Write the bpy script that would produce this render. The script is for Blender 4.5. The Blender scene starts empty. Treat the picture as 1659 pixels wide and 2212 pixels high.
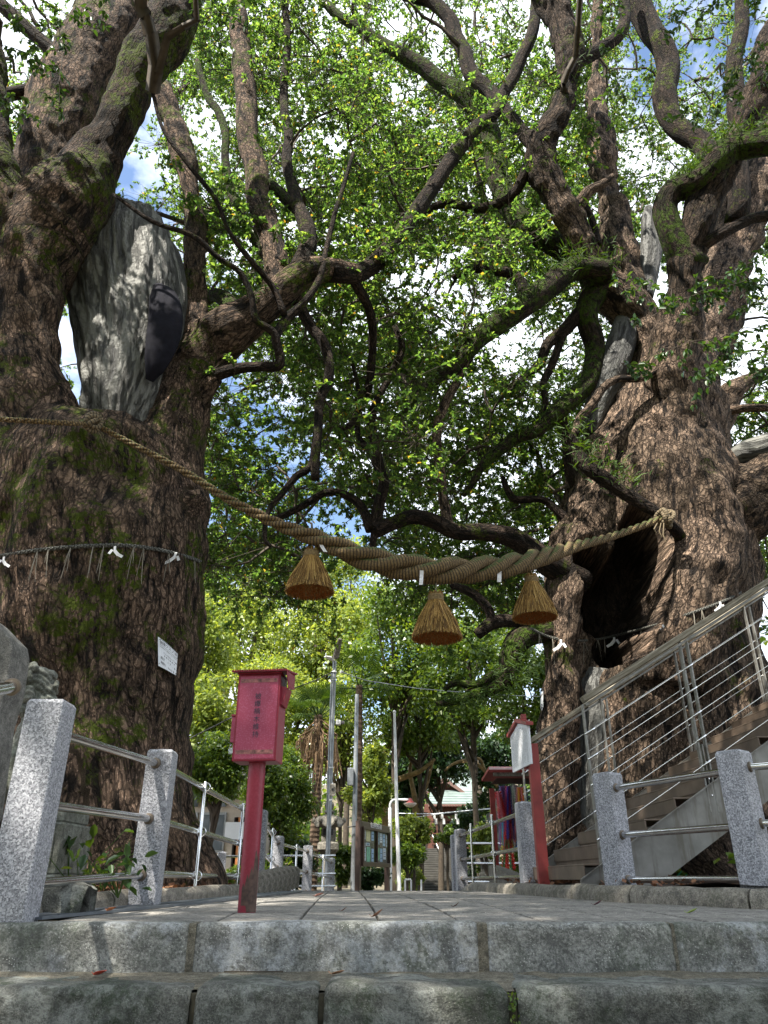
import bpy, math, random
import numpy as np
from mathutils import Vector, Matrix, Euler
random.seed(7)
RNG = np.random.default_rng(11)
SC = bpy.context.scene
COL = SC.collection

# ------------------------------------------------------------------ camera
F_PX, CX, CY = 1606.0, 829.5, 1106.0          # focal length and centre in units of a 1659 px wide picture
PITCH = math.radians(26.31)
CAM_Z = 0.155
sp_, cp_ = math.sin(PITCH), math.cos(PITCH)
cam_d = bpy.data.cameras.new('camera')
cam_d.sensor_fit = 'HORIZONTAL'
cam_d.sensor_width = 36.0
cam_d.lens = 36.0 * F_PX / 1659.0
cam_d.clip_start = 0.05
cam_d.clip_end = 2000
cam = bpy.data.objects.new('camera', cam_d)
COL.objects.link(cam)
cam.location = (0, 0, CAM_Z)
cam.rotation_euler = (math.radians(90) + PITCH, 0, 0)
SC.camera = cam

# ------------------------------------------------------------------ sky, sun, exposure
SUN_DIR = Vector((-0.34, -0.42, 0.84)).normalized()        # towards the sun
world = bpy.data.worlds.new('World')
SC.world = world
world.use_nodes = True
wn, wl = world.node_tree.nodes, world.node_tree.links
wn.clear()
w_out = wn.new('ShaderNodeOutputWorld')
w_bg = wn.new('ShaderNodeBackground')
w_sky = wn.new('ShaderNodeTexSky')
w_sky.sky_type = 'NISHITA'
w_sky.sun_disc = False
w_sky.sun_elevation = math.asin(SUN_DIR.z)
w_sky.sun_rotation = math.atan2(SUN_DIR.x, SUN_DIR.y)
w_sky.air_density = 1.0
w_sky.dust_density = 0.6
w_bg.inputs['Strength'].default_value = 0.10
w_tc = wn.new('ShaderNodeTexCoord')
w_map = wn.new('ShaderNodeMapping')
w_map.inputs['Scale'].default_value = (1.0, 1.0, 1.6)
w_map.inputs['Location'].default_value = (0.35, 0.2, 0.1)
w_noise = wn.new('ShaderNodeTexNoise')
w_noise.inputs['Scale'].default_value = 2.6
w_noise.inputs['Detail'].default_value = 7
w_noise.inputs['Roughness'].default_value = 0.55
w_ramp = wn.new('ShaderNodeValToRGB')
w_ramp.color_ramp.elements[0].position = 0.40
w_ramp.color_ramp.elements[0].color = (0, 0, 0, 1)
w_ramp.color_ramp.elements[1].position = 0.50
w_ramp.color_ramp.elements[1].color = (1, 1, 1, 1)
w_mix = wn.new('ShaderNodeMix')
w_mix.data_type = 'RGBA'
wl.new(w_tc.outputs['Generated'], w_map.inputs['Vector'])
wl.new(w_map.outputs['Vector'], w_noise.inputs['Vector'])
wl.new(w_noise.outputs['Fac'], w_ramp.inputs['Fac'])
wl.new(w_ramp.outputs['Color'], w_mix.inputs['Factor'])
wl.new(w_sky.outputs['Color'], w_mix.inputs['A'])
w_mix.inputs['B'].default_value = (6.6, 7.0, 7.6, 1)
wl.new(w_mix.outputs['Result'], w_bg.inputs['Color'])
wl.new(w_bg.outputs['Background'], w_out.inputs['Surface'])

sun_d = bpy.data.lights.new('sun', 'SUN')
sun_d.energy = 5.0
sun_d.angle = math.radians(0.55)
sun_d.color = (1.0, 0.94, 0.84)
sun = bpy.data.objects.new('sun', sun_d)
COL.objects.link(sun)
sun.rotation_euler = SUN_DIR.to_track_quat('Z', 'Y').to_euler()
sun.location = (0, 0, 30)

SC.view_settings.view_transform = 'Standard'
SC.view_settings.look = 'None'
SC.view_settings.exposure = 1.7
SC.view_settings.gamma = 1.0
SC.view_settings.use_curve_mapping = False
SC.cycles.max_bounces = 8
SC.cycles.diffuse_bounces = 4
SC.cycles.transparent_max_bounces = 8
SC.cycles.transmission_bounces = 4
SC.cycles.sample_clamp_indirect = 6.0

# ------------------------------------------------------------------ measuring helpers
def P(x, y, Y):
    """point seen at picture position (x, y) whose forward distance is Y metres"""
    u, v = (x - CX) / F_PX, (CY - y) / F_PX
    up, fw = sp_ + v * cp_, cp_ - v * sp_
    return Vector((u / fw * Y, Y, CAM_Z + up / fw * Y))
def R(r, y, Y):
    v = (CY - y) / F_PX
    return r * (Y / (cp_ - v * sp_)) / F_PX

def sstep(a, b, x):
    t = np.clip((x - a) / (b - a), 0, 1)
    return t * t * (3 - 2 * t)
def vnoise(p, seed=0):
    """vectorised value noise in -1..1 for an (N,3) array"""
    p = np.asarray(p, dtype=np.float64)
    i = np.floor(p).astype(np.int64)
    f = p - i
    f = f * f * (3 - 2 * f)
    def h(ix, iy, iz):
        n = (ix * 374761393 + iy * 668265263 + iz * 2147483647 + seed * 1274126177) & 0xffffffff
        n = ((n ^ (n >> 13)) * 1274126177) & 0xffffffff
        return ((n ^ (n >> 16)) & 0xffffff) / float(0xffffff) * 2 - 1
    r = 0
    for dx in (0, 1):
        for dy in (0, 1):
            for dz in (0, 1):
                w = (f[:, 0] if dx else 1 - f[:, 0]) * (f[:, 1] if dy else 1 - f[:, 1]) * (f[:, 2] if dz else 1 - f[:, 2])
                r = r + w * h(i[:, 0] + dx, i[:, 1] + dy, i[:, 2] + dz)
    return r
def fbm(p, seed=0, oct=3):
    p = np.asarray(p, dtype=np.float64)
    return sum(vnoise(p * (2 ** k), seed + k) * (0.5 ** k) for k in range(oct))

# ------------------------------------------------------------------ object helpers
def link(o, parent=None):
    COL.objects.link(o)
    if parent is not None:
        o.parent = parent
    return o
def tag(o, label=None, cat=None, group=None, kind=None):
    if label: o['label'] = label
    if cat: o['category'] = cat
    if group: o['group'] = group
    if kind: o['kind'] = kind
    return o
def thing(name, label, cat, loc=(0, 0, 0), rz=0, group=None):
    o = bpy.data.objects.new(name, None)
    o.empty_display_size = 0.2
    link(o)
    o.location = loc
    o.rotation_euler = (0, 0, rz)
    return tag(o, label, cat, group)
def part_at(o, loc):
    o.location = loc
    return o
def mesh_np(name, verts, faces_list, mat, smooth=False):
    """verts (N,3); faces_list: list of (M,k) int arrays"""
    me = bpy.data.meshes.new(name)
    verts = np.ascontiguousarray(verts, dtype=np.float32)
    me.vertices.add(len(verts))
    me.vertices.foreach_set('co', verts.ravel())
    nl = sum(f.size for f in faces_list)
    nf = sum(len(f) for f in faces_list)
    me.loops.add(nl)
    me.polygons.add(nf)
    me.loops.foreach_set('vertex_index', np.concatenate([f.ravel() for f in faces_list]).astype(np.int32))
    tot = np.concatenate([np.full(len(f), f.shape[1], dtype=np.int32) for f in faces_list])
    st = np.concatenate([[0], np.cumsum(tot)[:-1]]).astype(np.int32)
    me.polygons.foreach_set('loop_start', st)
    me.polygons.foreach_set('loop_total', tot)
    if smooth:
        me.polygons.foreach_set('use_smooth', np.ones(nf, dtype=bool))
    me.update(calc_edges=True)
    if mat: me.materials.append(mat)
    return me

class MB:
    """collects shapes, then links them as ONE mesh object"""
    def __init__(s):
        s.v, s.f = [], []
    def add(s, vs, fs):
        b = len(s.v)
        s.v.extend([tuple(v) for v in vs])
        s.f.extend([tuple(b + i for i in f) for f in fs])
        return s
    def box(s, c, d, rot=None, bevel=0.0):
        hx, hy, hz = d[0] / 2, d[1] / 2, d[2] / 2
        if bevel <= 0:
            vs = [Vector((sx * hx, sy * hy, sz * hz)) for sz in (-1, 1) for sy in (-1, 1) for sx in (-1, 1)]
            fs = [(0, 2, 3, 1), (4, 5, 7, 6), (0, 1, 5, 4), (2, 6, 7, 3), (0, 4, 6, 2), (1, 3, 7, 5)]
        else:
            b = bevel
            vs, fs = [], []
            ring = lambda x, y, z: [Vector((-x, -y, z)), Vector((x, -y, z)), Vector((x, y, z)), Vector((-x, y, z))]
            for r in (ring(hx - b, hy - b, -hz), ring(hx, hy, -hz + b), ring(hx, hy, hz - b), ring(hx - b, hy - b, hz)):
                vs += r
            for k in range(3):
                for i in range(4):
                    j = (i + 1) % 4
                    fs.append((4 * k + i, 4 * k + j, 4 * k + 4 + j, 4 * k + 4 + i))
            fs += [(3, 2, 1, 0), (12, 13, 14, 15)]
        if rot is not None:
            m = rot if isinstance(rot, Matrix) else Euler(rot).to_matrix()
            vs = [m @ v for v in vs]
        c = Vector(c)
        return s.add([v + c for v in vs], fs)
    def tube(s, pts, rad, n=10, cap=True, fl=1.0):
        pts = [Vector(p) for p in pts]
        if not hasattr(rad, '__len__'): rad = [rad] * len(pts)
        t0 = (pts[1] - pts[0]).normalized()
        ref = Vector((0, 0, 1)) if abs(t0.z) < 0.9 else Vector((1, 0, 0))
        a = t0.cross(ref).normalized()
        vs, fs = [], []
        for i, p in enumerate(pts):
            t = (pts[min(i + 1, len(pts) - 1)] - pts[max(i - 1, 0)]).normalized()
            a = (a - t * a.dot(t)).normalized()
            b = t.cross(a)
            for k in range(n):
                th = 2 * math.pi * k / n
                vs.append(p + (a * math.cos(th) + b * math.sin(th) * fl) * rad[i])
        for i in range(len(pts) - 1):
            for k in range(n):
                k2 = (k + 1) % n
                fs.append((i * n + k, i * n + k2, (i + 1) * n + k2, (i + 1) * n + k))
        if cap:
            fs.append(tuple(range(n - 1, -1, -1)))
            fs.append(tuple((len(pts) - 1) * n + k for k in range(n)))
        return s.add(vs, fs)
    def lathe(s, c, prof, n=20, sq=None):
        """prof: list of (r, z); sq: superellipse style sides"""
        c = Vector(c)
        vs, fs = [], []
        for r, z in prof:
            for k in range(n):
                th = 2 * math.pi * (k + 0.5) / n
                vs.append(c + Vector((math.cos(th) * r, math.sin(th) * r, z)))
        for i in range(len(prof) - 1):
            for k in range(n):
                k2 = (k + 1) % n
                fs.append((i * n + k, i * n + k2, (i + 1) * n + k2, (i + 1) * n + k))
        fs.append(tuple(range(n - 1, -1, -1)))
        fs.append(tuple((len(prof) - 1) * n + k for k in range(n)))
        return s.add(vs, fs)
    def prism(s, poly, off):
        """poly: list of 3D points, off: extrusion vector"""
        n = len(poly)
        off = Vector(off)
        vs = [Vector(p) for p in poly] + [Vector(p) + off for p in poly]
        fs = [tuple(range(n - 1, -1, -1)), tuple(range(n, 2 * n))]
        for i in range(n):
            j = (i + 1) % n
            fs.append((i, j, n + j, n + i))
        return s.add(vs, fs)
    def ellipsoid(s, c, r, n=12, m=8, rot=None):
        c = Vector(c)
        rm = Euler(rot).to_matrix() if rot else Matrix.Identity(3)
        vs, fs = [], []
        for i in range(m + 1):
            ph = math.pi * (i / m) * 0.998 + 0.001 * math.pi
            for k in range(n):
                th = 2 * math.pi * k / n
                vs.append(c + rm @ Vector((r[0] * math.sin(ph) * math.cos(th), r[1] * math.sin(ph) * math.sin(th), -r[2] * math.cos(ph))))
        for i in range(m):
            for k in range(n):
                k2 = (k + 1) % n
                fs.append((i * n + k, i * n + k2, (i + 1) * n + k2, (i + 1) * n + k))
        fs.append(tuple(range(n - 1, -1, -1)))
        fs.append(tuple(m * n + k for k in range(n)))
        return s.add(vs, fs)
    def mesh(s, name, mat, smooth=None):
        me = bpy.data.meshes.new(name)
        me.from_pydata(s.v, [], s.f)
        if mat: me.materials.append(mat)
        me.update()
        if smooth is not None:
            me.polygons.foreach_set('use_smooth', np.ones(len(me.polygons), dtype=bool))
            if smooth < 180:
                try: me.set_sharp_from_angle(angle=math.radians(smooth))
                except Exception: pass
        return me
    def build(s, name, mat, parent=None, smooth=None, **tags):
        o = bpy.data.objects.new(name, s.mesh(name, mat, smooth))
        link(o, parent)
        return tag(o, **tags)

def crom(pts, step=4):
    """Catmull-Rom resampling of rows (numpy)"""
    pts = np.asarray(pts, dtype=float)
    q = np.vstack([2 * pts[0] - pts[1], pts, 2 * pts[-1] - pts[-2]])
    out = []
    for i in range(len(pts) - 1):
        p0, p1, p2, p3 = q[i], q[i + 1], q[i + 2], q[i + 3]
        for k in range(step):
            t = k / step
            out.append(0.5 * ((2 * p1) + (-p0 + p2) * t + (2 * p0 - 5 * p1 + 4 * p2 - p3) * t * t + (-p0 + 3 * p1 - 3 * p2 + p3) * t ** 3))
    out.append(pts[-1])
    return np.array(out)

# ------------------------------------------------------------------ material helpers
class NT:
    def __init__(s, name, rough=0.8):
        s.m = bpy.data.materials.new(name)
        s.m.use_nodes = True
        s.n, s.l = s.m.node_tree.nodes, s.m.node_tree.links
        s.b = s.n['Principled BSDF']
        s.b.inputs['Roughness'].default_value = rough
        s.out = s.n['Material Output']
    def node(s, t, **kw):
        nd = s.n.new(t)
        for k, v in kw.items():
            if k in nd.inputs: nd.inputs[k].default_value = v
            else: setattr(nd, k, v)
        return nd
    def coord(s, scale=(1, 1, 1), src='Object', attr=None):
        if attr:
            a = s.node('ShaderNodeAttribute'); a.attribute_name = attr; o = a.outputs['Vector']
        else:
            o = s.node('ShaderNodeTexCoord').outputs[src]
        mp = s.node('ShaderNodeMapping')
        mp.inputs['Scale'].default_value = scale
        s.l.new(o, mp.inputs['Vector'])
        return mp.outputs['Vector']
    def noise(s, vec, scale, detail=4, rough=0.55, dist=0.0):
        nd = s.node('ShaderNodeTexNoise')
        nd.inputs['Scale'].default_value = scale
        nd.inputs['Detail'].default_value = detail
        nd.inputs['Roughness'].default_value = rough
        nd.inputs['Distortion'].default_value = dist
        s.l.new(vec, nd.inputs['Vector'])
        return nd.outputs['Fac']
    def voro(s, vec, scale, feature='F1', out='Distance', rnd=1.0):
        nd = s.node('ShaderNodeTexVoronoi')
        nd.feature = feature
        nd.inputs['Scale'].default_value = scale
        nd.inputs['Randomness'].default_value = rnd
        s.l.new(vec, nd.inputs['Vector'])
        return nd.outputs[out]
    def ramp(s, fac, stops):
        nd = s.node('ShaderNodeValToRGB')
        cr = nd.color_ramp
        while len(cr.elements) < len(stops): cr.elements.new(0.5)
        for e, (p, c) in zip(cr.elements, stops):
            e.position = p
            e.color = (c, c, c, 1) if not hasattr(c, '__len__') else (*c, 1)
        s.l.new(fac, nd.inputs['Fac'])
        return nd.outputs['Color']
    def mix(s, fac, a, b, mode='MIX'):
        nd = s.node('ShaderNodeMix')
        nd.data_type = 'RGBA'
        nd.blend_type = mode
        for v, k in ((fac, 'Factor'), (a, 'A'), (b, 'B')):
            if hasattr(v, 'links'): s.l.new(v, nd.inputs[k])
            elif hasattr(v, '__len__'): nd.inputs[k].default_value = (*v, 1)
            else: nd.inputs[k].default_value = v
        return nd.outputs['Result']
    def math(s, op, a, b=0.0):
        nd = s.node('ShaderNodeMath')
        nd.operation = op
        for v, k in ((a, 0), (b, 1)):
            if hasattr(v, 'links'): s.l.new(v, nd.inputs[k])
            else: nd.inputs[k].default_value = v
        return nd.outputs[0]
    def bump(s, h, strength=0.5, dist=0.01, normal=None):
        nd = s.node('ShaderNodeBump')
        nd.inputs['Strength'].default_value = strength
        nd.inputs['Distance'].default_value = dist
        s.l.new(h, nd.inputs['Height'])
        if normal is not None: s.l.new(normal, nd.inputs['Normal'])
        s.l.new(nd.outputs['Normal'], s.b.inputs['Normal'])
        return nd.outputs['Normal']
    def color(s, c):
        if hasattr(c, 'links'): s.l.new(c, s.b.inputs['Base Color'])
        else: s.b.inputs['Base Color'].default_value = (*c, 1)
        return s.m
    def warp(s, vec, scale, amt):
        nz = s.node('ShaderNodeTexNoise'); nz.inputs['Scale'].default_value = scale; nz.inputs['Detail'].default_value = 3
        s.l.new(vec, nz.inputs['Vector'])
        sub = s.node('ShaderNodeVectorMath'); sub.operation = 'SUBTRACT'; sub.inputs[1].default_value = (.5, .5, .5)
        s.l.new(nz.outputs['Color'], sub.inputs[0])
        sc = s.node('ShaderNodeVectorMath'); sc.operation = 'SCALE'; sc.inputs['Scale'].default_value = amt
        s.l.new(sub.outputs[0], sc.inputs[0])
        ad = s.node('ShaderNodeVectorMath'); ad.operation = 'ADD'
        s.l.new(vec, ad.inputs[0]); s.l.new(sc.outputs[0], ad.inputs[1])
        return ad.outputs[0]

def plain(name, c, rough=0.6, metal=0.0, var=0.12, scale=12.0, bump=0.15):
    t = NT(name, rough)
    v = t.coord()
    nz = t.noise(v, scale, 5)
    lo = tuple(x * (1 - var) for x in c); hi = tuple(min(1, x * (1 + var)) for x in c)
    t.color(t.ramp(nz, [(0.3, lo), (0.7, hi)]))
    t.b.inputs['Metallic'].default_value = metal
    if bump: t.bump(t.noise(v, scale * 4, 3), bump, 0.004)
    return t.m

def bark_material(name, light, dark, moss=0.0, scale=24.0, moss_col=(0.045, 0.062, 0.005), mossy_scale=1.0, attr='bark', dark_amt=0.6):
    t = NT(name, 0.92)
    v = t.coord(attr=attr)
    st = t.coord((1, 1, 0.40), attr=attr)
    w = t.warp(st, 9.0, 0.09)
    edge = t.voro(w, scale, 'DISTANCE_TO_EDGE', 'Distance')
    cell = t.voro(w, scale, 'F1', 'Color')
    cellv = t.node('ShaderNodeSeparateColor'); t.l.new(cell, cellv.inputs[0])
    st2 = t.coord((1, 1, 0.25), attr=attr)
    ridge = t.noise(t.warp(st2, 6, 0.10), scale * 0.55, 5, 0.62, 0.5)      # long broken fissures
    fine = t.noise(t.coord((1, 1, 0.55), attr=attr), 75, 5, 0.7)
    mid = t.noise(v, 6, 5, 0.65)
    big = t.noise(v, 0.9, 4, 0.6)
    plate = t.ramp(t.math('ADD', edge, t.math('MULTIPLY', t.math('SUBTRACT', fine, 0.5), 0.30)), [(0.0, 0.0), (0.17, 1.0)])
    fiss = t.ramp(ridge, [(0.40, 0.0), (0.50, 1.0)])
    base = t.mix(cellv.outputs[0], tuple(c * 0.40 for c in light), tuple(c * 1.15 for c in light))
    base = t.mix(t.ramp(mid, [(0.40, 0.0), (0.70, 0.7)]), base, tuple(c * 0.36 for c in light))
    base = t.mix(t.ramp(fine, [(0.55, 0.0), (0.64, 0.95)]), base, (light[0] * 2.1, light[1] * 2.1, light[2] * 2.2))
    base = t.mix(t.ramp(big, [(0.42, 0.0), (0.62, dark_amt)]), base, (light[0] * 0.35, light[1] * 0.38, light[2] * 0.36))
    col = t.mix(t.math('MULTIPLY', plate, fiss), dark, base)
    col = t.mix(t.math('MULTIPLY', fiss, 0.35), col, base)
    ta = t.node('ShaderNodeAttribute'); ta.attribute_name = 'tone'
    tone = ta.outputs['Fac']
    col = t.mix(t.math('MULTIPLY', tone, 0.72), col, t.mix(0.86, col, (0.0, 0.0, 0.0)))  # backlit shade of the chosen limbs, painted into their bark colour
    if moss > 0:
        mn = t.math('ADD', t.noise(v, 1.3 * mossy_scale, 7, 0.72), t.math('MULTIPLY', tone, 0.045))
        mm = t.ramp(mn, [(0.66 - moss * 0.4, 0.0), (0.72 - moss * 0.4, 1.0)])
        mcol = t.mix(t.noise(v, 34, 4), tuple(c * 0.3 for c in moss_col), tuple(c * 2.2 for c in moss_col))
        brk = t.ramp(t.noise(v, 13, 5, 0.75), [(0.46, 0.0), (0.52, 1.0)])
        col = t.mix(t.math('MULTIPLY', mm, brk), col, mcol)
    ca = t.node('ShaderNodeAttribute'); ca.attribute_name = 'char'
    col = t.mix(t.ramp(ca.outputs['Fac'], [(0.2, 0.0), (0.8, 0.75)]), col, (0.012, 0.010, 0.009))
    t.color(col)
    h = t.math('ADD', t.math('MULTIPLY', plate, 0.7), t.math('MULTIPLY', fiss, 0.9))
    h = t.math('ADD', h, t.math('MULTIPLY', fine, 0.6))
    t.bump(h, 1.0, 0.035)
    t.b.inputs['Specular IOR Level'].default_value = 0.15
    return t.m

def leaf_material(name, cols, trans=0.42, tcol=None, gloss=0.35, attr_random=True):
    t = NT(name, gloss)
    g = t.node('ShaderNodeNewGeometry')
    rnd = g.outputs['Random Per Island']
    c = t.ramp(rnd, cols)
    t.b.inputs['Specular IOR Level'].default_value = 0.45
    t.color(c)
    tr = t.node('ShaderNodeBsdfTranslucent')
    hs = t.node('ShaderNodeMix'); hs.data_type = 'RGBA'; hs.blend_type = 'MULTIPLY'; hs.inputs['Factor'].default_value = 1
    t.l.new(c, hs.inputs['A']); hs.inputs['B'].default_value = (*(tcol or (1.9, 1.7, 0.5)), 1)
    t.l.new(hs.outputs['Result'], tr.inputs['Color'])
    mx = t.node('ShaderNodeMixShader'); mx.inputs[0].default_value = trans
    t.l.new(t.b.outputs[0], mx.inputs[1]); t.l.new(tr.outputs[0], mx.inputs[2])
    t.l.new(mx.outputs[0], t.out.inputs['Surface'])
    return t.m

def concrete_material(name, c, stain=(0.03, 0.045, 0.02), pale=None, stain_amt=0.5, scale=3.0, rough=0.9, bump=0.5, pale_amt=0.0):
    t = NT(name, rough)
    v = t.coord()
    fine = t.noise(v, scale * 40, 4, 0.7)
    col = t.mix(t.ramp(t.noise(v, scale * 11, 5, 0.7), [(0.35, 0.0), (0.65, 1.0)]), t.ramp(fine, [(0.35, tuple(x * 0.35 for x in c)), (0.62, tuple(x * 1.0 for x in c))]), t.ramp(fine, [(0.35, tuple(x * 0.7 for x in c)), (0.65, tuple(x * 1.5 for x in c))]))
    if stain_amt:
        sn = t.noise(v, scale, 7, 0.65)
        col = t.mix(t.math('MULTIPLY', t.ramp(sn, [(0.48, 0.0), (0.60, stain_amt)]), t.ramp(t.noise(v, scale * 16, 5, 0.75), [(0.35, 0.35), (0.6, 1.0)])), col, stain)
    if pale:
        v2 = t.coord((1, 1, 1.0))
        pn = t.noise(v2, scale * 1.3, 8, 0.7, 0.4)
        col = t.mix(t.math('MULTIPLY', t.ramp(pn, [(0.50, 0.0), (0.55, pale_amt)]), t.ramp(t.noise(v, scale * 24, 5, 0.8), [(0.35, 0.3), (0.55, 1.0)])), col, pale)
    mot = t.noise(v, scale * 5, 8, 0.78)
    col = t.mix(t.ramp(mot, [(0.40, 0.75), (0.52, 0.0)]), col, tuple(x * 0.32 for x in c))
    col = t.mix(t.ramp(mot, [(0.54, 0.0), (0.64, 0.45)]), col, tuple(min(1, x * 1.9) for x in c))
    sp = t.voro(v, scale * 45, 'F1', 'Distance')
    spk = t.math('MULTIPLY', t.ramp(sp, [(0.16, 1.0), (0.24, 0.0)]), t.ramp(t.noise(v, scale * 7, 3), [(0.45, 0.0), (0.6, 0.8)]))
    col = t.mix(spk, col, tuple(min(1, x * 2.4) for x in c))
    pit = t.ramp(t.voro(v, scale * 19, 'F1', 'Distance'), [(0.06, 1.0), (0.15, 0.0)])
    col = t.mix(t.math('MULTIPLY', pit, 0.7), col, tuple(x * 0.2 for x in c))
    t.color(col)
    t.bump(t.math('SUBTRACT', t.math('ADD', fine, t.math('MULTIPLY', t.noise(v, scale * 6, 6, 0.65), 2.0)), t.math('MULTIPLY', pit, 0.8)), bump, 0.012)
    return t.m

M = {}
M['bark_l'] = bark_material('bark_left', (0.21, 0.142, 0.10), (0.012, 0.009, 0.007), moss=0.36, scale=24)
M['bark_r'] = bark_material('bark_right', (0.23, 0.162, 0.115), (0.013, 0.010, 0.008), moss=0.16, scale=24)
M['bark_limb'] = bark_material('bark_limb', (0.055, 0.038, 0.028), (0.010, 0.008, 0.006), moss=0.34, scale=24, mossy_scale=1.6)
M['bark_moss'] = bark_material('bark_mossy', (0.055, 0.038, 0.028), (0.01, 0.009, 0.004), moss=0.60, scale=25, moss_col=(0.035, 0.06, 0.006))
M['twig'] = plain('twig_bark', (0.05, 0.038, 0.026), 0.9, var=0.4, scale=8)
M['leaf'] = leaf_material('camphor_leaf', [(0.0, (0.030, 0.060, 0.024)), (0.45, (0.058, 0.10, 0.034)), (0.8, (0.10, 0.145, 0.042)), (0.97, (0.15, 0.19, 0.055)), (1.0, (0.25, 0.12, 0.02))], 0.60, (2.3, 2.5, 1.0))
M['leaf_near'] = leaf_material('camphor_leaf_near', [(0.0, (0.022, 0.055, 0.02)), (0.6, (0.04, 0.09, 0.025)), (1.0, (0.07, 0.13, 0.03))], 0.3)
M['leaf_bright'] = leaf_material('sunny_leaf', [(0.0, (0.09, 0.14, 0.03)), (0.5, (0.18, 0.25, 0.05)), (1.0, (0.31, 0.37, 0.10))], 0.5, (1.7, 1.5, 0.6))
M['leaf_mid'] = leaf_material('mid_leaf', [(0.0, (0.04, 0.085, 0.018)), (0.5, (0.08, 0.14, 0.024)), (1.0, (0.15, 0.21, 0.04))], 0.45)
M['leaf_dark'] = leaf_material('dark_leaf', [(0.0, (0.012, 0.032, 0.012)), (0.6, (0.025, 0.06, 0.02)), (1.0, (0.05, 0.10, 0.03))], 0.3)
M['fern'] = leaf_material('fern_blade', [(0.0, (0.02, 0.05, 0.008)), (1.0, (0.06, 0.11, 0.018))], 0.35, gloss=0.75)

# granite
def granite():
    t = NT('speckled_granite', 0.55)
    v = t.coord()
    w = t.warp(v, 60, 0.012)
    cell = t.voro(w, 165, 'F1', 'Color')
    sc = t.node('ShaderNodeSeparateColor'); t.l.new(cell, sc.inputs[0])
    col = t.ramp(sc.outputs[0], [(0.0, (0.035, 0.037, 0.045)), (0.22, (0.08, 0.083, 0.095)), (0.5, (0.20, 0.205, 0.225)), (0.75, (0.33, 0.335, 0.36)), (1.0, (0.50, 0.51, 0.54))])
    f = t.noise(v, 300, 3)
    col = t.mix(t.ramp(f, [(0.4, 0.0), (0.65, 0.6)]), col, (0.36, 0.37, 0.40))
    d = t.noise(v, 3.0, 6, 0.6)
    col = t.mix(t.ramp(d, [(0.5, 0.0), (0.8, 0.45)]), col, (0.13, 0.13, 0.11))
    t.color(col)
    t.bump(f, 0.2, 0.002)
    return t.m
M['granite'] = granite()
def steel():
    t = NT('brushed_steel', 0.22)
    v = t.coord()
    t.b.inputs['Metallic'].default_value = 1.0
    n1 = t.noise(v, 9, 5)
    t.color(t.ramp(n1, [(0.3, (0.55, 0.55, 0.55)), (0.7, (0.75, 0.75, 0.74))]))
    t.b.inputs['Roughness'].default_value = 0.17
    return t.m
M['steel'] = steel()
M['rust_collar'] = plain('stained_steel_collar', (0.16, 0.13, 0.10), 0.5, 0.6, 0.3)
def galv():
    t = NT('weathered_stair_steel', 0.45)
    v = t.coord()
    t.b.inputs['Metallic'].default_value = 0.35
    n1 = t.noise(v, 4, 6, 0.6)
    t.color(t.mix(t.ramp(t.noise(t.coord((6, 6, 0.6)), 2.0, 5, .7), [(0.5, 0.0), (0.62, 0.6)]), t.ramp(n1, [(0.3, (0.14, 0.135, 0.12)), (0.7, (0.28, 0.275, 0.255))]), (0.10, 0.085, 0.06)))
    t.bump(t.noise(v, 2.5, 2), 0.25, 0.03)
    return t.m
M['galv'] = galv()
M['tread'] = plain('brown_stair_tread', (0.13, 0.095, 0.068), 0.6, 0.1, 0.3, 6)
def rail_wood():
    t = NT('weathered_handrail_wood', 0.8)
    v = t.coord((1.2, 22, 22))
    n1 = t.noise(v, 3, 6, 0.65)
    col = t.ramp(n1, [(0.3, (0.06, 0.05, 0.03)), (0.5, (0.16, 0.14, 0.10)), (0.7, (0.36, 0.33, 0.26))])
    t.color(col)
    t.bump(n1, 0.5, 0.006)
    return t.m
M['rail_wood'] = rail_wood()
def red_paint():
    t = NT('weathered_red_paint', 0.42)
    v = t.coord()
    n1 = t.noise(v, 6, 7, 0.7)
    n2 = t.noise(v, 90, 3)
    col = t.mix(t.ramp(n2, [(0.45, 0.0), (0.7, 0.35)]), (0.20, 0.008, 0.024), (0.30, 0.035, 0.065))
    col = t.mix(t.ramp(n1, [(0.66, 0.0), (0.76, 0.6)]), col, (0.10, 0.035, 0.03))
    t.color(col)
    t.bump(n2, 0.12, 0.002)
    return t.m
M['red'] = red_paint()
def red_panel():
    t = NT('faded_red_panel', 0.38)
    v = t.coord()
    n1 = t.noise(v, 5, 6, 0.6)
    n2 = t.noise(v, 160, 2)
    col = t.mix(n1, (0.24, 0.016, 0.045), (0.36, 0.06, 0.115))
    col = t.mix(t.ramp(n2, [(0.5, 0.0), (0.7, 0.5)]), col, (0.45, 0.15, 0.22))
    t.color(col)
    t.bump(n2, 0.1, 0.001)
    return t.m
M['red_panel'] = red_panel()
M['paint_band'] = plain('peeling_paint_band', (0.24, 0.09, 0.08), 0.6, var=0.7, scale=45)
M['rust'] = plain('peeled_rust', (0.075, 0.045, 0.035), 0.85, var=0.5, scale=40)
M['red_dark'] = plain('dull_red_paint', (0.26, 0.035, 0.03), 0.5, var=0.25, scale=9)
M['print_grey'] = plain('faded_grey_lettering', (0.05, 0.035, 0.06), 0.6)
M['print_black'] = plain('black_print', (0.03, 0.03, 0.035), 0.6)
M['print_white'] = plain('white_lettering', (0.8, 0.8, 0.8), 0.6)
M['white'] = plain('white_board', (0.74, 0.76, 0.79), 0.5, var=0.04)
M['paper'] = leaf_material('white_paper', [(0, (0.75, 0.75, 0.75)), (1, (0.82, 0.82, 0.82))], 0.3, (1, 1, 1), 0.7)
M['white_metal'] = plain('white_painted_metal', (0.72, 0.73, 0.74), 0.4, var=0.06)
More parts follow.
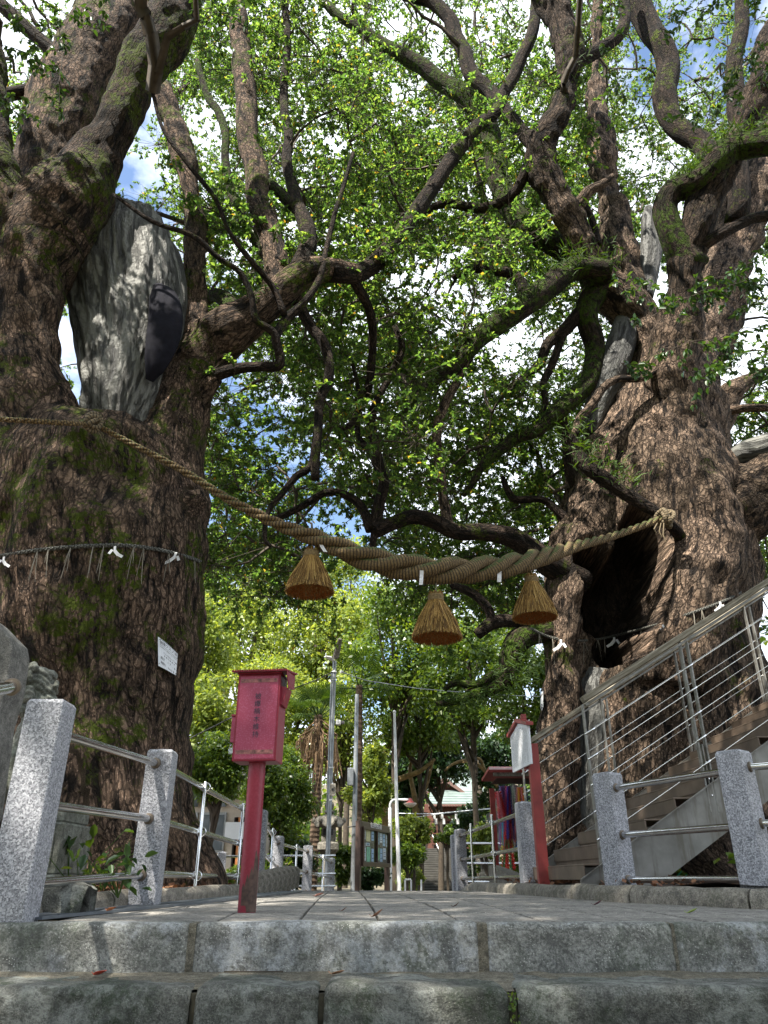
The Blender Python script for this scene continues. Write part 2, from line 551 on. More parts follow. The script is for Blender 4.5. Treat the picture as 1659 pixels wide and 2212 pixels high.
M['pole'] = plain('grey_galvanised_pole', (0.27, 0.29, 0.31), 0.45, 0.4, 0.15)
M['brown_metal'] = plain('brown_metal_frame', (0.085, 0.055, 0.045), 0.45, 0.3, 0.15)
M['concrete'] = concrete_material('curb_concrete', (0.22, 0.20, 0.165), (0.05, 0.055, 0.03), None, 0.55, 4)
M['paving'] = concrete_material('paving_slab', (0.235, 0.222, 0.20), (0.085, 0.08, 0.07), None, 0.5, 2.2, bump=0.25)
M['stepstone'] = concrete_material('step_stone', (0.22, 0.222, 0.205), (0.045, 0.06, 0.035), (0.42, 0.44, 0.46), 0.75, 2.2, pale_amt=0.6, bump=0.6)
M['roughstone'] = concrete_material('mossy_rough_stone', (0.145, 0.148, 0.13), (0.025, 0.042, 0.016), (0.34, 0.36, 0.33), 0.9, 3.6, pale_amt=0.5, bump=1.0)
M['mortar'] = concrete_material('gravelly_mortar', (0.22, 0.20, 0.15), (0.13, 0.11, 0.07), None, 0.5, 6, bump=1.0)
M['joint'] = plain('mossy_joint', (0.05, 0.045, 0.03), 0.95, var=0.5, scale=30)
M['soil'] = plain('soil', (0.05, 0.032, 0.022), 0.95, var=0.5, scale=14, bump=0.8)
M['ground'] = plain('ground_earth', (0.10, 0.085, 0.055), 0.95, var=0.4, scale=3, bump=0.6)
M['statue'] = concrete_material('lichened_statue_stone', (0.19, 0.195, 0.165), (0.05, 0.065, 0.035), (0.33, 0.36, 0.32), 0.7, 5, pale_amt=0.35, bump=0.8)
M['lantern'] = concrete_material('lantern_stone', (0.27, 0.25, 0.215), (0.07, 0.07, 0.05), None, 0.6, 4, bump=0.7)
M['monument'] = concrete_material('monument_stone', (0.15, 0.145, 0.13), (0.12, 0.115, 0.10), None, 0.5, 4, bump=0.5)
M['grate'] = plain('grey_steel_grating', (0.16, 0.18, 0.20), 0.45, 0.5, 0.2, 10)
M['rubble'] = plain('litter_leaf', (0.16, 0.07, 0.035), 0.8, var=0.6, scale=30)
def straw(name, c1, c2, moss=True, rings=True):
    t = NT(name, 0.85)
    v = t.coord(attr='bark') if rings else t.coord((1, 1, 0.12))
    n1 = t.noise(v, 55, 4, 0.7)
    col = t.mix(t.ramp(n1, [(0.3, 0.0), (0.7, 1.0)]), c1, c2)
    h = n1
    if rings:
        sv = t.node('ShaderNodeSeparateXYZ'); t.l.new(v, sv.inputs[0])
        wv = t.math('SINE', t.math('MULTIPLY', sv.outputs[2], 2 * math.pi / 0.026), 0)
        rr = t.ramp(t.math('ADD', t.math('MULTIPLY', wv, 0.5), 0.5), [(0.0, 0.0), (0.35, 1.0)])
        col = t.mix(rr, tuple(x * 0.25 for x in c1), col)
        h = t.math('ADD', n1, rr)
    if moss:
        g = t.node('ShaderNodeNewGeometry')
        sx = t.node('ShaderNodeSeparateXYZ'); t.l.new(g.outputs['Normal'], sx.inputs[0])
        ov = t.coord()
        mm = t.math('MULTIPLY', t.ramp(sx.outputs[2], [(0.15, 0.0), (0.5, 1.0)]), t.ramp(t.noise(ov, 3.2, 4, 0.7), [(0.44, 0.0), (0.50, 1.0)]))
        mm = t.math('MULTIPLY', mm, t.ramp(t.noise(ov, 45, 4, 0.7), [(0.42, 0.0), (0.5, 1.0)]))
        col = t.mix(mm, col, (0.045, 0.07, 0.010))
    t.color(col)
    t.bump(h, 0.8, 0.008)
    return t.m
M['straw_rope'] = straw('straw_rope', (0.065, 0.04, 0.014), (0.21, 0.14, 0.055))
M['thin_rope'] = straw('thin_straw_rope', (0.08, 0.06, 0.03), (0.20, 0.15, 0.085), moss=False)
M['dark_rope'] = straw('weathered_dark_rope', (0.05, 0.05, 0.042), (0.14, 0.14, 0.12), moss=False)
M['straw'] = straw('golden_straw', (0.12, 0.06, 0.015), (0.42, 0.25, 0.06), moss=False, rings=False)
def straw_loose():
    t = NT('loose_straw', 0.8)
    g = t.node('ShaderNodeNewGeometry')
    t.color(t.ramp(g.outputs['Random Per Island'], [(0.0, (0.07, 0.035, 0.010)), (0.5, (0.26, 0.14, 0.03)), (1.0, (0.55, 0.36, 0.11))]))
    return t.m
M['straw_loose'] = straw_loose()
M['straw_ends'] = plain('orange_straw_ends', (0.34, 0.11, 0.02), 0.85, var=0.55, scale=90, bump=0.8)
M['string'] = plain('grey_straw_string', (0.22, 0.20, 0.16), 0.8)
def cover(name, c, rough=0.65):
    t = NT(name, rough)
    v = t.coord((1, 1, 0.13), attr='bark')
    w = t.warp(v, 5, 0.08)
    n1 = t.noise(w, 13, 7, 0.7, 0.4)
    n2 = t.noise(t.coord((1, 1, 0.5), attr='bark'), 30, 4)
    col = t.ramp(n1, [(0.38, tuple(x * 0.18 for x in c)), (0.44, tuple(x * .8 for x in c)), (0.75, tuple(x * 1.35 for x in c))])
    t.color(col)
    h = t.math('ADD', t.ramp(n1, [(0.38, 0.0), (0.5, 1.0)]), t.math('MULTIPLY', n2, 0.5))
    t.bump(h, 1.0, 0.055)
    return t.m
M['cover'] = cover('grey_trunk_cover', (0.12, 0.12, 0.105))
M['cement'] = cover('grey_cement_fill', (0.075, 0.075, 0.068))
M['mesh_cloth'] = plain('black_mesh_cloth', (0.009, 0.009, 0.014), 0.9, var=0.3, scale=20, bump=0.6)
M['mesh_cloth'].node_tree.nodes['Principled BSDF'].inputs['Specular IOR Level'].default_value = 0.12
M['rim'] = plain('brown_metal_rim', (0.11, 0.085, 0.085), 0.5)
M['wood'] = plain('shrine_wood', (0.10, 0.035, 0.022), 0.7, var=0.3)
M['wood_dark'] = plain('dark_shrine_wood', (0.02, 0.012, 0.010), 0.8, var=0.3)
M['verdigris'] = plain('pale_copper_roof', (0.15, 0.19, 0.18), 0.55, var=0.25, scale=2)
M['roof_rust'] = plain('rusty_roof_edge', (0.14, 0.08, 0.065), 0.6)
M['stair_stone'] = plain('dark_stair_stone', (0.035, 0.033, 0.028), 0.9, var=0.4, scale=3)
M['house_wall'] = plain('cream_house_wall', (0.60, 0.52, 0.43), 0.8, var=0.08)
M['house_dark'] = plain('dark_eave', (0.045, 0.04, 0.038), 0.7)
M['orange_wood'] = plain('orange_door_board', (0.55, 0.20, 0.06), 0.6)
M['aluminium'] = plain('window_aluminium', (0.35, 0.36, 0.37), 0.35, 0.6)
def glass():
    t = NT('window_glass', 0.06)
    t.color((0.06, 0.075, 0.085))
    t.b.inputs['Specular IOR Level'].default_value = 0.8
    return t.m
M['glass'] = glass()
def clear_glass():
    t = NT('clear_glass', 0.02)
    t.b.inputs['Transmission Weight'].default_value = 1.0
    t.b.inputs['IOR'].default_value = 1.05
    t.color((0.95, 0.97, 0.97))
    return t.m
M['clear_glass'] = clear_glass()
M['lamp_glass'] = plain('milky_lamp_glass', (0.75, 0.66, 0.60), 0.3)
M['palm_fibre'] = plain('palm_fibre', (0.085, 0.055, 0.035), 0.95, var=0.5, scale=40, bump=1.0)
M['dead_frond'] = plain('dead_palm_frond', (0.25, 0.16, 0.09), 0.9, var=0.4)
for nm, c in (('red', (0.6, 0.03, 0.03)), ('orange', (0.7, 0.22, 0.03)), ('yellow', (0.7, 0.6, 0.08)), ('green', (0.05, 0.35, 0.12)), ('cyan', (0.06, 0.35, 0.5)), ('blue', (0.03, 0.06, 0.4)), ('violet', (0.3, 0.15, 0.4)), ('pink', (0.7, 0.25, 0.3)), ('white', (0.65, 0.62, 0.6))):
    M['crane_' + nm] = plain('folded_paper_' + nm, c, 0.7, var=0.35, scale=60)
M['poster_blue'] = plain('poster_blue', (0.35, 0.50, 0.72), 0.5, var=0.2, scale=25)
M['poster_green'] = plain('poster_green', (0.22, 0.5, 0.35), 0.5, var=0.4, scale=12)
M['poster_yellow'] = plain('poster_yellow', (0.62, 0.58, 0.33), 0.5, var=0.2, scale=25)
M['poster_white'] = plain('poster_white', (0.68, 0.72, 0.8), 0.5, var=0.12, scale=25)
M['net_green'] = plain('green_garden_net', (0.02, 0.30, 0.16), 0.6)

# ================================================================== GROUND, PATH, STEPS
EDGE_Y = 3.35
def pz(Y):
    Y = np.asarray(Y, dtype=float)
    return 0.04 * (1 - np.exp(-np.clip(Y - EDGE_Y, 0, None) / 1.5)) - 0.34 * sstep(9.6, 14.5, Y)
def grid_sheet(xs, ys, zfun):
    X, Yg = np.meshgrid(xs, ys)
    Z = zfun(X, Yg)
    v = np.stack([X.ravel(), Yg.ravel(), Z.ravel()], 1)
    nx = len(xs)
    i = np.arange((len(ys) - 1) * nx).reshape(len(ys) - 1, nx)[:, :-1].ravel()
    f = np.stack([i, i + 1, i + nx + 1, i + nx], 1)
    return v, f
xs = np.concatenate([np.linspace(-600, -30, 16), np.linspace(-28, 28, 90), np.linspace(30, 600, 16)])
ys = np.concatenate([[-400, -100, -40, -12, 0.5, 1.0, 3.2, 3.375, 3.385], np.linspace(3.44, 16, 60), np.linspace(16.5, 70, 50), np.linspace(75, 600, 14)])
def ground_z(X, Y):
    z = np.where(Y < 3.38, -1.55, pz(Y) - 0.06)
    n = vnoise(np.stack([X.ravel() * 0.3, Y.ravel() * 0.3, X.ravel() * 0], 1), 3).reshape(X.shape)
    z = z + np.where(Y > 16, 0.08 * n, 0)
    z = z + 13 * sstep(52, 95, Y) + 4 * sstep(16, 60, np.abs(X)) * sstep(14, 40, Y)
    return z
v, f = grid_sheet(xs, ys, ground_z)
link(tag(bpy.data.objects.new('ground', mesh_np('ground', v, [f], M['ground'], True)), kind='structure'))

path = thing('path', None, None)
path['kind'] = 'structure'
ys = np.concatenate([np.linspace(EDGE_Y + 0.06, 15.9, 50)])
v, f = grid_sheet(np.array([-1.62, 2.9]), ys, lambda X, Y: pz(Y) - 0.018)
link(bpy.data.objects.new('path_bed', mesh_np('path_bed', v, [f], M['joint'])), path)
slab_meshes = []
for k in range(4):
    w_, l_ = 0.333, 0.555
    mb = MB().box((0, 0, -0.02), (w_ - 0.013, l_ - 0.009, 0.04), bevel=0.003)
    slab_meshes.append(mb.mesh('paving_slab', M['paving']))
YAW = math.radians(2.6)
for j in range(17):
    for i in range(-6, 9):
        lx, ly = -0.012 + (i + 0.5) * 0.333 + (0.001 * ((j * 7) % 3)), 0.10 + (j + 0.5) * 0.555
        X = lx * math.cos(YAW) - ly * math.sin(YAW)
        Y = EDGE_Y + lx * math.sin(YAW) * 0.0 + ly
        right = float(np.interp(Y, [3.5, 4.1, 4.5, 5.2, 6.0, 7.0, 8.4, 12.4], [3.6, 2.55, 2.0, 1.62, 1.45, 1.35, 1.25, 1.1]))
        if X < -1.42 or X > right or Y > 12.6: continue
        o = bpy.data.objects.new('paving_slab', slab_meshes[(i * 3 + j) % 4])
        link(o, path)
        o.location = (X, Y, float(pz(Y)) + random.uniform(-0.0025, 0.0015))
        o.rotation_euler = (math.atan((float(pz(Y + .2)) - float(pz(Y - .2))) / .4), random.uniform(-.004, .004), YAW)
# pavement beyond the stair entry on the far right is the same paving, cut by the curb

def rough_block(x0, x1, y0, y1, z0, z1, amp, rnd, seed, res=0.022):
    """stone block, front (min y) and top faces worn; returns verts, faces"""
    nx = max(6, int((x1 - x0) / res)); nz = max(5, int((z1 - z0) / res)); ny = max(5, int((y1 - y0) / res))
    pts, faces = [], []
    # profile runs: bottom front -> top front -> top back
    prof = [(y0, z) for z in np.linspace(z0, z1, nz)] + [(y, z1) for y in np.linspace(y0, y1, ny)[1:]]
    prof = np.array(prof)
    n = len(prof)
    X = np.linspace(x0, x1, nx)
    V = np.zeros((nx, n, 3))
    V[:, :, 0] = X[:, None]
    V[:, :, 1] = prof[None, :, 0]
    V[:, :, 2] = prof[None, :, 1]
    # rounding of the nose and the ends
    d_nose = np.hypot(V[:, :, 1] - y0, V[:, :, 2] - z1)
    r = np.clip(1 - d_nose / rnd, 0, 1) ** 2
    V[:, :, 1] += r * rnd * 0.35; V[:, :, 2] -= r * rnd * 0.35
    e = np.clip(1 - np.minimum(V[:, :, 0] - x0, x1 - V[:, :, 0]) / (rnd * 0.9), 0, 1) ** 2
    front = V[:, :, 1] < y0 + rnd
    V[:, :, 1] += e * rnd * 0.5 * front
    V[:, :, 2] -= e * rnd * 0.4 * (V[:, :, 2] > z1 - rnd)
    q = V.reshape(-1, 3)
    nn = fbm(q * 9, seed, 4).reshape(nx, n) * amp + vnoise(q * 3.1, seed + 9).reshape(nx, n) * amp * 1.3
    V[:, :, 1] -= nn * np.clip((z1 - prof[None, :, 1]) / 0.03, 0, 1) * 1.0 * (np.arange(n)[None, :] < nz + 2)
    V[:, :, 2] += nn * 0.6 * (np.arange(n)[None, :] >= nz - 2)
    idx = np.arange(nx * n).reshape(nx, n)
    f = np.stack([idx[:-1, :-1].ravel(), idx[1:, :-1].ravel(), idx[1:, 1:].ravel(), idx[:-1, 1:].ravel()], 1)
    # end caps (fans as polygons)
    q = V.reshape(-1, 3)
    back = np.array([[x0, y1, z0], [x1, y1, z0]])
    q = np.vstack([q, back])
    fl = [f]
    fl.append(np.array([list(idx[0, ::1]) + [nx * n]])[:, ::-1] * 1)
    fl.append(np.array([list(idx[-1, ::1]) + [nx * n + 1]]))
    return q, fl
steps = thing('stone_steps', None, None)
steps['kind'] = 'structure'
top_ranges = [(-2.9, -1.74), (-1.73, -0.765), (-0.745, 0.372), (0.402, 1.135), (1.142, 2.0), (2.01, 3.0)]
for k, (a, b) in enumerate(top_ranges):
    q, fl = rough_block(a, b, EDGE_Y, EDGE_Y + 0.115, -0.19, 0.004, 0.0035, 0.022, 20 + k, 0.018)
    o = bpy.data.objects.new('step_stone', mesh_np('step_stone', q, fl, M['stepstone'], True))
    link(o, steps)
# mortar fillets between the upper stones and along the tread
mb = MB()
for xm, w in ((-0.755, .03), (0.387, .04), (1.138, .012), (-1.735, .02), (2.005, .02)):
    mb.box((xm, EDGE_Y + 0.06, -0.093), (w, 0.11, 0.188), bevel=0.004)
mb.build('mortar_joint', M['mortar'], steps)
nx = 90
X = np.linspace(-3, 3, nx)
prof = [(3.36, -0.163), (3.33, -0.166), (3.27, -0.172), (3.18, -0.180), (3.05, -0.19)]
V = np.array([[x, y + 0.012 * math.sin(x * 5 + k), z] for x in X for k, (y, z) in enumerate(prof)])
V[:, 2] += 0.005 * fbm(V * 14, 4)
idx = np.arange(len(V)).reshape(nx, 5)
f = np.stack([idx[:-1, :-1].ravel(), idx[:-1, 1:].ravel(), idx[1:, 1:].ravel(), idx[1:, :-1].ravel()], 1)
link(bpy.data.objects.new('mortar_bed', mesh_np('mortar_bed', V, [f], M['mortar'], True)), steps)
for row, (yy, z1) in enumerate([(3.0, -0.172), (2.64, -0.345), (2.28, -0.52), (1.92, -0.69), (1.56, -0.86), (1.2, -1.03), (0.84, -1.2), (0.48, -1.37)]):
    rngs = [(-2.6, -1.62), (-1.60, -0.665), (-0.645, -0.225), (-0.205, 0.425), (0.455, 1.45), (1.47, 2.6)] if row == 0 else \
        [(-2.6 + k * 0.87 + 0.2 * (row % 2), -2.6 + (k + 1) * 0.87 - 0.02 + 0.2 * (row % 2)) for k in range(6)]
    for k, (a, b) in enumerate(rngs):
        q, fl = rough_block(a, b, yy, yy + 0.36, z1 - 0.2, z1, 0.012, 0.035, 60 + row * 10 + k, 0.012 if row == 0 else 0.05)
        o = bpy.data.objects.new('step_stone', mesh_np('step_stone', q, fl, M['roughstone'], True))
        link(o, steps)
mb = MB()
for row, (yy, z1) in enumerate([(3.0, -0.172), (2.64, -0.345), (2.28, -0.52), (1.92, -0.69), (1.56, -0.86), (1.2, -1.03), (0.84, -1.2), (0.48, -1.37)]):
    mb.box((0, yy + 0.2, z1 - 0.135), (5.2, 0.33, 0.22))
mb.build('joint_filling', M['joint'], steps)
# ivy-like weed in the joint of the second step
mb = MB()
for k in range(60):
    z = -0.19 - 0.15 * random.random()
    c = Vector((0.44 + random.uniform(-.012, .012), 3.0 + random.uniform(-.012, .01), z))
    a = random.uniform(0, 6.28); s = random.uniform(.004, .009)
    d = Vector((math.cos(a), -0.5, math.sin(a))) * s
    e = Vector((-math.sin(a), -0.2, math.cos(a))) * s * .6
    mb.add([c, c + d + e, c + d * 2, c + d - e], [(0, 1, 2, 3)])
mb.build('joint_weeds', M['leaf_mid'], None, kind='stuff', label='green weeds growing in the joint between two rough step stones')

# planting beds of soil, their litter
def bed(name, poly_fn, x0, x1, y0, y1, z, seed):
    xs = np.linspace(x0, x1, 60); ys = np.linspace(y0, y1, 60)
    v, f = grid_sheet(xs, ys, lambda X, Y: z + 0.0 * X)
    lim = poly_fn(v[:, 1])
    side = 1 if x0 > 0 else -1
    t = (v[:, 0] - x0) / (x1 - x0)
    v[:, 0] = lim + t * (x1 - lim) if side > 0 else x0 + t * (lim - x0)
    v[:, 2] += 0.03 * fbm(v * 1.7, seed) - 0.35 * sstep(9.0, 14.0, v[:, 1]) * 0.9
    link(tag(bpy.data.objects.new(name, mesh_np(name, v, [f], M['soil'], True)), kind='structure'))
    return v
curbL_pts = [(-1.66, 3.55), (-1.52, 4.2), (-1.33, 5.2), (-1.22, 6.6), (-1.20, 7.4)]
curbR_pts = [(4.3, 3.62), (3.3, 3.74), (2.5, 4.02), (1.95, 4.42), (1.56, 5.15), (1.40, 6.0), (1.30, 6.9), (1.19, 8.4), (1.08, 10.2), (1.06, 12.4)]
def limL(y): return np.interp(y, [p[1] for p in curbL_pts] + [12.0], [p[0] for p in curbL_pts] + [-1.3]) - 0.06
def limR(y):
    ys_ = [3.70, 4.02, 4.42, 5.15, 6.0, 6.9, 8.4, 10.2, 12.4]; xs_ = [3.5, 2.5, 1.95, 1.56, 1.40, 1.30, 1.19, 1.08, 1.06]
    return np.interp(y, ys_, xs_) + 0.06
bed('left_bed', limL, -14, -1, 3.45, 15, 0.085, 5)
bed('right_bed', limR, 1, 14, 3.72, 15, 0.125, 6)
def litter(name, n, xr, yr, zf, label, size=0.035, cols=None):
    c = np.stack([RNG.uniform(*xr, n), RNG.uniform(*yr, n), np.zeros(n)], 1)
    c[:, 2] = zf(c[:, 0], c[:, 1]) + RNG.uniform(0, 0.03, n)
    d = RNG.normal(size=(n, 3)); d[:, 2] *= 0.35; d /= np.linalg.norm(d, axis=1)[:, None]
    e = np.cross(d, RNG.normal(size=(n, 3))); e /= np.linalg.norm(e, axis=1)[:, None]
    L = size * RNG.uniform(.6, 1.4, n)[:, None]
    v = np.stack([c, c + d * L * .5 + e * L * .3, c + d * L, c + d * L * .5 - e * L * .3], 1).reshape(-1, 3)
    f = np.arange(4 * n).reshape(n, 4)
    m = leaf_material(name, cols or [(0, (0.05, 0.025, 0.012)), (0.5, (0.16, 0.065, 0.03)), (1.0, (0.30, 0.15, 0.07))], 0.15, (1.2, 1, .8), 0.7)
    link(tag(bpy.data.objects.new(name, mesh_np(name, v, [f], m)), label, kind='stuff'))
litter('leaf_litter', 2600, (-2.9, -1.25), (3.7, 7.5), lambda x, y: np.where(x < limL(y), 0.085, -5), 'brown leaf litter lying on the soil under the left tree', 0.05)
litter('leaf_litter', 2600, (1.3, 4.2), (4.9, 9.0), lambda x, y: np.where(x > limR(y), 0.125, -5), 'brown leaf litter lying on the soil around the right tree', 0.045)

# curbs: a rounded concrete curb in pieces
def curb(name, pts, z_base, r, pieces, label, h=1.0):
    root = thing(name, label, 'curb', (pts[0][0], pts[0][1], 0))
    P3 = crom([(x, y, 0) for x, y in pts], 8)
    seg = np.linspace(0, len(P3) - 1, pieces + 1).astype(int)
    for a, b in zip(seg[:-1], seg[1:]):
        run = P3[a:b + 1]
        vs, fs = [], []
        prof = [(-r, -0.06), (-r, r * 0.55 * h), (-r * 0.75, r * 0.95 * h), (-r * .3, r * 1.2 * h), (r * .3, r * 1.2 * h), (r * .75, r * 0.95 * h), (r, r * .55 * h), (r, -0.06)]
        for i, p in enumerate(run):
            t = run[min(i + 1, len(run) - 1)] - run[max(i - 1, 0)]
            t = t / np.linalg.norm(t)
            if i == 0: p = p + t * 0.005
            if i == len(run) - 1: p = p - t * 0.005
            nrm = np.array([-t[1], t[0], 0])
            zb = z_base(p[1])
            for (o_, z_) in prof:
                q = p + nrm * o_
                vs.append((q[0] - pts[0][0], q[1] - pts[0][1], zb + z_ + 0.004 * math.sin(p[0] * 40 + z_ * 90)))
        n = len(prof)
        for i in range(len(run) - 1):
            for k in range(n - 1):
                fs.append((i * n + k, i * n + k + 1, (i + 1) * n + k + 1, (i + 1) * n + k))
        fs.append(tuple(range(n))[::-1]); fs.append(tuple((len(run) - 1) * n + k for k in range(n)))
        MB().add(vs, fs).build('curb_segment', M['concrete'], root, smooth=50)
    return root
pzf = lambda y: float(pz(y))
curb('concrete_curb', curbL_pts, pzf, 0.06, 3, 'long rounded concrete curb edging the soil bed under the left tree', 1.15)
curb('concrete_curb', curbR_pts[:6], pzf, 0.06, 5, 'rounded concrete curb running in front of the steel stair', 1.3)
curb('concrete_curb', curbR_pts[5:], pzf, 0.06, 4, 'narrow curved curb beside the path between the red sign post and far granite post', 1.2)
# tall log-like curb piece on the left and the low wall piece on the right
root = thing('log_curb', 'thick concrete log curb rising beside the path past the red box', 'curb', (-1.18, 7.4, 0))
for k in range(8):
    y = 7.5 + k * 0.30
    MB().lathe((0, 0, 0), [(0.06, 0.0), (0.115, 0.01), (0.12, 0.2), (0.09, 0.23), (0.0, 0.235)], 14).build('log', M['concrete'], root, smooth=60).location = (0.0 + 0.012 * k, y - 7.4, pzf(y) - 0.06 + 0.012 * k)
root = thing('concrete_wing_wall', 'low curved concrete wall sloping down behind the thin rail posts on the right', 'wall', (1.45, 9.6, 0))
arc = [(1.42 + 0.03 * k - 0.0025 * k * k, 11.2 - 0.42 * k, 0.33 - 0.035 * k) for k in range(9)]
mb = MB()
for i in range(8):
    a, b = arc[i], arc[i + 1]
    mb.add([(a[0] - 1.45 + dx, a[1] - 9.6, z) for dx in (0, .14) for z in (-.2, a[2])] + [(b[0] - 1.45 + dx, b[1] - 9.6, z) for dx in (0, .14) for z in (-.2, b[2])],
           [(0, 4, 5, 1), (2, 3, 7, 6), (1, 5, 7, 3)] + ([(0, 1, 3, 2)] if i == 0 else []) + ([(4, 6, 7, 5)] if i == 7 else []))
mb.build('wall', M['concrete'], root)

# steel grating strips over the gutter on the left
def strip(pts, w, label, bars):
    root = thing('gutter_grating', label, 'grating', (pts[0][0], pts[0][1], 0))
    P3 = np.array([(x, y, pzf(y) + 0.014) for x, y in pts])
    ln = np.linalg.norm(np.diff(P3, axis=0), axis=1).sum()
    n = len(P3)
    for i in range(n - 1):
        a, b = P3[i], P3[i + 1]
        t = (b - a) / np.linalg.norm(b - a)
        nr = np.array([-t[1], t[0], 0])
        L = np.linalg.norm(b - a)
        mb = MB()
        for s in (-1, 1):
            q = [a + nr * s * w / 2 - P3[0] * [1, 1, 0], b + nr * s * w / 2 - P3[0] * [1, 1, 0]]
            mb.prism([q[0], q[1], q[1] + nr * s * 0.012, q[0] + nr * s * 0.012], (0, 0, -0.012)) if s < 0 else mb.prism([q[0] + nr * .012, q[1] + nr * .012, q[1], q[0]], (0, 0, -.012))
        mb.build('frame_bar', M['grate'], root)
        mb = MB()
        m = int(L / 0.03)
        for k in range(m):
            c = a + t * (k + .5) * L / m - P3[0] * [1, 1, 0]
            mb.box(c - np.array([0, 0, 0.008]), (w, 0.016, 0.010), rot=Matrix.Rotation(math.atan2(nr[1], nr[0]), 3, 'Z'))
        mb.build('grating_bars', M['grate'], root, kind='stuff')
strip([(-1.50, 3.52), (-1.28, 4.3), (-1.10, 5.4), (-0.98, 6.9)], 0.16, 'long grey steel gutter grating on the paving in front of the left curb', 1)
strip([(-0.98, 7.0), (-0.95, 8.6)], 0.20, 'short grey steel gutter cover farther up beside the log curb', 1)

# ================================================================== TREES
def stroke(rows, dy=0.0):
    """rows of picture position, half-width and distance -> world centre line with radius (x, y, z, r)"""
    out = []
    Y = rows[0][3]
    for r in rows:
        if len(r) > 3: Y = r[3]
        p = P(r[0], r[1], Y + dy)
        out.append((p.x, p.y, p.z, R(r[2], r[1], Y + dy)))
    return np.array(out)
def fill_Y(rows):
    """gives rows without a distance one between their neighbours"""
    rows = [list(r) for r in rows]
    known = [i for i, r in enumerate(rows) if len(r) > 3]
    if known[-1] != len(rows) - 1:
        rows[-1] = rows[-1] + [rows[known[-1]][3]]
        known.append(len(rows) - 1)
    for a, b in zip(known[:-1], known[1:]):
        for i in range(a + 1, b):
            t = (i - a) / (b - a)
            rows[i] = rows[i][:3] + [rows[a][3] * (1 - t) + rows[b][3] * t]
    return rows
def limb_mesh(rows, mat, n=14, step=5, lump=0.10, seed=0, name='limb', wob=0.25):
    L = crom(stroke(fill_Y(rows)), step)
    L[:, 3] = np.clip(L[:, 3], 0.004, None)
    seg = np.linalg.norm(np.diff(L[:, :3], axis=0), axis=1)
    s = np.concatenate([[0], np.cumsum(seg)])
    # crooked centre line
    for c in range(3):
        L[:, c] += vnoise(np.stack([s * 1.6, s * 0 + c * 7.3, s * 0 + seed], 1), seed) * L[:, 3] * wob
    m = len(L)
    t = np.gradient(L[:, :3], axis=0); t /= np.linalg.norm(t, axis=1)[:, None]
    a = np.cross(t[0], [0, 0, 1.0]); 
    if np.linalg.norm(a) < 0.1: a = np.cross(t[0], [1.0, 0, 0])
    V = np.zeros((m, n, 3)); B = np.zeros((m, n, 3))
    th = np.arange(n) * 2 * math.pi / n
    for i in range(m):
        a = a - t[i] * a.dot(t[i]); a /= np.linalg.norm(a)
        b = np.cross(t[i], a)
        u = np.cos(th)[:, None] * a + np.sin(th)[:, None] * b
        r0 = L[i, 3]
        V[i] = L[i, :3] + u * r0
        B[i, :, 0] = np.cos(th) * max(r0, 0.03); B[i, :, 1] = np.sin(th) * max(r0, 0.03); B[i, :, 2] = s[i]
    q = V.reshape(-1, 3)
    rr = np.repeat(L[:, 3], n)
    nn = fbm(q * 3.0, seed, 2) * 0.6 + vnoise(q * np.array([9, 9, 9]), seed + 5) * 0.5
    ctr = np.repeat(L[:, :3], n, axis=0)
    q = ctr + (q - ctr) * (1 + lump * nn * np.minimum(1, 0.4 + 0.0 * rr))[:, None] if lump else q
    idx = np.arange(m * n).reshape(m, n)
    f = np.stack([idx[:-1].ravel(), np.roll(idx, -1, 1)[:-1].ravel(), np.roll(idx, -1, 1)[1:].ravel(), idx[1:].ravel()], 1)
    fl = [f, np.array([idx[0, ::-1]]), np.array([idx[-1]])]
    me = mesh_np(name, q, fl, mat, True)
    at = me.attributes.new('bark', 'FLOAT_VECTOR', 'POINT')
    at.data.foreach_set('vector', B.reshape(-1, 3).astype(np.float32).ravel())
    return me, L

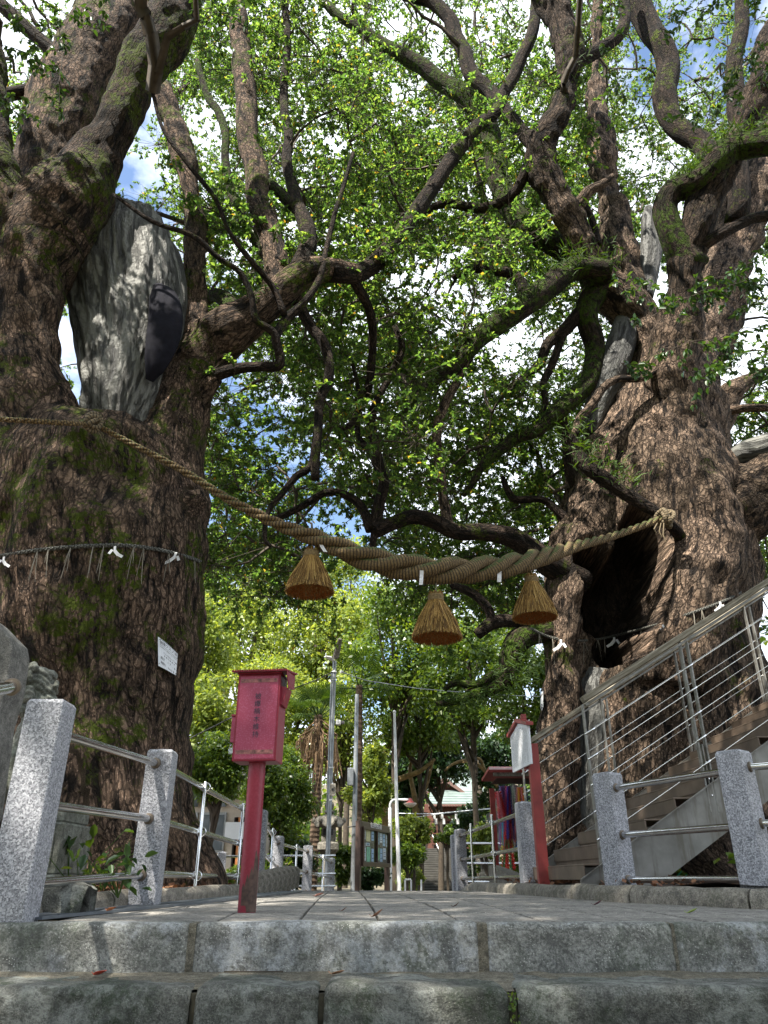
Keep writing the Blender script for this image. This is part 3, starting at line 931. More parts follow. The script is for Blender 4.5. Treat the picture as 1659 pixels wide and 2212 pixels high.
def union_trunk(strokes, voxel, smooth_it, mat, seed, disp=0.05, carve=None, extra=None, dark=()):
    """one continuous trunk from several tapering strokes"""
    mb = MB()
    skel = []
    for rows in strokes:
        L = crom(stroke(fill_Y(rows)), 5)
        mb.tube([Vector(p[:3]) for p in L], list(L[:, 3]), 24)
        skel.append(L)
    if extra:
        for pts, rad in extra:
            L = crom(np.array([(*p, r) for p, r in zip(pts, rad)]), 5)
            mb.tube([Vector(p[:3]) for p in L], list(L[:, 3]), 16)
            skel.append(L)
    me = mb.mesh('tmp', None)
    o = bpy.data.objects.new('tmp', me)
    COL.objects.link(o)
    md = o.modifiers.new('r', 'REMESH'); md.mode = 'VOXEL'; md.voxel_size = voxel; md.adaptivity = 0
    ms = o.modifiers.new('s', 'SMOOTH'); ms.iterations = smooth_it; ms.factor = 0.6
    bpy.context.view_layer.update()
    ev = o.evaluated_get(bpy.context.evaluated_depsgraph_get())
    m2 = bpy.data.meshes.new_from_object(ev)
    bpy.data.objects.remove(o)
    nv = len(m2.vertices)
    V = np.zeros(nv * 3, dtype=np.float32); m2.vertices.foreach_get('co', V); V = V.reshape(-1, 3).astype(float)
    # bark coordinates from the nearest stroke
    best = np.full(nv, 1e9); B = np.zeros((nv, 3)); tone = np.zeros(nv)
    s_off = 0
    for si, L in enumerate(skel):
        t = np.gradient(L[:, :3], axis=0); t /= np.linalg.norm(t, axis=1)[:, None]
        seg = np.concatenate([[0], np.cumsum(np.linalg.norm(np.diff(L[:, :3], axis=0), axis=1))])
        a = np.cross(t[0], [0, 1.0, 0.01]); fa = []
        for i in range(len(L)):
            a = a - t[i] * a.dot(t[i]); a = a / np.linalg.norm(a); fa.append(a)
        fa = np.array(fa); fb = np.cross(t, fa)
        for c0 in range(0, nv, 20000):
            vv = V[c0:c0 + 20000]
            d = np.linalg.norm(vv[:, None, :] - L[None, :, :3], axis=2) / L[None, :, 3]
            k = d.argmin(1); dm = d[np.arange(len(vv)), k]
            up = dm < best[c0:c0 + 20000]
            rel = vv - L[k, :3]
            bx = (rel * fa[k]).sum(1); by = (rel * fb[k]).sum(1); bz = seg[k] + (rel * t[k]).sum(1)
            bb = np.stack([bx, by, bz + s_off], 1)
            best[c0:c0 + 20000][up] = dm[up]
            tn = sstep(0.12, 0.35, k / len(L)) if si in dark else np.zeros(len(k))  # marks limbs that get painted shade and a little more moss
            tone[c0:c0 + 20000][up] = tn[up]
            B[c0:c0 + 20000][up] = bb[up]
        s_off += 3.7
    me_n = np.zeros(nv * 3, dtype=np.float32); m2.vertices.foreach_get('normal', me_n); Nn = me_n.reshape(-1, 3)
    n1 = fbm(V * np.array([1.1, 1.1, 0.7]), seed, 3)
    n2 = vnoise(B * np.array([7, 7, 1.2]), seed + 3)
    n3 = fbm(V * 4.5, seed + 8, 2)
    V = V + Nn * (disp * (n1 * 1.2 + n2 * 0.35 + n3 * 0.35))[:, None]
    if carve is not None: V = carve(V, Nn)
    m2.vertices.foreach_set('co', V.astype(np.float32).ravel())
    at = m2.attributes.new('bark', 'FLOAT_VECTOR', 'POINT')
    at.data.foreach_set('vector', B.astype(np.float32).ravel())
    at = m2.attributes.new('tone', 'FLOAT', 'POINT')
    at.data.foreach_set('value', tone.astype(np.float32))
    m2.polygons.foreach_set('use_smooth', np.ones(len(m2.polygons), dtype=bool))
    m2.materials.clear(); m2.materials.append(mat)
    m2.update()
    return m2, skel

LIMB_NODES = {'L': [], 'R': []}       # points on limbs from which small branches may grow
def add_limb(tree, side, rows, mat, parent_name='limb', seed=0, nodes=True, lump=0.19, n=14):
    me, L = limb_mesh(rows, mat, seed=seed, lump=lump, n=n)
    o = link(bpy.data.objects.new(parent_name, me), tree)
    if nodes:
        for p in L[::3]: LIMB_NODES[side].append(p)
    return L

treeL = thing('camphor_tree', 'giant mossy camphor tree on the left with a grey covered stump in its fork', 'tree')
A1 = [(55, 560, 85, 6.1), (110, 505, 92, 6.1), (165, 430, 80, 6.1), (212, 340, 60, 6.1), (285, 195, 48, 6.0), (375, 30, 47, 5.9), (450, -120, 42, 5.8), (520, -300, 35, 5.7)]
A2 = [(60, 470, 60, 6.5), (100, 330, 70, 6.7), (150, 200, 72, 6.9), (215, 70, 62, 7.1), (280, -70, 55, 7.3), (350, -250, 45, 7.6)]
A4 = [(40, 640, 70, 6.1), (5, 480, 50, 5.9), (-8, 350, 32, 5.8), (-6, 250, 28), (-25, 100, 22), (-60, -60, 16, 5.7)]
stemA = [(170, 1500, 160, 6.5), (130, 1150, 160, 6.35), (75, 950, 105, 6.2), (45, 800, 80, 6.1), (38, 680, 76, 6.1), (55, 580, 85, 6.1), (110, 505, 92, 6.1)]
boleL = [(190, 2120, 330, 6.65), (190, 1930, 270, 6.65), (185, 1750, 215, 6.6), (180, 1550, 216, 6.6), (185, 1350, 238, 6.6), (190, 1200, 243, 6.6), (205, 1080, 230, 6.6), (225, 1000, 190, 6.65)]
stemB = [(230, 1300, 150, 6.7), (320, 1100, 122, 6.75), (355, 980, 95, 6.8), (384, 880, 72, 6.9), (405, 780, 50, 6.9), (418, 680, 36, 6.95), (425, 580, 29, 7), (428, 500, 27, 7.1), (410, 400, 26), (385, 300, 24), (350, 200, 22), (335, 130, 18), (320, 40, 16), (310, -80, 12, 7.4)]
limbD = [(395, 800, 55, 6.9), (450, 745, 58, 6.9), (520, 705, 50, 6.8), (585, 655, 40, 6.7), (650, 605, 30, 6.7), (705, 590, 24, 6.8), (770, 590, 20, 7), (830, 550, 19, 7.2), (880, 480, 17, 7.4), (925, 420, 17, 7.6), (975, 340, 16, 7.8), (1030, 275, 14, 8), (1075, 235, 13, 8.1), (1100, 180, 13, 8.2), (1145, 80, 13, 8.3), (1157, 0, 12, 8.4), (1165, -100, 10)]
def gz(p): return p
rootsL = [([(-2.25, 6.5, 1.5), (-2.0, 6.4, 0.8), (-1.72, 6.25, 0.32), (-1.5, 6.2, 0.08)], [0.36, 0.32, 0.24, 0.10]),
          ([(-2.6, 6.3, 1.4), (-2.5, 6.1, 0.6), (-2.4, 5.8, 0.1)], [0.5, 0.42, 0.25])]
burlL = [([tuple(P(415, 1085, 6.3)), tuple(P(432, 1092, 6.25))], [0.16, 0.12])]
def carveL(V, N):
    V = V.copy()
    for (x, y, rx, rz, dep) in ((275, 1040, .42, .50, .26), (60, 1150, .16, 1.1, .09), (150, 1500, .14, 1.3, .08), (330, 1480, .12, 1.2, .07), (255, 1700, .16, .9, .10)):
        c = P(x, y, 6.0)
        d = np.sqrt(((V[:, 0] - c.x + .05 * np.sin(V[:, 2] * 3)) / rx) ** 2 + ((V[:, 2] - c.z) / rz) ** 2)
        V[:, 1] += (1 - sstep(0.0, 1.15, d)) * (V[:, 1] < 6.7) * dep
    return V
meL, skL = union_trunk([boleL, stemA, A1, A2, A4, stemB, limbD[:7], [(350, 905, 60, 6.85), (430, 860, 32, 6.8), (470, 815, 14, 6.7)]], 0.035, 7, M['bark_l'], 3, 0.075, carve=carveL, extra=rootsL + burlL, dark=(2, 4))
link(bpy.data.objects.new('trunk', meL), treeL)
for sk in skL[2:7]:
    for p in sk[10::4]: LIMB_NODES['L'].append(p)
L_LIMBS = [
    (limbD[5:], 'bark_limb'),
    ([(600, 640, 30, 6.8), (590, 560, 28, 7), (572, 480, 28, 7.2), (558, 400, 26, 7.4), (542, 300, 24, 7.6), (530, 200, 23, 7.8), (520, 100, 21, 8), (510, 0, 19, 8.2), (500, -120, 15)], 'bark_l'),
    ([(640, 600, 22, 6.9), (662, 520, 20, 7.1), (645, 445, 15, 7.3), (622, 370, 12, 7.5), (622, 290, 10, 7.7), (613, 200, 9, 7.9), (620, 80, 8, 8), (610, -30, 7)], 'bark_limb'),
    ([(556, 370, 10, 7.45), (600, 415, 13, 7.4), (650, 460, 13, 7.3)], 'bark_moss'),
    ([(578, 560, 12, 7.0), (540, 500, 11, 7.1), (505, 430, 10, 7.3), (488, 350, 9, 7.4), (487, 290, 9), (470, 240, 9), (450, 210, 8), (425, 130, 6, 7.6)], 'bark_moss'),
    ([(90, 185, 12, 6.8), (30, 205, 14, 6.7), (-60, 215, 13, 6.6)], 'bark_limb'),
    ([(150, 140, 16, 6.8), (60, 65, 15, 6.7), (0, 10, 15, 6.6), (-80, -50, 13)], 'bark_limb'),
    ([(432, 850, 20, 6.8), (460, 815, 15, 6.7), (510, 797, 12, 6.6), (560, 792, 11, 6.5), (602, 790, 11, 6.45), (606, 762, 10, 6.4), (598, 728, 10, 6.4), (620, 690, 11, 6.5), (660, 650, 8, 6.5), (690, 600, 7), (705, 540, 6), (730, 440, 5), (762, 330, 4, 6.8)], 'bark_limb'),
    ([(245, 420, 4, 5.8), (330, 478, 5, 5.8), (415, 508, 6, 5.8), (470, 555, 6, 5.9), (520, 590, 6, 6), (543, 640, 7, 6.1), (552, 690, 8, 6.2), (590, 720, 9, 6.3), (602, 770, 9, 6.4)], 'bark_limb'),
    ([(330, 200, 4, 5.6), (352, 280, 4, 5.7), (410, 360, 5, 5.8), (465, 430, 5, 5.9), (495, 500, 5, 6), (540, 560, 6, 6.1), (590, 620, 7, 6.3), (615, 680, 8, 6.4)], 'bark_limb'),
    ([(640, 640, 14, 6.8), (668, 702, 12, 6.8), (697, 738, 12, 6.8), (713, 785, 11), (710, 830, 11), (690, 865, 10), (687, 920, 10), (683, 985, 10), (682, 1036, 10)], 'bark_limb'),
    ([(686, 930, 7, 6.8), (672, 1005, 8), (640, 1030, 8), (605, 1072, 7), (580, 1104, 6), (572, 1160, 5), (585, 1180, 4, 6.9)], 'bark_limb'),
    ([(760, 595, 12, 7.0), (800, 680, 10, 7.4), (802, 780, 9, 7.8), (792, 845, 9, 8), (772, 862, 8), (768, 900, 7), (748, 922, 7), (716, 922, 6)], 'bark_limb'),
    ([(520, 680, 20, 6.9), (470, 640, 16, 7.2), (440, 650, 12, 7.4), (400, 640, 8, 7.6)], 'bark_moss'),
]
for k, (rows, mt) in enumerate(L_LIMBS):
    add_limb(treeL, 'L', rows, M[mt], seed=30 + k, n=18 if rows[0][2] > 18 else 10)

treeR = thing('camphor_tree', 'giant hollow camphor tree on the right behind the steel stair', 'tree')
boleR = [(1455, 2150, 360, 9.7), (1450, 1900, 275, 9.7), (1440, 1700, 235, 9.7), (1432, 1500, 213, 9.7), (1425, 1350, 200, 9.7), (1412, 1200, 195, 9.7), (1415, 1050, 178, 9.6), (1422, 950, 145, 9.5), (1425, 860, 112, 9.5), (1420, 780, 85, 9.5), (1400, 700, 60, 9.4)]
legR = [(1205, 2000, 62, 9.0), (1207, 1750, 44, 8.9), (1210, 1600, 42, 8.9), (1205, 1450, 48, 8.9), (1217, 1300, 56, 8.95), (1255, 1180, 66, 9.1), (1305, 1060, 72, 9.3)]
S1 = [(1425, 880, 80, 9.4), (1405, 770, 58, 9.3), (1375, 680, 48, 9.2), (1345, 600, 42, 9.1), (1335, 520, 36, 9.2), (1318, 430, 31, 9.4), (1303, 350, 27, 9.6), (1292, 270, 22, 9.8), (1285, 150, 18, 10), (1290, 0, 14)]
S2 = [(1440, 1010, 60, 8.8), (1465, 930, 54, 8.8), (1450, 810, 48, 8.6), (1465, 700, 46, 8.4), (1478, 620, 46, 8.2), (1482, 560, 48, 8.1), (1510, 470, 46, 7.9), (1550, 390, 42, 7.7), (1600, 290, 38, 7.5), (1640, 200, 36, 7.3), (1680, 100, 34, 7.2), (1720, -50, 30)]
S3 = [(1440, 900, 80, 9.9), (1490, 760, 65, 10.3), (1550, 620, 62, 10.6), (1595, 500, 52, 10.8), (1640, 380, 45, 11), (1690, 250, 38, 11.2), (1720, 100, 30)]
E4 = [(1372, 680, 40, 9.1), (1310, 610, 34, 8.9), (1265, 550, 32, 8.7), (1230, 480, 30, 8.5), (1200, 430, 28, 8.4), (1175, 380, 28, 8.3), (1160, 330, 28, 8.2), (1172, 290, 28, 8.1), (1205, 250, 28, 8.0), (1222, 200, 30, 8), (1225, 150, 31, 7.9), (1215, 90, 33, 7.9), (1200, 30, 34, 7.8), (1185, -50, 34, 7.8), (1170, -180, 28)]
burlR = [(1500, 1120, 110, 9.3), (1590, 1085, 88, 9.1), (1650, 1050, 62, 8.9), (1710, 1000, 52, 8.7), (1780, 940, 45, 8.6)]
rbR = [(1500, 1010, 50, 9.6), (1545, 905, 34, 9.8), (1575, 855, 25, 9.8), (1620, 820, 18), (1680, 790, 14)]
midR = [(1440, 1500, 90, 8.75), (1480, 1300, 95, 8.75), (1510, 1200, 90, 8.8), (1500, 1080, 70, 8.8), (1465, 970, 52, 8.8)]
rootsR = [([(4.6, 9.2, 0.9), (4.9, 8.7, 0.35), (5.3, 8.4, 0.0)], [0.5, 0.4, 0.2]), ([(2.0, 9.1, 0.7), (1.75, 8.9, 0.3), (1.45, 8.7, 0.02)], [0.35, 0.27, 0.12]),
          ([(3.2, 8.5, 0.6), (3.3, 8.2, 0.2), (3.4, 8.0, 0.0)], [0.4, 0.3, 0.15])]
HOL = [(P(1285, 1210, 8.7), 0.24, 0.36), (P(1345, 1285, 8.7), 0.44, 0.58), (P(1385, 1190, 8.7), 0.26, 0.60), (P(1345, 1390, 8.7), 0.26, 0.25)]
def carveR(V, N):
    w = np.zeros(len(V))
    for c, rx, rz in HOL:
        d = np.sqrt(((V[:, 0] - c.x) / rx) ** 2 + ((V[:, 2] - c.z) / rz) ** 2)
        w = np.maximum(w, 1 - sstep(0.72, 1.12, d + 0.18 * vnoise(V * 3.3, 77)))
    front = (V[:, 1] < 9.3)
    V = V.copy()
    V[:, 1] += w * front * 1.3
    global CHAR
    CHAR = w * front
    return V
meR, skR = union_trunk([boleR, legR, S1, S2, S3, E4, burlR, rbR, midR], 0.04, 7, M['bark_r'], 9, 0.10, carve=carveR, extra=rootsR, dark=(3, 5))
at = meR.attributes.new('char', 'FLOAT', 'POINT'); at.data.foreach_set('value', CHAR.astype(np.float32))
link(bpy.data.objects.new('trunk', meR), treeR)
for sk in skR[2:8]:
    for p in sk[15::4]: LIMB_NODES['R'].append(p)
R_LIMBS = [
    ([(1488, 580, 40, 8.1), (1458, 520, 30, 8.0), (1434, 455, 26, 7.9), (1455, 418, 26, 7.8), (1500, 400, 28, 7.7), (1545, 350, 28, 7.5), (1595, 318, 28, 7.4), (1660, 308, 28, 7.2), (1740, 320, 26, 7)], 'bark_moss'),
    ([(1545, 345, 24, 8.0), (1510, 315, 24, 8.2), (1470, 280, 23, 8.3), (1440, 240, 25, 8.4), (1435, 195, 26, 8.4), (1448, 150, 24, 8.5), (1425, 100, 24, 8.5), (1395, 50, 25, 8.6), (1372, -10, 26, 8.6), (1350, -120, 24)], 'bark_limb'),
    ([(1305, 625, 34, 8.8), (1255, 565, 28, 8.9), (1200, 525, 26, 9), (1140, 490, 25, 9.1), (1100, 445, 25, 9.2), (1083, 400, 24, 9.3), (1072, 340, 23, 9.4), (1062, 290, 22), (1040, 245, 22), (990, 200, 20), (920, 155, 18, 9.6), (855, 112, 16, 9.6), (790, 70, 13), (720, 20, 10), (660, -40, 8)], 'bark_moss'),
    ([(1158, 318, 18, 8.3), (1130, 285, 15), (1095, 240, 15, 8.6), (1060, 200, 16, 8.8), (1015, 160, 17, 8.9), (995, 100, 16, 9), (975, 50, 15), (930, 5, 15), (880, -10, 14), (800, -40, 10)], 'bark_limb'),
    ([(1310, 590, 26, 8.6), (1250, 580, 25, 8.5), (1200, 608, 26, 8.4), (1148, 645, 27, 8.3), (1085, 688, 26, 8.2), (1040, 722, 22, 8.2), (985, 785, 17, 8.2), (930, 828, 12, 8.2), (905, 850, 9), (870, 890, 6)], 'bark_moss'),
    ([(1130, 650, 14, 8.3), (1125, 615, 13), (1100, 592, 12), (1060, 585, 11), (1020, 582, 9), (980, 600, 6)], 'bark_limb'),
    ([(1300, 610, 30, 8.9), (1272, 680, 24, 8.9), (1285, 750, 22, 9), (1278, 822, 20, 9), (1245, 855, 20, 8.9), (1211, 885, 20, 8.8), (1168, 925, 17, 8.8), (1120, 945, 15), (1085, 970, 13), (1042, 1002, 11), (1025, 1035, 8), (1000, 1070, 6)], 'bark_moss'),
    ([(1285, 640, 16, 8.9), (1250, 680, 15, 8.9), (1219, 713, 14), (1181, 742, 12), (1165, 785, 10), (1130, 815, 8), (1090, 850, 5)], 'bark_limb'),
    ([(1215, 720, 10, 8.9), (1190, 790, 9), (1172, 830, 8), (1178, 870, 7), (1160, 910, 4)], 'bark_limb'),
    ([(1205, 885, 11, 8.9), (1222, 930, 11), (1228, 980, 10), (1232, 1025, 10, 9.2), (1250, 1060, 12, 9.3)], 'bark_limb'),
    ([(1232, 942, 17, 8.2), (1248, 975, 15, 8.2), (1270, 1005, 16, 8.1), (1302, 1030, 16), (1345, 1060, 15), (1385, 1085, 14), (1425, 1112, 12, 8.1), (1460, 1145, 13, 8.3), (1475, 1170, 14, 8.6)], 'bark_limb'),
    ([(1240, 945, 9, 8.2), (1252, 905, 9), (1282, 870, 9), (1305, 835, 9), (1335, 818, 8), (1385, 817, 8), (1420, 800, 9, 8.4), (1450, 780, 10)], 'bark_r'),
    ([(1255, 1265, 34, 9.05), (1180, 1215, 27, 8.7), (1130, 1175, 24, 8.6), (1090, 1158, 21, 8.5), (1040, 1150, 19, 8.4), (985, 1147, 18, 8.3), (940, 1128, 17), (895, 1118, 16, 8.2), (850, 1130, 15), (803, 1145, 18, 8.2)], 'bark_limb'),
    ([(805, 1145, 17, 8.2), (818, 1095, 13), (832, 1045, 12), (820, 1010, 11), (800, 975, 9), (778, 950, 7), (772, 920, 6), (775, 850, 5), (760, 780, 4)], 'bark_limb'),
    ([(830, 1045, 10, 8.2), (812, 960, 10), (802, 905, 10), (822, 850, 8), (850, 800, 8), (868, 750, 8), (850, 700, 6)], 'bark_limb'),
    ([(803, 1145, 13, 8.2), (780, 1095, 10), (745, 1070, 9), (703, 1064, 8), (655, 1092, 8), (610, 1115, 7), (575, 1125, 5)], 'bark_limb'),
    ([(970, 1140, 12, 8.3), (958, 1080, 11), (950, 1010, 11), (945, 930, 11), (960, 875, 10), (985, 830, 9), (1008, 785, 8), (1035, 740, 6), (1040, 700, 5)], 'bark_r'),
    ([(810, 1150, 9, 8.2), (805, 1180, 7), (806, 1225, 5)], 'bark_limb'),
    ([(1190, 1350, 16, 8.9), (1110, 1342, 14, 8.7), (1065, 1346, 15, 8.6), (1030, 1372, 12, 8.6)], 'bark_limb'),
    ([(1062, 1345, 10, 8.6), (1056, 1317, 10), (1030, 1287, 10), (998, 1270, 9), (972, 1262, 5)], 'bark_limb'),
    ([(1190, 1365, 25, 8.9), (1150, 1372, 24), (1120, 1392, 27, 8.7), (1105, 1430, 24, 8.6), (1100, 1465, 18), (1060, 1490, 13), (1020, 1500, 11), (980, 1515, 8), (940, 1520, 5)], 'bark_moss'),
    ([(1100, 1445, 13, 8.6), (1070, 1460, 12), (1030, 1480, 10), (985, 1476, 7), (960, 1490, 5)], 'bark_moss'),
    ([(1595, 480, 24, 10.4), (1595, 300, 20, 10.2), (1590, 230, 19, 10.2), (1585, 150, 18), (1600, 50, 15), (1610, -60, 13)], 'bark_limb'),
    ([(1222, 1122, 11, 9.1), (1190, 1090, 9), (1165, 1078, 8), (1115, 1079, 8), (1095, 1055, 7), (1085, 1030, 5)], 'bark_limb'),
    ([(1490, 545, 18, 8.0), (1555, 505, 13, 7.8), (1620, 475, 12), (1680, 465, 12)], 'bark_limb'),
    ([(1245, 450, 15, 8.4), (1270, 415, 12, 8.3), (1300, 400, 10), (1325, 380, 6)], 'bark_r'),
    ([(1290, 530, 9, 8.8), (1285, 490, 8), (1275, 460, 7), (1262, 440, 6)], 'bark_limb'),
    ([(1225, 140, 18, 7.9), (1290, 110, 15, 8), (1340, 70, 13), (1350, 0, 12), (1345, -80, 9)], 'bark_limb'),
    ([(1560, 890, 12, 9.6), (1620, 880, 9, 9.4), (1690, 882, 8)], 'bark_r'),
    ([(1150, 330, 12, 8.2), (1110, 420, 11, 8.5), (1040, 450, 11, 8.7), (960, 440, 9, 8.8), (900, 470, 7), (840, 520, 6)], 'bark_limb'),
]
for k, (rows, mt) in enumerate(R_LIMBS):
    add_limb(treeR, 'R', rows, M[mt], seed=60 + k, n=18 if rows[0][2] > 18 else 10)

# grey fibre cover over the broken stump in the left tree
def cover_tube(name, rows, mat, parent, depth_scale=1.0, n=64, wr=0.035, seed=0, closed_top=True, step=10):
    L = crom(stroke(fill_Y(rows)), step)
    seg = np.concatenate([[0], np.cumsum(np.linalg.norm(np.diff(L[:, :3], axis=0), axis=1))])
    m = len(L)
    th = np.arange(n) * 2 * math.pi / n
    t = np.gradient(L[:, :3], axis=0); t /= np.linalg.norm(t, axis=1)[:, None]
    V = np.zeros((m, n, 3)); B = np.zeros((m, n, 3))
    a0 = np.array([1.0, 0, 0])
    for i in range(m):
        a = a0 - t[i] * a0.dot(t[i]); a /= np.linalg.norm(a); b = np.cross(t[i], a)
        r0 = L[i, 3]
        c = np.stack([np.cos(th) * r0 * 7.5 + seg[i] * 0.5, np.sin(th) * r0 * 7.5, np.full(n, seg[i] * 0.55)], 1)
        w = fbm(c, seed, 3) * wr + np.abs(vnoise(c * np.array([3.2, 3.2, 0.9]), seed + 2)) * wr * -1.1
        rr = r0 + w
        V[i] = L[i, :3] + (np.cos(th) * rr)[:, None] * a + (np.sin(th) * rr * depth_scale)[:, None] * b
        B[i, :, 0] = np.cos(th) * r0; B[i, :, 1] = np.sin(th) * r0; B[i, :, 2] = seg[i]
    idx = np.arange(m * n).reshape(m, n)
    f = np.stack([idx[:-1].ravel(), np.roll(idx, -1, 1)[:-1].ravel(), np.roll(idx, -1, 1)[1:].ravel(), idx[1:].ravel()], 1)
    me = mesh_np(name, V.reshape(-1, 3), [f, np.array([idx[0, ::-1]]), np.array([idx[-1]])], mat, True)
    at = me.attributes.new('bark', 'FLOAT_VECTOR', 'POINT')
    at.data.foreach_set('vector', B.reshape(-1, 3).astype(np.float32).ravel())
    return link(bpy.data.objects.new(name, me), parent), V
cov, cv = cover_tube('hollow_cover', [(238, 960, 48, 6.5), (250, 900, 68, 6.45), (262, 820, 86, 6.45), (266, 740, 96, 6.5), (262, 660, 105, 6.55), (258, 590, 112, 6.6), (258, 530, 110, 6.65), (264, 492, 98, 6.7), (270, 476, 88, 6.72)], M['cover'], treeL, 0.62, 150, 0.05, 4, step=12)
cover_tube('hollow_cover', [(355, 780, 30, 6.8), (362, 700, 38, 6.8), (360, 620, 42, 6.8), (350, 560, 40, 6.8), (335, 510, 26, 6.8)], M['cover'], treeL, 0.7, 40, 0.02, 6)
cover_tube('mesh_cover', [(322, 822, 8, 6.3), (338, 785, 26, 6.22), (352, 735, 37, 6.2), (358, 685, 37, 6.22), (352, 642, 30, 6.27), (340, 616, 10, 6.35)], M['mesh_cloth'], treeL, 0.5, 30, 0.01, 8)
mb = MB()
rim = [P(212 + 140 * t, 484 - 26 * math.sin(math.pi * min(1, t * 1.15)) + 22 * t, 6.48 + 0.1 * t) for t in np.linspace(0, 1, 14)]
for a, b in zip(rim[:-1], rim[1:]):
    mb.prism([a, b, b + Vector((0, 0, -0.075)), a + Vector((0, 0, -0.075))], (0, 0.5, 0.0))
mb.build('cover_rim', M['rim'], treeL)
# grey strips in the right tree
cover_tube('hollow_cover', [(1268, 935, 20, 9.15), (1288, 880, 27, 9.1), (1316, 810, 32, 9.05), (1340, 745, 30, 9.05), (1362, 660, 22, 9.1)], M['cement'], treeR, 0.8, 40, 0.02, 12)
cover_tube('hollow_cover', [(1395, 640, 18, 9.0), (1404, 570, 24, 8.95), (1408, 510, 24, 8.9), (1404, 470, 19, 8.9), (1400, 448, 8, 8.9)], M['cement'], treeR, 0.8, 36, 0.02, 13)
cover_tube('hollow_cover', [(1570, 1010, 20, 9.0), (1610, 985, 36, 8.85), (1660, 970, 40, 8.7), (1720, 960, 40, 8.6)], M['cover'], treeR, 0.8, 36, 0.02, 14)
cover_tube('cement_fill', [(1315, 1880, 92, 9.0), (1315, 1750, 88, 8.98), (1312, 1620, 78, 8.95), (1308, 1520, 66, 8.95), (1310, 1450, 40, 9.0)], M['cement'], treeR, 0.35, 60, 0.03, 15)
0 and cover_tube('cement_fill', [(1395, 1330, 18, 8.85), (1398, 1270, 20, 8.8), (1400, 1200, 18, 8.8), (1402, 1160, 10, 8.85)], M['cement'], treeR, 0.6, 24, 0.015, 16)

# ------------------------------------------------------------------ foliage
def leaf_mesh(name, pos, d, up, L, W, mat, fold=0.25, quads=2):
    """pos,d,up: (N,3); L,W: (N,) -> folded camphor leaves"""
    n = len(pos)
    d = d / np.linalg.norm(d, axis=1)[:, None]
    s = np.cross(d, up); s /= (np.linalg.norm(s, axis=1)[:, None] + 1e-9)
    u = np.cross(s, d)
    L = L[:, None]; W = W[:, None]
    tip = pos + d * L - u * L * 0.12
    if quads == 1:
        m = pos + d * L * 0.45
        v = np.stack([pos, m + s * W * .5, tip, m - s * W * .5], 1).reshape(-1, 3)
        f = np.arange(4 * n).reshape(n, 4)
        return mesh_np(name, v, [f], mat)
    a = pos + d * L * 0.30; b = pos + d * L * 0.66
    up_ = u * W * fold
    v = np.stack([pos, a + s * W * .5 + up_, b + s * W * .42 + up_, tip, b - s * W * .42 + up_, a - s * W * .5 + up_], 1).reshape(-1, 3)
    i = (np.arange(n) * 6)[:, None]
    f = np.concatenate([i + np.array([[0, 1, 2, 3]]), i + np.array([[0, 3, 4, 5]])], 0)
    return mesh_np(name, v, [f], mat)

def sprigs(centers, K, Ltwig, leafL, droop=0.25, out_from=None):
    """leaf positions for sprigs growing at centers (N,3). returns pos, dir, up, size, twig segs"""
    n = len(centers)
    d = RNG.normal(size=(n, 3)); d[:, 2] = d[:, 2] * 0.5 + 0.05
    d /= np.linalg.norm(d, axis=1)[:, None]
    tl = Ltwig * RNG.uniform(.6, 1.3, n)
    t = RNG.uniform(0.15, 1.0, (n, K)) ** 0.7
    t[:, 0] = 1.0
    base = centers[:, None, :] + d[:, None, :] * (tl[:, None] * t)[:, :, None]
    base[:, :, 2] -= droop * tl[:, None] * t ** 2
    ld = RNG.normal(size=(n, K, 3)) * 0.85 + d[:, None, :] * 0.7 + np.array([0, 0, -0.30])
    up = RNG.normal(size=(n, K, 3)) * 0.55 + np.array([0, 0, 1.0])
    sz = leafL * RNG.uniform(.65, 1.25, (n, K))
    a = centers; b = centers + d * tl[:, None]; b[:, 2] -= droop * tl
    return base.reshape(-1, 3), ld.reshape(-1, 3), up.reshape(-1, 3), sz.ravel(), (a, b)
def twig_mesh(name, a, b, r0, r1, mat, mid=True):
    """three sided twigs a->b, vectorised"""
    n = len(a)
    d = b - a
    s = np.cross(d, RNG.normal(size=(n, 3))); s /= (np.linalg.norm(s, axis=1)[:, None] + 1e-9)
    t = np.cross(d, s); t /= (np.linalg.norm(t, axis=1)[:, None] + 1e-9)
    r0 = np.broadcast_to(np.asarray(r0, float), (n,))[:, None]; r1 = np.broadcast_to(np.asarray(r1, float), (n,))[:, None]
    vs = []
    for p, r in ((a, r0), (b, r1)):
        for k in range(3):
            th = k * 2.0944
            vs.append(p + (s * math.cos(th) + t * math.sin(th)) * r)
    v = np.stack(vs, 1).reshape(-1, 3)
    i = (np.arange(n) * 6)[:, None]
    f = np.concatenate([i + np.array([[k, (k + 1) % 3, 3 + (k + 1) % 3, 3 + k]]) for k in range(3)], 0)
    return mesh_np(name, v, [f], mat)

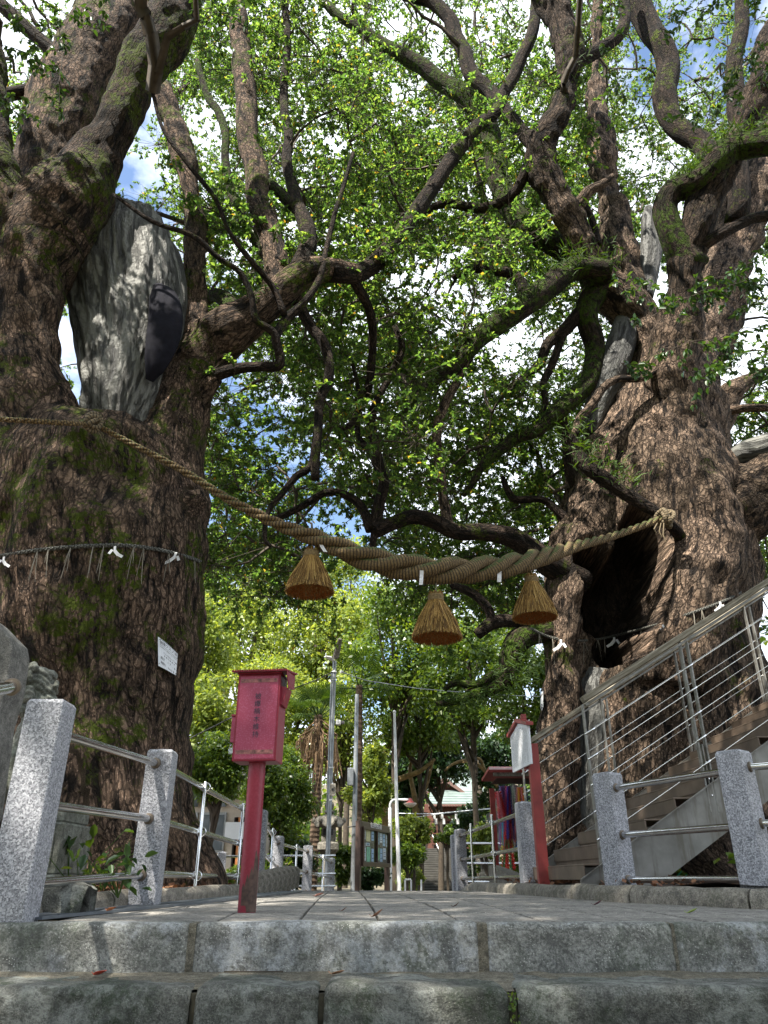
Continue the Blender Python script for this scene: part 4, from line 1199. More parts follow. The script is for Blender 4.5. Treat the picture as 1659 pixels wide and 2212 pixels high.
def crown(tree, side, groups, per, K, leafL, spread, name='crown', mat='leaf', quads=2, branch_mat='bark_limb'):
    """groups: (N,3) clump centres. Branches grow to each clump from the nearest limb or branch."""
    nodes = [tuple(p[:3]) for p in LIMB_NODES[side]]
    arr = np.array(nodes)
    g = groups
    d0 = np.linalg.norm(g[:, None, :] - arr[None], axis=2).min(1)
    order = np.argsort(d0)
    all_nodes = list(arr)
    mbv, mbf = [], []
    nv = 0
    segs_a, segs_b, ra, rb = [], [], [], []
    NA = np.array(all_nodes)
    for gi in order:
        c = g[gi]
        dd = NA - c
        dist = np.linalg.norm(dd, axis=1)
        j = dist.argmin()
        a = NA[j]; L = dist[j]
        if L < 0.15: continue
        m = max(3, int(L / 0.22))
        ts = np.linspace(0, 1, m + 1)
        pts = a[None] + (c - a)[None] * ts[:, None]
        am = L * 0.13
        off = np.stack([vnoise(np.stack([ts * L * 2.2, ts * 0 + q * 5.1, ts * 0 + gi * 1.37], 1), 200 + q) for q in range(3)], 1) * am
        pts = pts + off * (np.sin(ts * math.pi) ** 0.6)[:, None]
        pts[:, 2] += 0.10 * L * np.sin(ts * math.pi)
        r_base = 0.014 + 0.018 * L
        rad = r_base + (0.005 - r_base) * ts
        segs_a.append(pts[:-1]); segs_b.append(pts[1:]); ra.append(rad[:-1]); rb.append(rad[1:])
        NA = np.vstack([NA, pts[2::2]])
    # branch tubes with 5 sides
    a = np.vstack(segs_a); b = np.vstack(segs_b); r0 = np.concatenate(ra); r1 = np.concatenate(rb)
    link(tag(bpy.data.objects.new('branches', twig_mesh('branches', a, b + (b - a) * 0.08, r0, r1, M['twig'])), kind='stuff'), tree)
    # sprigs
    n = len(g)
    cs = g[:, None, :] + RNG.normal(size=(n, per, 3)) * spread * RNG.uniform(.6, 1.25, (n, 1, 1)) * np.array([1, 1, 0.6])
    cs = cs.reshape(-1, 3)
    pos, ld, up, sz, (ta, tb) = sprigs(cs, K, 0.26, leafL)
    link(tag(bpy.data.objects.new(name, leaf_mesh(name, pos, ld, up, sz, sz * RNG.uniform(.42, .56, len(sz)), M[mat], quads=quads)), kind='stuff'), tree)
    # twigs: from a point toward the clump centre to the sprig base, and the sprig axis
    gc = np.repeat(g, per, axis=0)
    link(tag(bpy.data.objects.new('twigs', twig_mesh('twigs', np.vstack([ta, gc + (ta - gc) * 0.1]), np.vstack([tb, ta]), 0.0045, 0.0025, M['twig'])), kind='stuff'), tree)
    return len(pos)

GAPS = [(445, 262, 50, 50), (700, 300, 60, 45), (870, 588, 95, 42), (1075, 655, 40, 35), (690, 1125, 100, 40), (870, 1095, 45, 25), (1130, 1010, 30, 30),
        (620, 960, 40, 26), (540, 900, 45, 40), (500, 820, 30, 30), (1270, 470, 12, 25), (870, 215, 40, 50), (285, 590, 20, 60), (240, 455, 40, 30), (1075, 1150, 50, 30), (640, 500, 25, 30), (1100, 760, 40, 30), (1230, 850, 15, 20), (760, 700, 40, 25), (730, 820, 30, 30), (980, 540, 30, 20), (1120, 350, 20, 30), (1420, 380, 20, 30), (850, 860, 30, 24), (300, 250, 20, 40), (1620, 920, 30, 20)]
def sample_groups(n, xr, yr, Yr, zmin, zmax, keep=None, noise_cut=-0.25):
    out = []
    tries = 0
    while len(out) < n and tries < n * 40:
        tries += 1
        x, y = random.uniform(*xr), random.uniform(*yr)
        Y = random.uniform(*Yr)
        p = P(x, y, Y)
        if not (zmin < p.z < zmax): continue
        if vnoise(np.array([[p.x * 0.55, p.y * 0.55, p.z * 0.55]]), 42)[0] < noise_cut: continue
        hit = False
        for gx, gy, a, b in GAPS:
            if ((x - gx) / a) ** 2 + ((y - gy) / b) ** 2 < 1.5 and random.random() < 0.93: hit = True
        if hit: continue
        if keep and not keep(x, y, Y, p): continue
        out.append((p.x, p.y, p.z))
    return np.array(out)
def clear_of_trunks(x, y, Y, p):
    if x < 720 and y > 600 and random.random() < 0.3: return False
    if y > 420 and random.random() < (0.45 if y < 600 else 0.64): return False
    if y < 450 and Y < 12.5 and random.random() < 0.72: return False
    if Y < 7.6 and x < 460 and 230 < y < 1400: return False
    if Y < 7.6 and x < 400 and y <= 230: return random.random() < 0.15
    if Y < 10.2 and x > 1170 and y > 650: return False
    if Y < 11 and x > 1330 and y > 380 and random.random() < .85: return False
    if Y < 9.4 and x > 1200 and y > 480: return random.random() < 0.15
    if Y < 8.6 and x > 1120: return random.random() < 0.35
    if 430 < x < 640 and 620 < y < 860 and Y < 7: return False
    return True
gL = sample_groups(560, (380, 900), (-350, 1230), (9.0, 19.0), 3.6, 25, clear_of_trunks)
gLn = sample_groups(70, (430, 900), (-300, 1000), (6.9, 9.0), 4.5, 15, clear_of_trunks)
gL2 = sample_groups(230, (-400, 440), (-400, 1100), (8.5, 18.0), 5.0, 25, clear_of_trunks)
gL3 = sample_groups(55, (440, 660), (820, 1290), (9.0, 14.5), 3.0, 8, clear_of_trunks, -0.8)
gR = sample_groups(620, (840, 1340), (-350, 1240), (10.2, 21.0), 3.8, 27, clear_of_trunks)
gRn = sample_groups(45, (800, 1300), (-300, 900), (7.5, 10.0), 4.5, 15, clear_of_trunks)
gR2 = sample_groups(400, (1230, 2000), (-400, 1150), (11.0, 20.0), 5.0, 27, clear_of_trunks)
gR3 = sample_groups(75, (860, 1230), (860, 1350), (10.2, 15.0), 3.0, 8, clear_of_trunks, -0.8)
gR4 = sample_groups(40, (1600, 1900), (850, 1350), (11, 16.0), 3.0, 9, None, -0.9)
gL = np.vstack([gL, gLn]); gR = np.vstack([gR, gRn])
crown(treeL, 'L', np.vstack([gL, gL2, gL3]), 24, 18, 0.070, 0.33)
crown(treeR, 'R', np.vstack([gR, gR2, gR3, gR4]), 24, 18, 0.070, 0.33)
# the part of both crowns above and behind the camera (it shades the ground)
def overhead(n, xr, yr, zr, seed):
    out = []
    while len(out) < n:
        p = (random.uniform(*xr), random.uniform(*yr), random.uniform(*zr))
        if vnoise(np.array([[p[0] * 0.38, p[1] * 0.38, p[2] * 0.2]]), seed)[0] < -0.02: continue
        # keep clear of the picture
        if p[1] > 0.3:
            u, = (math.atan2(p[2] - CAM_Z, p[1]),)
            if u < math.radians(66): continue
        out.append(p)
    return np.array(out)
crown(treeL, 'L', overhead(85, (-7.5, 1.0), (-6.0, 1.5), (8.3, 11), 15), 48, 12, 0.125, 0.6, quads=1)
crown(treeL, 'L', overhead(125, (-9, 0.5), (-6.5, 4.5), (8.5, 13), 17), 40, 11, 0.125, 0.5, quads=1)
crown(treeR, 'R', overhead(100, (0, 9), (-5.5, 4.5), (9.5, 14), 18), 40, 11, 0.125, 0.5, quads=1)

# ================================================================== LETTERING
def text_part(name, body, size, mat, parent, mtx, align='CENTER', depth=0.0006, spacing=1.0, line=1.12):
    cu = bpy.data.curves.new('lettering', 'FONT')
    cu.body = body; cu.size = size; cu.align_x = align; cu.align_y = 'CENTER'
    cu.extrude = depth; cu.resolution_u = 2; cu.space_line = line; cu.space_character = spacing
    o = bpy.data.objects.new('lettering', cu)
    COL.objects.link(o)
    bpy.context.view_layer.update()
    me = bpy.data.meshes.new_from_object(o.evaluated_get(bpy.context.evaluated_depsgraph_get()))
    bpy.data.objects.remove(o)
    me.transform(mtx)
    me.materials.clear(); me.materials.append(mat)
    return link(bpy.data.objects.new(name, me), parent)
def frame_mtx(origin, xdir, zdir):
    """text plane: x along xdir, y along zdir"""
    x = Vector(xdir).normalized(); y = Vector(zdir).normalized(); z = x.cross(y)
    m = Matrix((x, y, z)).transposed().to_4x4()
    m.translation = Vector(origin)
    return m

# ================================================================== ROPES
def strand_mesh(center, rad, phase, turns_at, strand_r, name, mat, n=9):
    """one strand winding round a centre line"""
    m = len(center)
    t = np.gradient(center, axis=0); t /= np.linalg.norm(t, axis=1)[:, None]
    a = np.cross(t[0], [0, 0, 1.0]); V = np.zeros((m, 3)); seg = np.concatenate([[0], np.cumsum(np.linalg.norm(np.diff(center, axis=0), axis=1))])
    for i in range(m):
        a = a - t[i] * a.dot(t[i]); a /= np.linalg.norm(a); b = np.cross(t[i], a)
        ph = phase + turns_at[i]
        V[i] = center[i] + (a * math.cos(ph) + b * math.sin(ph)) * rad[i]
    th = np.arange(n) * 2 * math.pi / n
    t2 = np.gradient(V, axis=0); t2 /= np.linalg.norm(t2, axis=1)[:, None]
    Q = np.zeros((m, n, 3)); B = np.zeros((m, n, 3)); a = np.cross(t2[0], [0, 0, 1.0])
    s2 = np.concatenate([[0], np.cumsum(np.linalg.norm(np.diff(V, axis=0), axis=1))])
    for i in range(m):
        a = a - t2[i] * a.dot(t2[i]); a /= np.linalg.norm(a); b = np.cross(t2[i], a)
        wob = 1 + 0.05 * np.sin(th * 3 + s2[i] * 30) + 0.03 * math.sin(s2[i] * 55)
        Q[i] = V[i] + ((np.cos(th) * wob)[:, None] * a + (np.sin(th) * wob)[:, None] * b) * strand_r[i]
        B[i, :, 0] = np.cos(th) * strand_r[i]; B[i, :, 1] = np.sin(th) * strand_r[i]; B[i, :, 2] = s2[i]
    idx = np.arange(m * n).reshape(m, n)
    f = np.stack([idx[:-1].ravel(), np.roll(idx, -1, 1)[:-1].ravel(), np.roll(idx, -1, 1)[1:].ravel(), idx[1:].ravel()], 1)
    me = mesh_np(name, Q.reshape(-1, 3), [f, np.array([idx[0, ::-1]]), np.array([idx[-1]])], mat, True)
    at = me.attributes.new('bark', 'FLOAT_VECTOR', 'POINT'); at.data.foreach_set('vector', B.reshape(-1, 3).astype(np.float32).ravel())
    return me
def twisted_rope(root, rows, pitch_f, mat, step=14, n=9, twist0=0.0):
    """rows (N,4) world xyz + rope radius"""
    L = crom(rows, step)
    seg = np.concatenate([[0], np.cumsum(np.linalg.norm(np.diff(L[:, :3], axis=0), axis=1))])
    # twist faster where thin
    dphi = np.concatenate([[0], np.diff(seg) * 2 * math.pi / (pitch_f * np.clip(L[1:, 3], 0.012, 1))])
    ph = -np.cumsum(dphi) + twist0
    for k in range(3):
        me = strand_mesh(L[:, :3], L[:, 3] * 0.56, k * 2.0944, ph, L[:, 3] * 0.50, 'strand', mat, n)
        link(bpy.data.objects.new('strand', me), root)
    return L
def W4(x, y, Y, r):
    p = P(x, y, Y); return (p.x, p.y, p.z, R(r, y, Y))
shime = thing('shimenawa', 'thick moss-topped twisted straw rope hanging between the two giant trees', 'straw rope')
rope_rows = np.array([W4(-60, 903, 5.15, 6), W4(60, 909, 5.1, 6), W4(150, 914, 5.25, 6), W4(200, 916, 5.5, 6), W4(260, 946, 5.55, 6.5), W4(330, 982, 5.6, 7), W4(400, 1020, 5.65, 8), W4(500, 1082, 5.7, 10),
                      W4(600, 1132, 5.8, 13), W4(690, 1166, 5.9, 20), W4(780, 1202, 6.0, 26), W4(860, 1222, 6.1, 29), W4(940, 1232, 6.2, 30), W4(1030, 1230, 6.4, 28),
                      W4(1110, 1219, 6.6, 25), W4(1180, 1200, 6.9, 19), W4(1250, 1178, 7.3, 12), W4(1330, 1156, 7.7, 8.5), W4(1435, 1118, 8.05, 7.5)])
# adaptive stepping keeps the twist smooth
shL = twisted_rope(shime, rope_rows, 9.0, M['straw_rope'], step=26, n=10)
def knot(root, c, r, rr, mat, loops=4, seed=0):
    rnd = random.Random(seed)
    for k in range(loops):
        nrm = Vector((rnd.uniform(-1, 1), rnd.uniform(-.6, .6), rnd.uniform(-.5, .5))).normalized()
        a = nrm.orthogonal().normalized(); b = nrm.cross(a)
        off = Vector((rnd.uniform(-1, 1), rnd.uniform(-.3, .3), rnd.uniform(-1, 1))) * r * .35
        rows = np.array([(*(c + off + (a * math.cos(t) + b * math.sin(t)) * r * (0.8 + .2 * k / loops)), rr) for t in np.linspace(0, 5.9, 12)])
        L = crom(rows, 5)
        me = strand_mesh(L[:, :3], L[:, 3] * 0, 0, np.zeros(len(L)), L[:, 3], 'knot_loop', mat, 8)
        link(bpy.data.objects.new('knot_loop', me), root)
knot(shime, P(200, 913, 5.45), 0.07, 0.02, M['thin_rope'], 4, 1)
knot(shime, P(1440, 1120, 8.0), 0.10, 0.026, M['thin_rope'], 5, 3)
mb = MB()
for dx, ln in ((0, 30), (6, 42), (-8, 22)):
    mb.tube([P(1428 + dx, 1130, 7.95), P(1424 + dx * 1.4, 1130 + ln * .6, 7.9), P(1430 + dx * 1.5, 1130 + ln, 7.92)], 0.007, 5)
mb.build('rope_end', M['thin_rope'], shime, smooth=60)

def tassel(x, y_top, y_bot, w, Y, label, seed, string_top):
    """straw bell tassel"""
    top, bot = P(x, y_top, Y), P(x, y_bot, Y)
    h = (top - bot).length * 1.0
    h = abs(top.z - P(x, y_bot, Y).z)
    hw = R(w, y_bot, Y)
    base = Vector((top.x, top.y, top.z - h))
    root = thing('straw_tassel', label, 'tassel', tuple(base), 0, 'straw tassels hanging from the thick rope')
    prof = [(0.0, 0.0), (hw * .93, 0.004), (hw * .97, 0.03 * h), (hw * .80, .30 * h), (hw * .60, .52 * h), (hw * .42, .70 * h), (hw * .31, .80 * h), (hw * .29, .86 * h)]
    MB().lathe((0, 0, 0), prof, 40).build('straw_body', M['straw'], root, smooth=60)
    rnd = np.random.default_rng(seed)
    # bristles over the skirt
    n = 1300
    th = rnd.uniform(0, 2 * math.pi, n)
    zt = rnd.uniform(.25, .82, n) * h
    zb = np.clip(zt - rnd.uniform(.25, .8, n) * h, -0.02 * h, None)
    def rad(z): return np.interp(z / h, [-.05, 0, .03, .30, .52, .70, .80, .86], [hw * .98, hw * .97, hw * .97, hw * .80, hw * .60, hw * .42, hw * .31, hw * .29])
    th2 = th + rnd.normal(size=n) * 0.05
    r1, r2 = rad(zt) + 0.002, rad(zb) + rnd.uniform(0.002, 0.020, n)
    a = np.stack([np.cos(th) * r1, np.sin(th) * r1, zt], 1); b = np.stack([np.cos(th2) * r2, np.sin(th2) * r2, zb - rnd.uniform(0, .03, n) * h], 1)
    link(tag(bpy.data.objects.new('straws', twig_mesh('straws', a, b, 0.0018, 0.0027, M['straw_loose'])), kind='stuff'), root)
    # cut ends below
    n = 900
    rr = np.sqrt(rnd.uniform(0, 1, n)) * hw * .97; th = rnd.uniform(0, 2 * math.pi, n)
    a = np.stack([np.cos(th) * rr, np.sin(th) * rr, np.full(n, 0.02 * h)], 1)
    b = a + np.stack([np.cos(th) * .006, np.sin(th) * .006, -rnd.uniform(.01, .05, n) * h - 0.02 * h], 1)
    link(tag(bpy.data.objects.new('straw_ends', twig_mesh('straw_ends', a, b, 0.0028, 0.0026, M['straw_ends'])), kind='stuff'), root)
    for k in range(4):
        z = (.80 + .035 * k) * h
        MB().tube([Vector((math.cos(t) * hw * .315, math.sin(t) * hw * .315, z + .004 * math.sin(t))) for t in np.linspace(0, 6.283, 25)], 0.0075, 6, cap=False).build('binding', M['thin_rope_s'], root, smooth=60)
    n = 160
    th = rnd.uniform(0, 2 * math.pi, n); rr = np.sqrt(rnd.uniform(.2, 1, n)) * hw * .3
    a = np.stack([np.cos(th) * rr, np.sin(th) * rr, np.full(n, .86 * h)], 1)
    b = a * np.array([1.06, 1.06, 1]) + np.stack([th * 0, th * 0, rnd.uniform(.08, .14, n) * h], 1)
    link(tag(bpy.data.objects.new('top_straws', twig_mesh('top_straws', a, b, 0.003, 0.003, M['straw'])), kind='stuff'), root)
    st = P(x + 2, string_top, Y)
    MB().tube([Vector((0, 0, .9 * h)), st - base], 0.005, 5).build('cord', M['string'], root)
M['thin_rope_s'] = plain('binding_straw', (0.20, 0.14, 0.06), 0.85, var=0.4, scale=60, bump=0.5)
tassel(673, 1184, 1276, 50, 5.95, 'straw bell tassel nearest the left tree on the thick rope', 1, 1165)
tassel(941, 1278, 1376, 52, 6.2, 'lowest straw bell tassel, in the middle of the thick rope on a longer cord', 2, 1232)
tassel(1147, 1240, 1332, 46, 6.7, 'straw bell tassel nearest the right tree on the thick rope', 3, 1205)

def paper_strip(x, y, Y, w, ln, label, lean=0.3):
    a = P(x, y, Y)
    L = R(ln, y, Y); hw = R(w, y, Y)
    o = thing('paper_streamer', label, 'paper streamer', tuple(a), 0, 'white paper streamers under the thick rope')
    mb = MB()
    pts = [Vector((lean * L * (t ** 1.5), 0.01 * math.sin(t * 5), -L * t)) for t in np.linspace(0, 1, 7)]
    for i in range(6):
        p, q = pts[i], pts[i + 1]
        mb.add([p + Vector((-hw, 0, 0)), p + Vector((hw, 0.004, 0)), q + Vector((hw, .004, 0)), q + Vector((-hw, 0, 0))], [(0, 1, 2, 3)])
        mb.add([p + Vector((-hw, .0012, 0)), p + Vector((hw, 0.0052, 0)), q + Vector((hw, .0052, 0)), q + Vector((-hw, .0012, 0))], [(3, 2, 1, 0)])
    mb.build('paper', M['paper'], o)
paper_strip(692, 1168, 5.85, 4, 27, 'white paper streamer beside the tassel nearest the left tree', 0.45)
paper_strip(911, 1232, 6.0, 4, 34, 'white paper streamer just left of the middle tassel', -0.08)
paper_strip(1079, 1228, 6.4, 4.5, 32, 'white paper streamer between the middle tassel and the one nearest the right tree', -0.1)

# thin ropes tied round the trunks, placed on the bark by casting towards it
from mathutils.bvhtree import BVHTree
def bvh_of(me):
    return BVHTree.FromPolygons([v.co.copy() for v in me.vertices], [tuple(p.vertices) for p in me.polygons])
bvL, bvR = bvh_of(meL), bvh_of(meR)
CAMP = Vector((0, 0, CAM_Z))
def on_bark(bv, x, y, off, Ydef):
    d = (P(x, y, 10) - CAMP).normalized()
    h = bv.ray_cast(CAMP, d)
    if h[0] is None: return P(x, y, Ydef), Vector((0, -1, 0))
    return h[0] - d * off, h[1]
def trunk_rope(bv, pts, label, Ydef, r_px, papers, strings, off=0.03):
    ps = []
    for x, y in crom(np.array(pts, float), 4):
        p, _ = on_bark(bv, x, y, off, Ydef)
        ps.append((p.x, p.y, p.z, 0.014 if r_px < 4 else 0.018))
    ps = np.array(ps)
    # smooth distance
    for _ in range(6): ps[1:-1, :3] = (ps[:-2, :3] + 2 * ps[1:-1, :3] + ps[2:, :3]) / 4
    root = thing('straw_rope', label, 'rope', tuple(ps[0, :3]))
    ps2 = ps.copy(); ps2[:, :3] -= ps[0, :3]
    twisted_rope(root, ps2, 6.5, M['dark_rope'], step=9, n=6)
    inv = ps[0, :3]
    mb = MB()
    for sx in strings:
        j = np.abs(np.array([(p[0] / (p[1] * 1.0)) for p in ps]) - ((sx - CX) / F_PX / 1.0) / (cp_ - ((CY - pts[len(pts) // 2][1]) / F_PX) * sp_)).argmin()
        c = Vector(ps[j, :3] - inv)
        for q in range(3):
            ln = random.uniform(.12, .34)
            dx = random.uniform(-.04, .04)
            mb.tube([c + Vector((0, -.01, 0)), c + Vector((dx * .5, -.015, -ln * .5)), c + Vector((dx, -.012, -ln))], [0.0028, .0024, .0016], 4)
    mb.build('straw_strings', M['string'], root, kind='stuff')
    return ps
rl = trunk_rope(bvL, [(-70, 1212), (0, 1202), (80, 1188), (180, 1180), (270, 1177), (350, 1188), (410, 1204), (432, 1213)], 'thin dark straw rope tied round the left tree trunk', 6, 4, [], [15, 75, 105, 160, 205, 235, 290, 315, 365, 425, 428])
rr_ = trunk_rope(bvR, [(1148, 1358), (1180, 1375), (1230, 1385), (1290, 1382), (1350, 1368), (1420, 1350), (1500, 1322), (1560, 1300), (1600, 1280)], 'thin dark straw rope tied round the right tree trunk above the stair', 8.4, 4, [], [1165, 1190, 1235, 1255, 1285, 1298, 1380, 1420, 1440, 1470, 1500, 1530, 1560, 1600, 1610], 0.05)
def shide(bv, x, y, label, Ydef, s=1.0, flip=1):
    p, nrm = on_bark(bv, x, y, 0.07, Ydef)
    root = thing('paper_zigzag', label, 'paper streamer', tuple(p), 0)
    u = R(1, y, p.y) * s
    mb = MB()
    def quad(a, b, w, dy):
        a, b = Vector((a[0] * u, dy, -a[1] * u)), Vector((b[0] * u, dy - .01, -b[1] * u))
        t = (b - a).normalized(); n = Vector((-t.z, 0, t.x)) * w * u
        mb.add([a - n, a + n, b + n, b - n], [(0, 1, 2, 3)])
        e = Vector((0, 0.0015, 0))
        mb.add([a - n + e, a + n + e, b + n + e, b - n + e], [(3, 2, 1, 0)])
    quad((0, -3), (2 * flip, 10), 2.6, 0)
    quad((1 * flip, 8), (12 * flip, 20), 3.6, -0.006)
    quad((9 * flip, 17), (22 * flip, 25), 3.2, -0.012)
    quad((-4 * flip, 6), (-9 * flip, 17), 3.0, -0.004)
    mb.build('paper', M['paper'], root)
shide(bvL, 8, 1205, 'white folded paper on the left trunk rope, at the photo edge', 5.6, 0.9, 1)
shide(bvL, 248, 1182, 'white folded paper on the rope in the middle of the left trunk', 5.6, 1.0, 1)
shide(bvL, 380, 1196, 'white folded paper near the right end of the rope on the left trunk', 5.8, 1.0, -1)
shide(bvR, 1146, 1362, 'small white folded paper at the left end of the rope round the right tree', 8.7, 0.8, -1)
shide(bvR, 1212, 1384, 'white folded paper second from the left end of the rope round the right tree', 8.7, 0.9, -1)
shide(bvR, 1327, 1376, 'white folded paper hanging below the hollow of the right tree', 8.6, 0.9, -1)
shide(bvR, 1432, 1352, 'white folded paper with spread arms on the rope right of the hollow', 8.4, 1.0, 1)
shide(bvR, 1556, 1302, 'white folded paper behind the upper handrail of the stair', 8.3, 0.8, -1)

# ================================================================== PLATES ON THE TREES
def tree_plate(bv, corners, label, lines, Ydef, name='tree_name_plate'):
    """corners: tl, tr, br, bl picture positions"""
    tl, tr, br, bl = corners
    pc, nr = on_bark(bv, (tl[0] + br[0]) / 2, (tl[1] + br[1]) / 2, 0.06, Ydef)
    return pc
pc = on_bark(bvL, 360, 1415, 0.04, 6.0)[0]
Yp = pc.y - 0.05
a, b, c, d = P(341, 1375, Yp - 0.02), P(384, 1412, Yp + 0.13), P(380, 1459, Yp + 0.13), P(342, 1438, Yp - 0.02)
root = thing('tree_name_plate', 'white plastic name plate nailed to the left tree trunk', 'sign', tuple(a))
def curved_plate(root, a, b, c, d, bow, mat, n=8):
    org = Vector(a)
    mb = MB()
    vs = []
    for i in range(n + 1):
        t = i / n
        top = a.lerp(b, t) + Vector((0, -bow * math.sin(math.pi * t), 0.3 * bow * math.sin(math.pi * t))) - org
        bot = d.lerp(c, t) + Vector((0, -bow * math.sin(math.pi * t), 0)) - org
        vs += [top, bot, top + Vector((0, .003, 0)), bot + Vector((0, .003, 0))]
    fs = []
    for i in range(n):
        k = 4 * i
        fs += [(k, k + 1, k + 5, k + 4), (k + 2, k + 6, k + 7, k + 3), (k, k + 4, k + 6, k + 2), (k + 1, k + 3, k + 7, k + 5)]
    fs += [(0, 2, 3, 1), (4 * n, 4 * n + 1, 4 * n + 3, 4 * n + 2)]
    mb.add(vs, fs)
    mb.build('plate', mat, root)
curved_plate(root, a, b, c, d, 0.02, M['white'])
xd = (b - a); zd = (a - d)
W_, H_ = xd.length, zd.length
nrm = xd.cross(zd).normalized()
def plate_text(body, fx, fy, size):
    o = (d - a) + xd * fx + zd * fy + nrm * (0.006 + 0.02 * math.sin(math.pi * min(1, max(0, fx))))
    # text follows the top edge direction at the plate
    text_part('lettering', body, size, M['print_black'], root, frame_mtx(o, xd, zd), depth=0.0003)
def plate_text_bow(body, fx0, fx1, fy, size):
    n = len(body)
    for i, ch in enumerate(body):
        if ch == ' ': continue
        f = fx0 + (fx1 - fx0) * (i / max(1, n - 1))
        org = (d - a) + xd * f + zd * fy + nrm * 0.006 + Vector((0, -0.022 * math.sin(math.pi * f), 0.006 * math.sin(math.pi * f) * fy))
        text_parts.append((ch, frame_mtx(org, xd, zd), size))
def flush_text(root, mat, name='lettering'):
    allm = None
    vs, fs = [], []
    for ch, mtx, size in text_parts:
        o = text_part('tmp', ch, size, mat, None, mtx, depth=0.0003)
        me = o.data
        b0 = len(vs)
        vs += [v.co[:] for v in me.vertices]
        fs += [tuple(b0 + i for i in p.vertices) for p in me.polygons]
        bpy.data.objects.remove(o); bpy.data.meshes.remove(me)
    MB().add(vs, fs).build(name, mat, root)
    text_parts.clear()
text_parts = []
sz = W_ * 0.135
plate_text_bow('被爆クスノキ', .18, .88, .86, sz); flush_text(root, M['print_black'])
plate_text_bow('Cinnamomum camphora (L.) Presl', .12, .93, .71, sz * .42); flush_text(root, M['print_black'])
plate_text_bow('クスノキ科ニッケイ属', .30, .88, .56, sz * .5); plate_text_bow('常緑広葉高木', .33, .80, .47, sz * .45); flush_text(root, M['print_black'])
plate_text_bow('高さ 17.6m', .18, .92, .34, sz * .85); plate_text_bow('幹周り 6m58cm', .18, .92, .18, sz * .8); flush_text(root, M['print_black'])
mbf = MB()
for f0, f1, g0, g1 in ((.1, .95, .955, .97), (.1, .95, .76, .77), (.1, .115, .76, .97), (.935, .95, .76, .97)):
    n = 8
    for i in range(n):
        s0, s1 = f0 + (f1 - f0) * i / n, f0 + (f1 - f0) * (i + 1) / n
        q = []
        for (f, g) in ((s0, g0), (s1, g0), (s1, g1), (s0, g1)):
            q.append((d - a) + xd * f + zd * g + nrm * 0.0062 + Vector((0, -0.022 * math.sin(math.pi * f), 0.006 * math.sin(math.pi * f) * g)))
        mbf.add(q, [(0, 1, 2, 3)])
mbf.build('title_frame', M['print_black'], root)
for q in ((341 + 3, 1380), (343, 1432), (379, 1454)):
    MB().ellipsoid(P(q[0] + 1, q[1] + 1, Yp - 0.03) - a, (.004, .003, .004), 8, 5).build('nail', M['steel'], root)
# plate on the right tree, seen nearly edge-on
e1 = on_bark(bvR, 1182, 1525, 0.03, 8.6)[0]
a2, b2, c2, d2 = P(1167, 1501, e1.y + .22), P(1173, 1492, e1.y - .02), P(1174, 1526, e1.y - .02), P(1168, 1541, e1.y + .22)
root = thing('tree_name_plate', 'white name plate on the left side of the right tree, seen nearly edge-on', 'sign', tuple(a2))
curved_plate(root, a2, b2, c2, d2, 0.0, M['white'])
x2, z2 = (b2 - a2), (a2 - d2)
for body, fy, s in (('被爆クスノキ', .84, .13), ('高さ 21.0m', .35, .09), ('幹周り 8m63cm', .18, .08)):
    text_part('lettering', body, x2.length * s, M['print_black'], root, frame_mtx((d2 - a2) + x2 * .5 + z2 * fy + x2.cross(z2).normalized() * 0.004, x2, z2))

# ================================================================== DONATION BOX
bx, by = P(533, 1966, 4.02).x, 4.02
bz = pzf(by)
root = thing('donation_box', 'crimson metal donation box with a small roof on a round pole', 'donation box', (bx, by, bz), math.radians(-6))
MB().lathe((0, 0, 0), [(0.0435, 0.0), (0.0435, 0.68)], 28).build('pole', M['red'], root, smooth=40)
# rusty bare area wrapped round the foot of the pole
vs, fs = [], []
for i in range(15):
    th = math.radians(-118 + i * 8.2)
    hh = 0.10 + 0.085 * min(1, i / 7) + 0.02 * math.sin(i * 2.1) + (0.07 if 8 < i < 13 else 0)
    vs += [(math.cos(th) * .0445, math.sin(th) * .0445, 0.002 if i > 4 else .03), (math.cos(th) * .0445, math.sin(th) * .0445, hh)]
for i in range(14): fs.append((2 * i, 2 * i + 2, 2 * i + 3, 2 * i + 1))
MB().add(vs, fs).build('rust_patch', M['rust'], root, smooth=180)
bw, bd, bh, b0 = 0.228, 0.15, 0.445, 0.68
TILT = math.radians(2.5)
box = thing('box_body', None, None); box.parent = root
bpy.data.objects.remove(box)
body = MB().box((0, 0, b0 + bh / 2), (bw, bd, bh), bevel=0.004).build('box_body', M['red'], root)
MB().box((0, -bd / 2 - 0.0012, b0 + bh / 2), (bw - .022, .002, bh - .022), bevel=.0008).build('front_panel', M['red_panel'], body)
for z in (b0 + 0.045, b0 + bh - 0.035):
    MB().box((0, -bd / 2 - 0.0030, z), (bw - .03, .0012, .02)).build('peeling_band', M['paint_band'], body)
text_part('lettering', '\n'.join('被爆楠木維持'), 0.035, M['print_grey'], body, frame_mtx((0, -bd / 2 - .0032, b0 + bh / 2 + 0.005), (1, 0, 0), (0, 0, 1)), line=1.12)
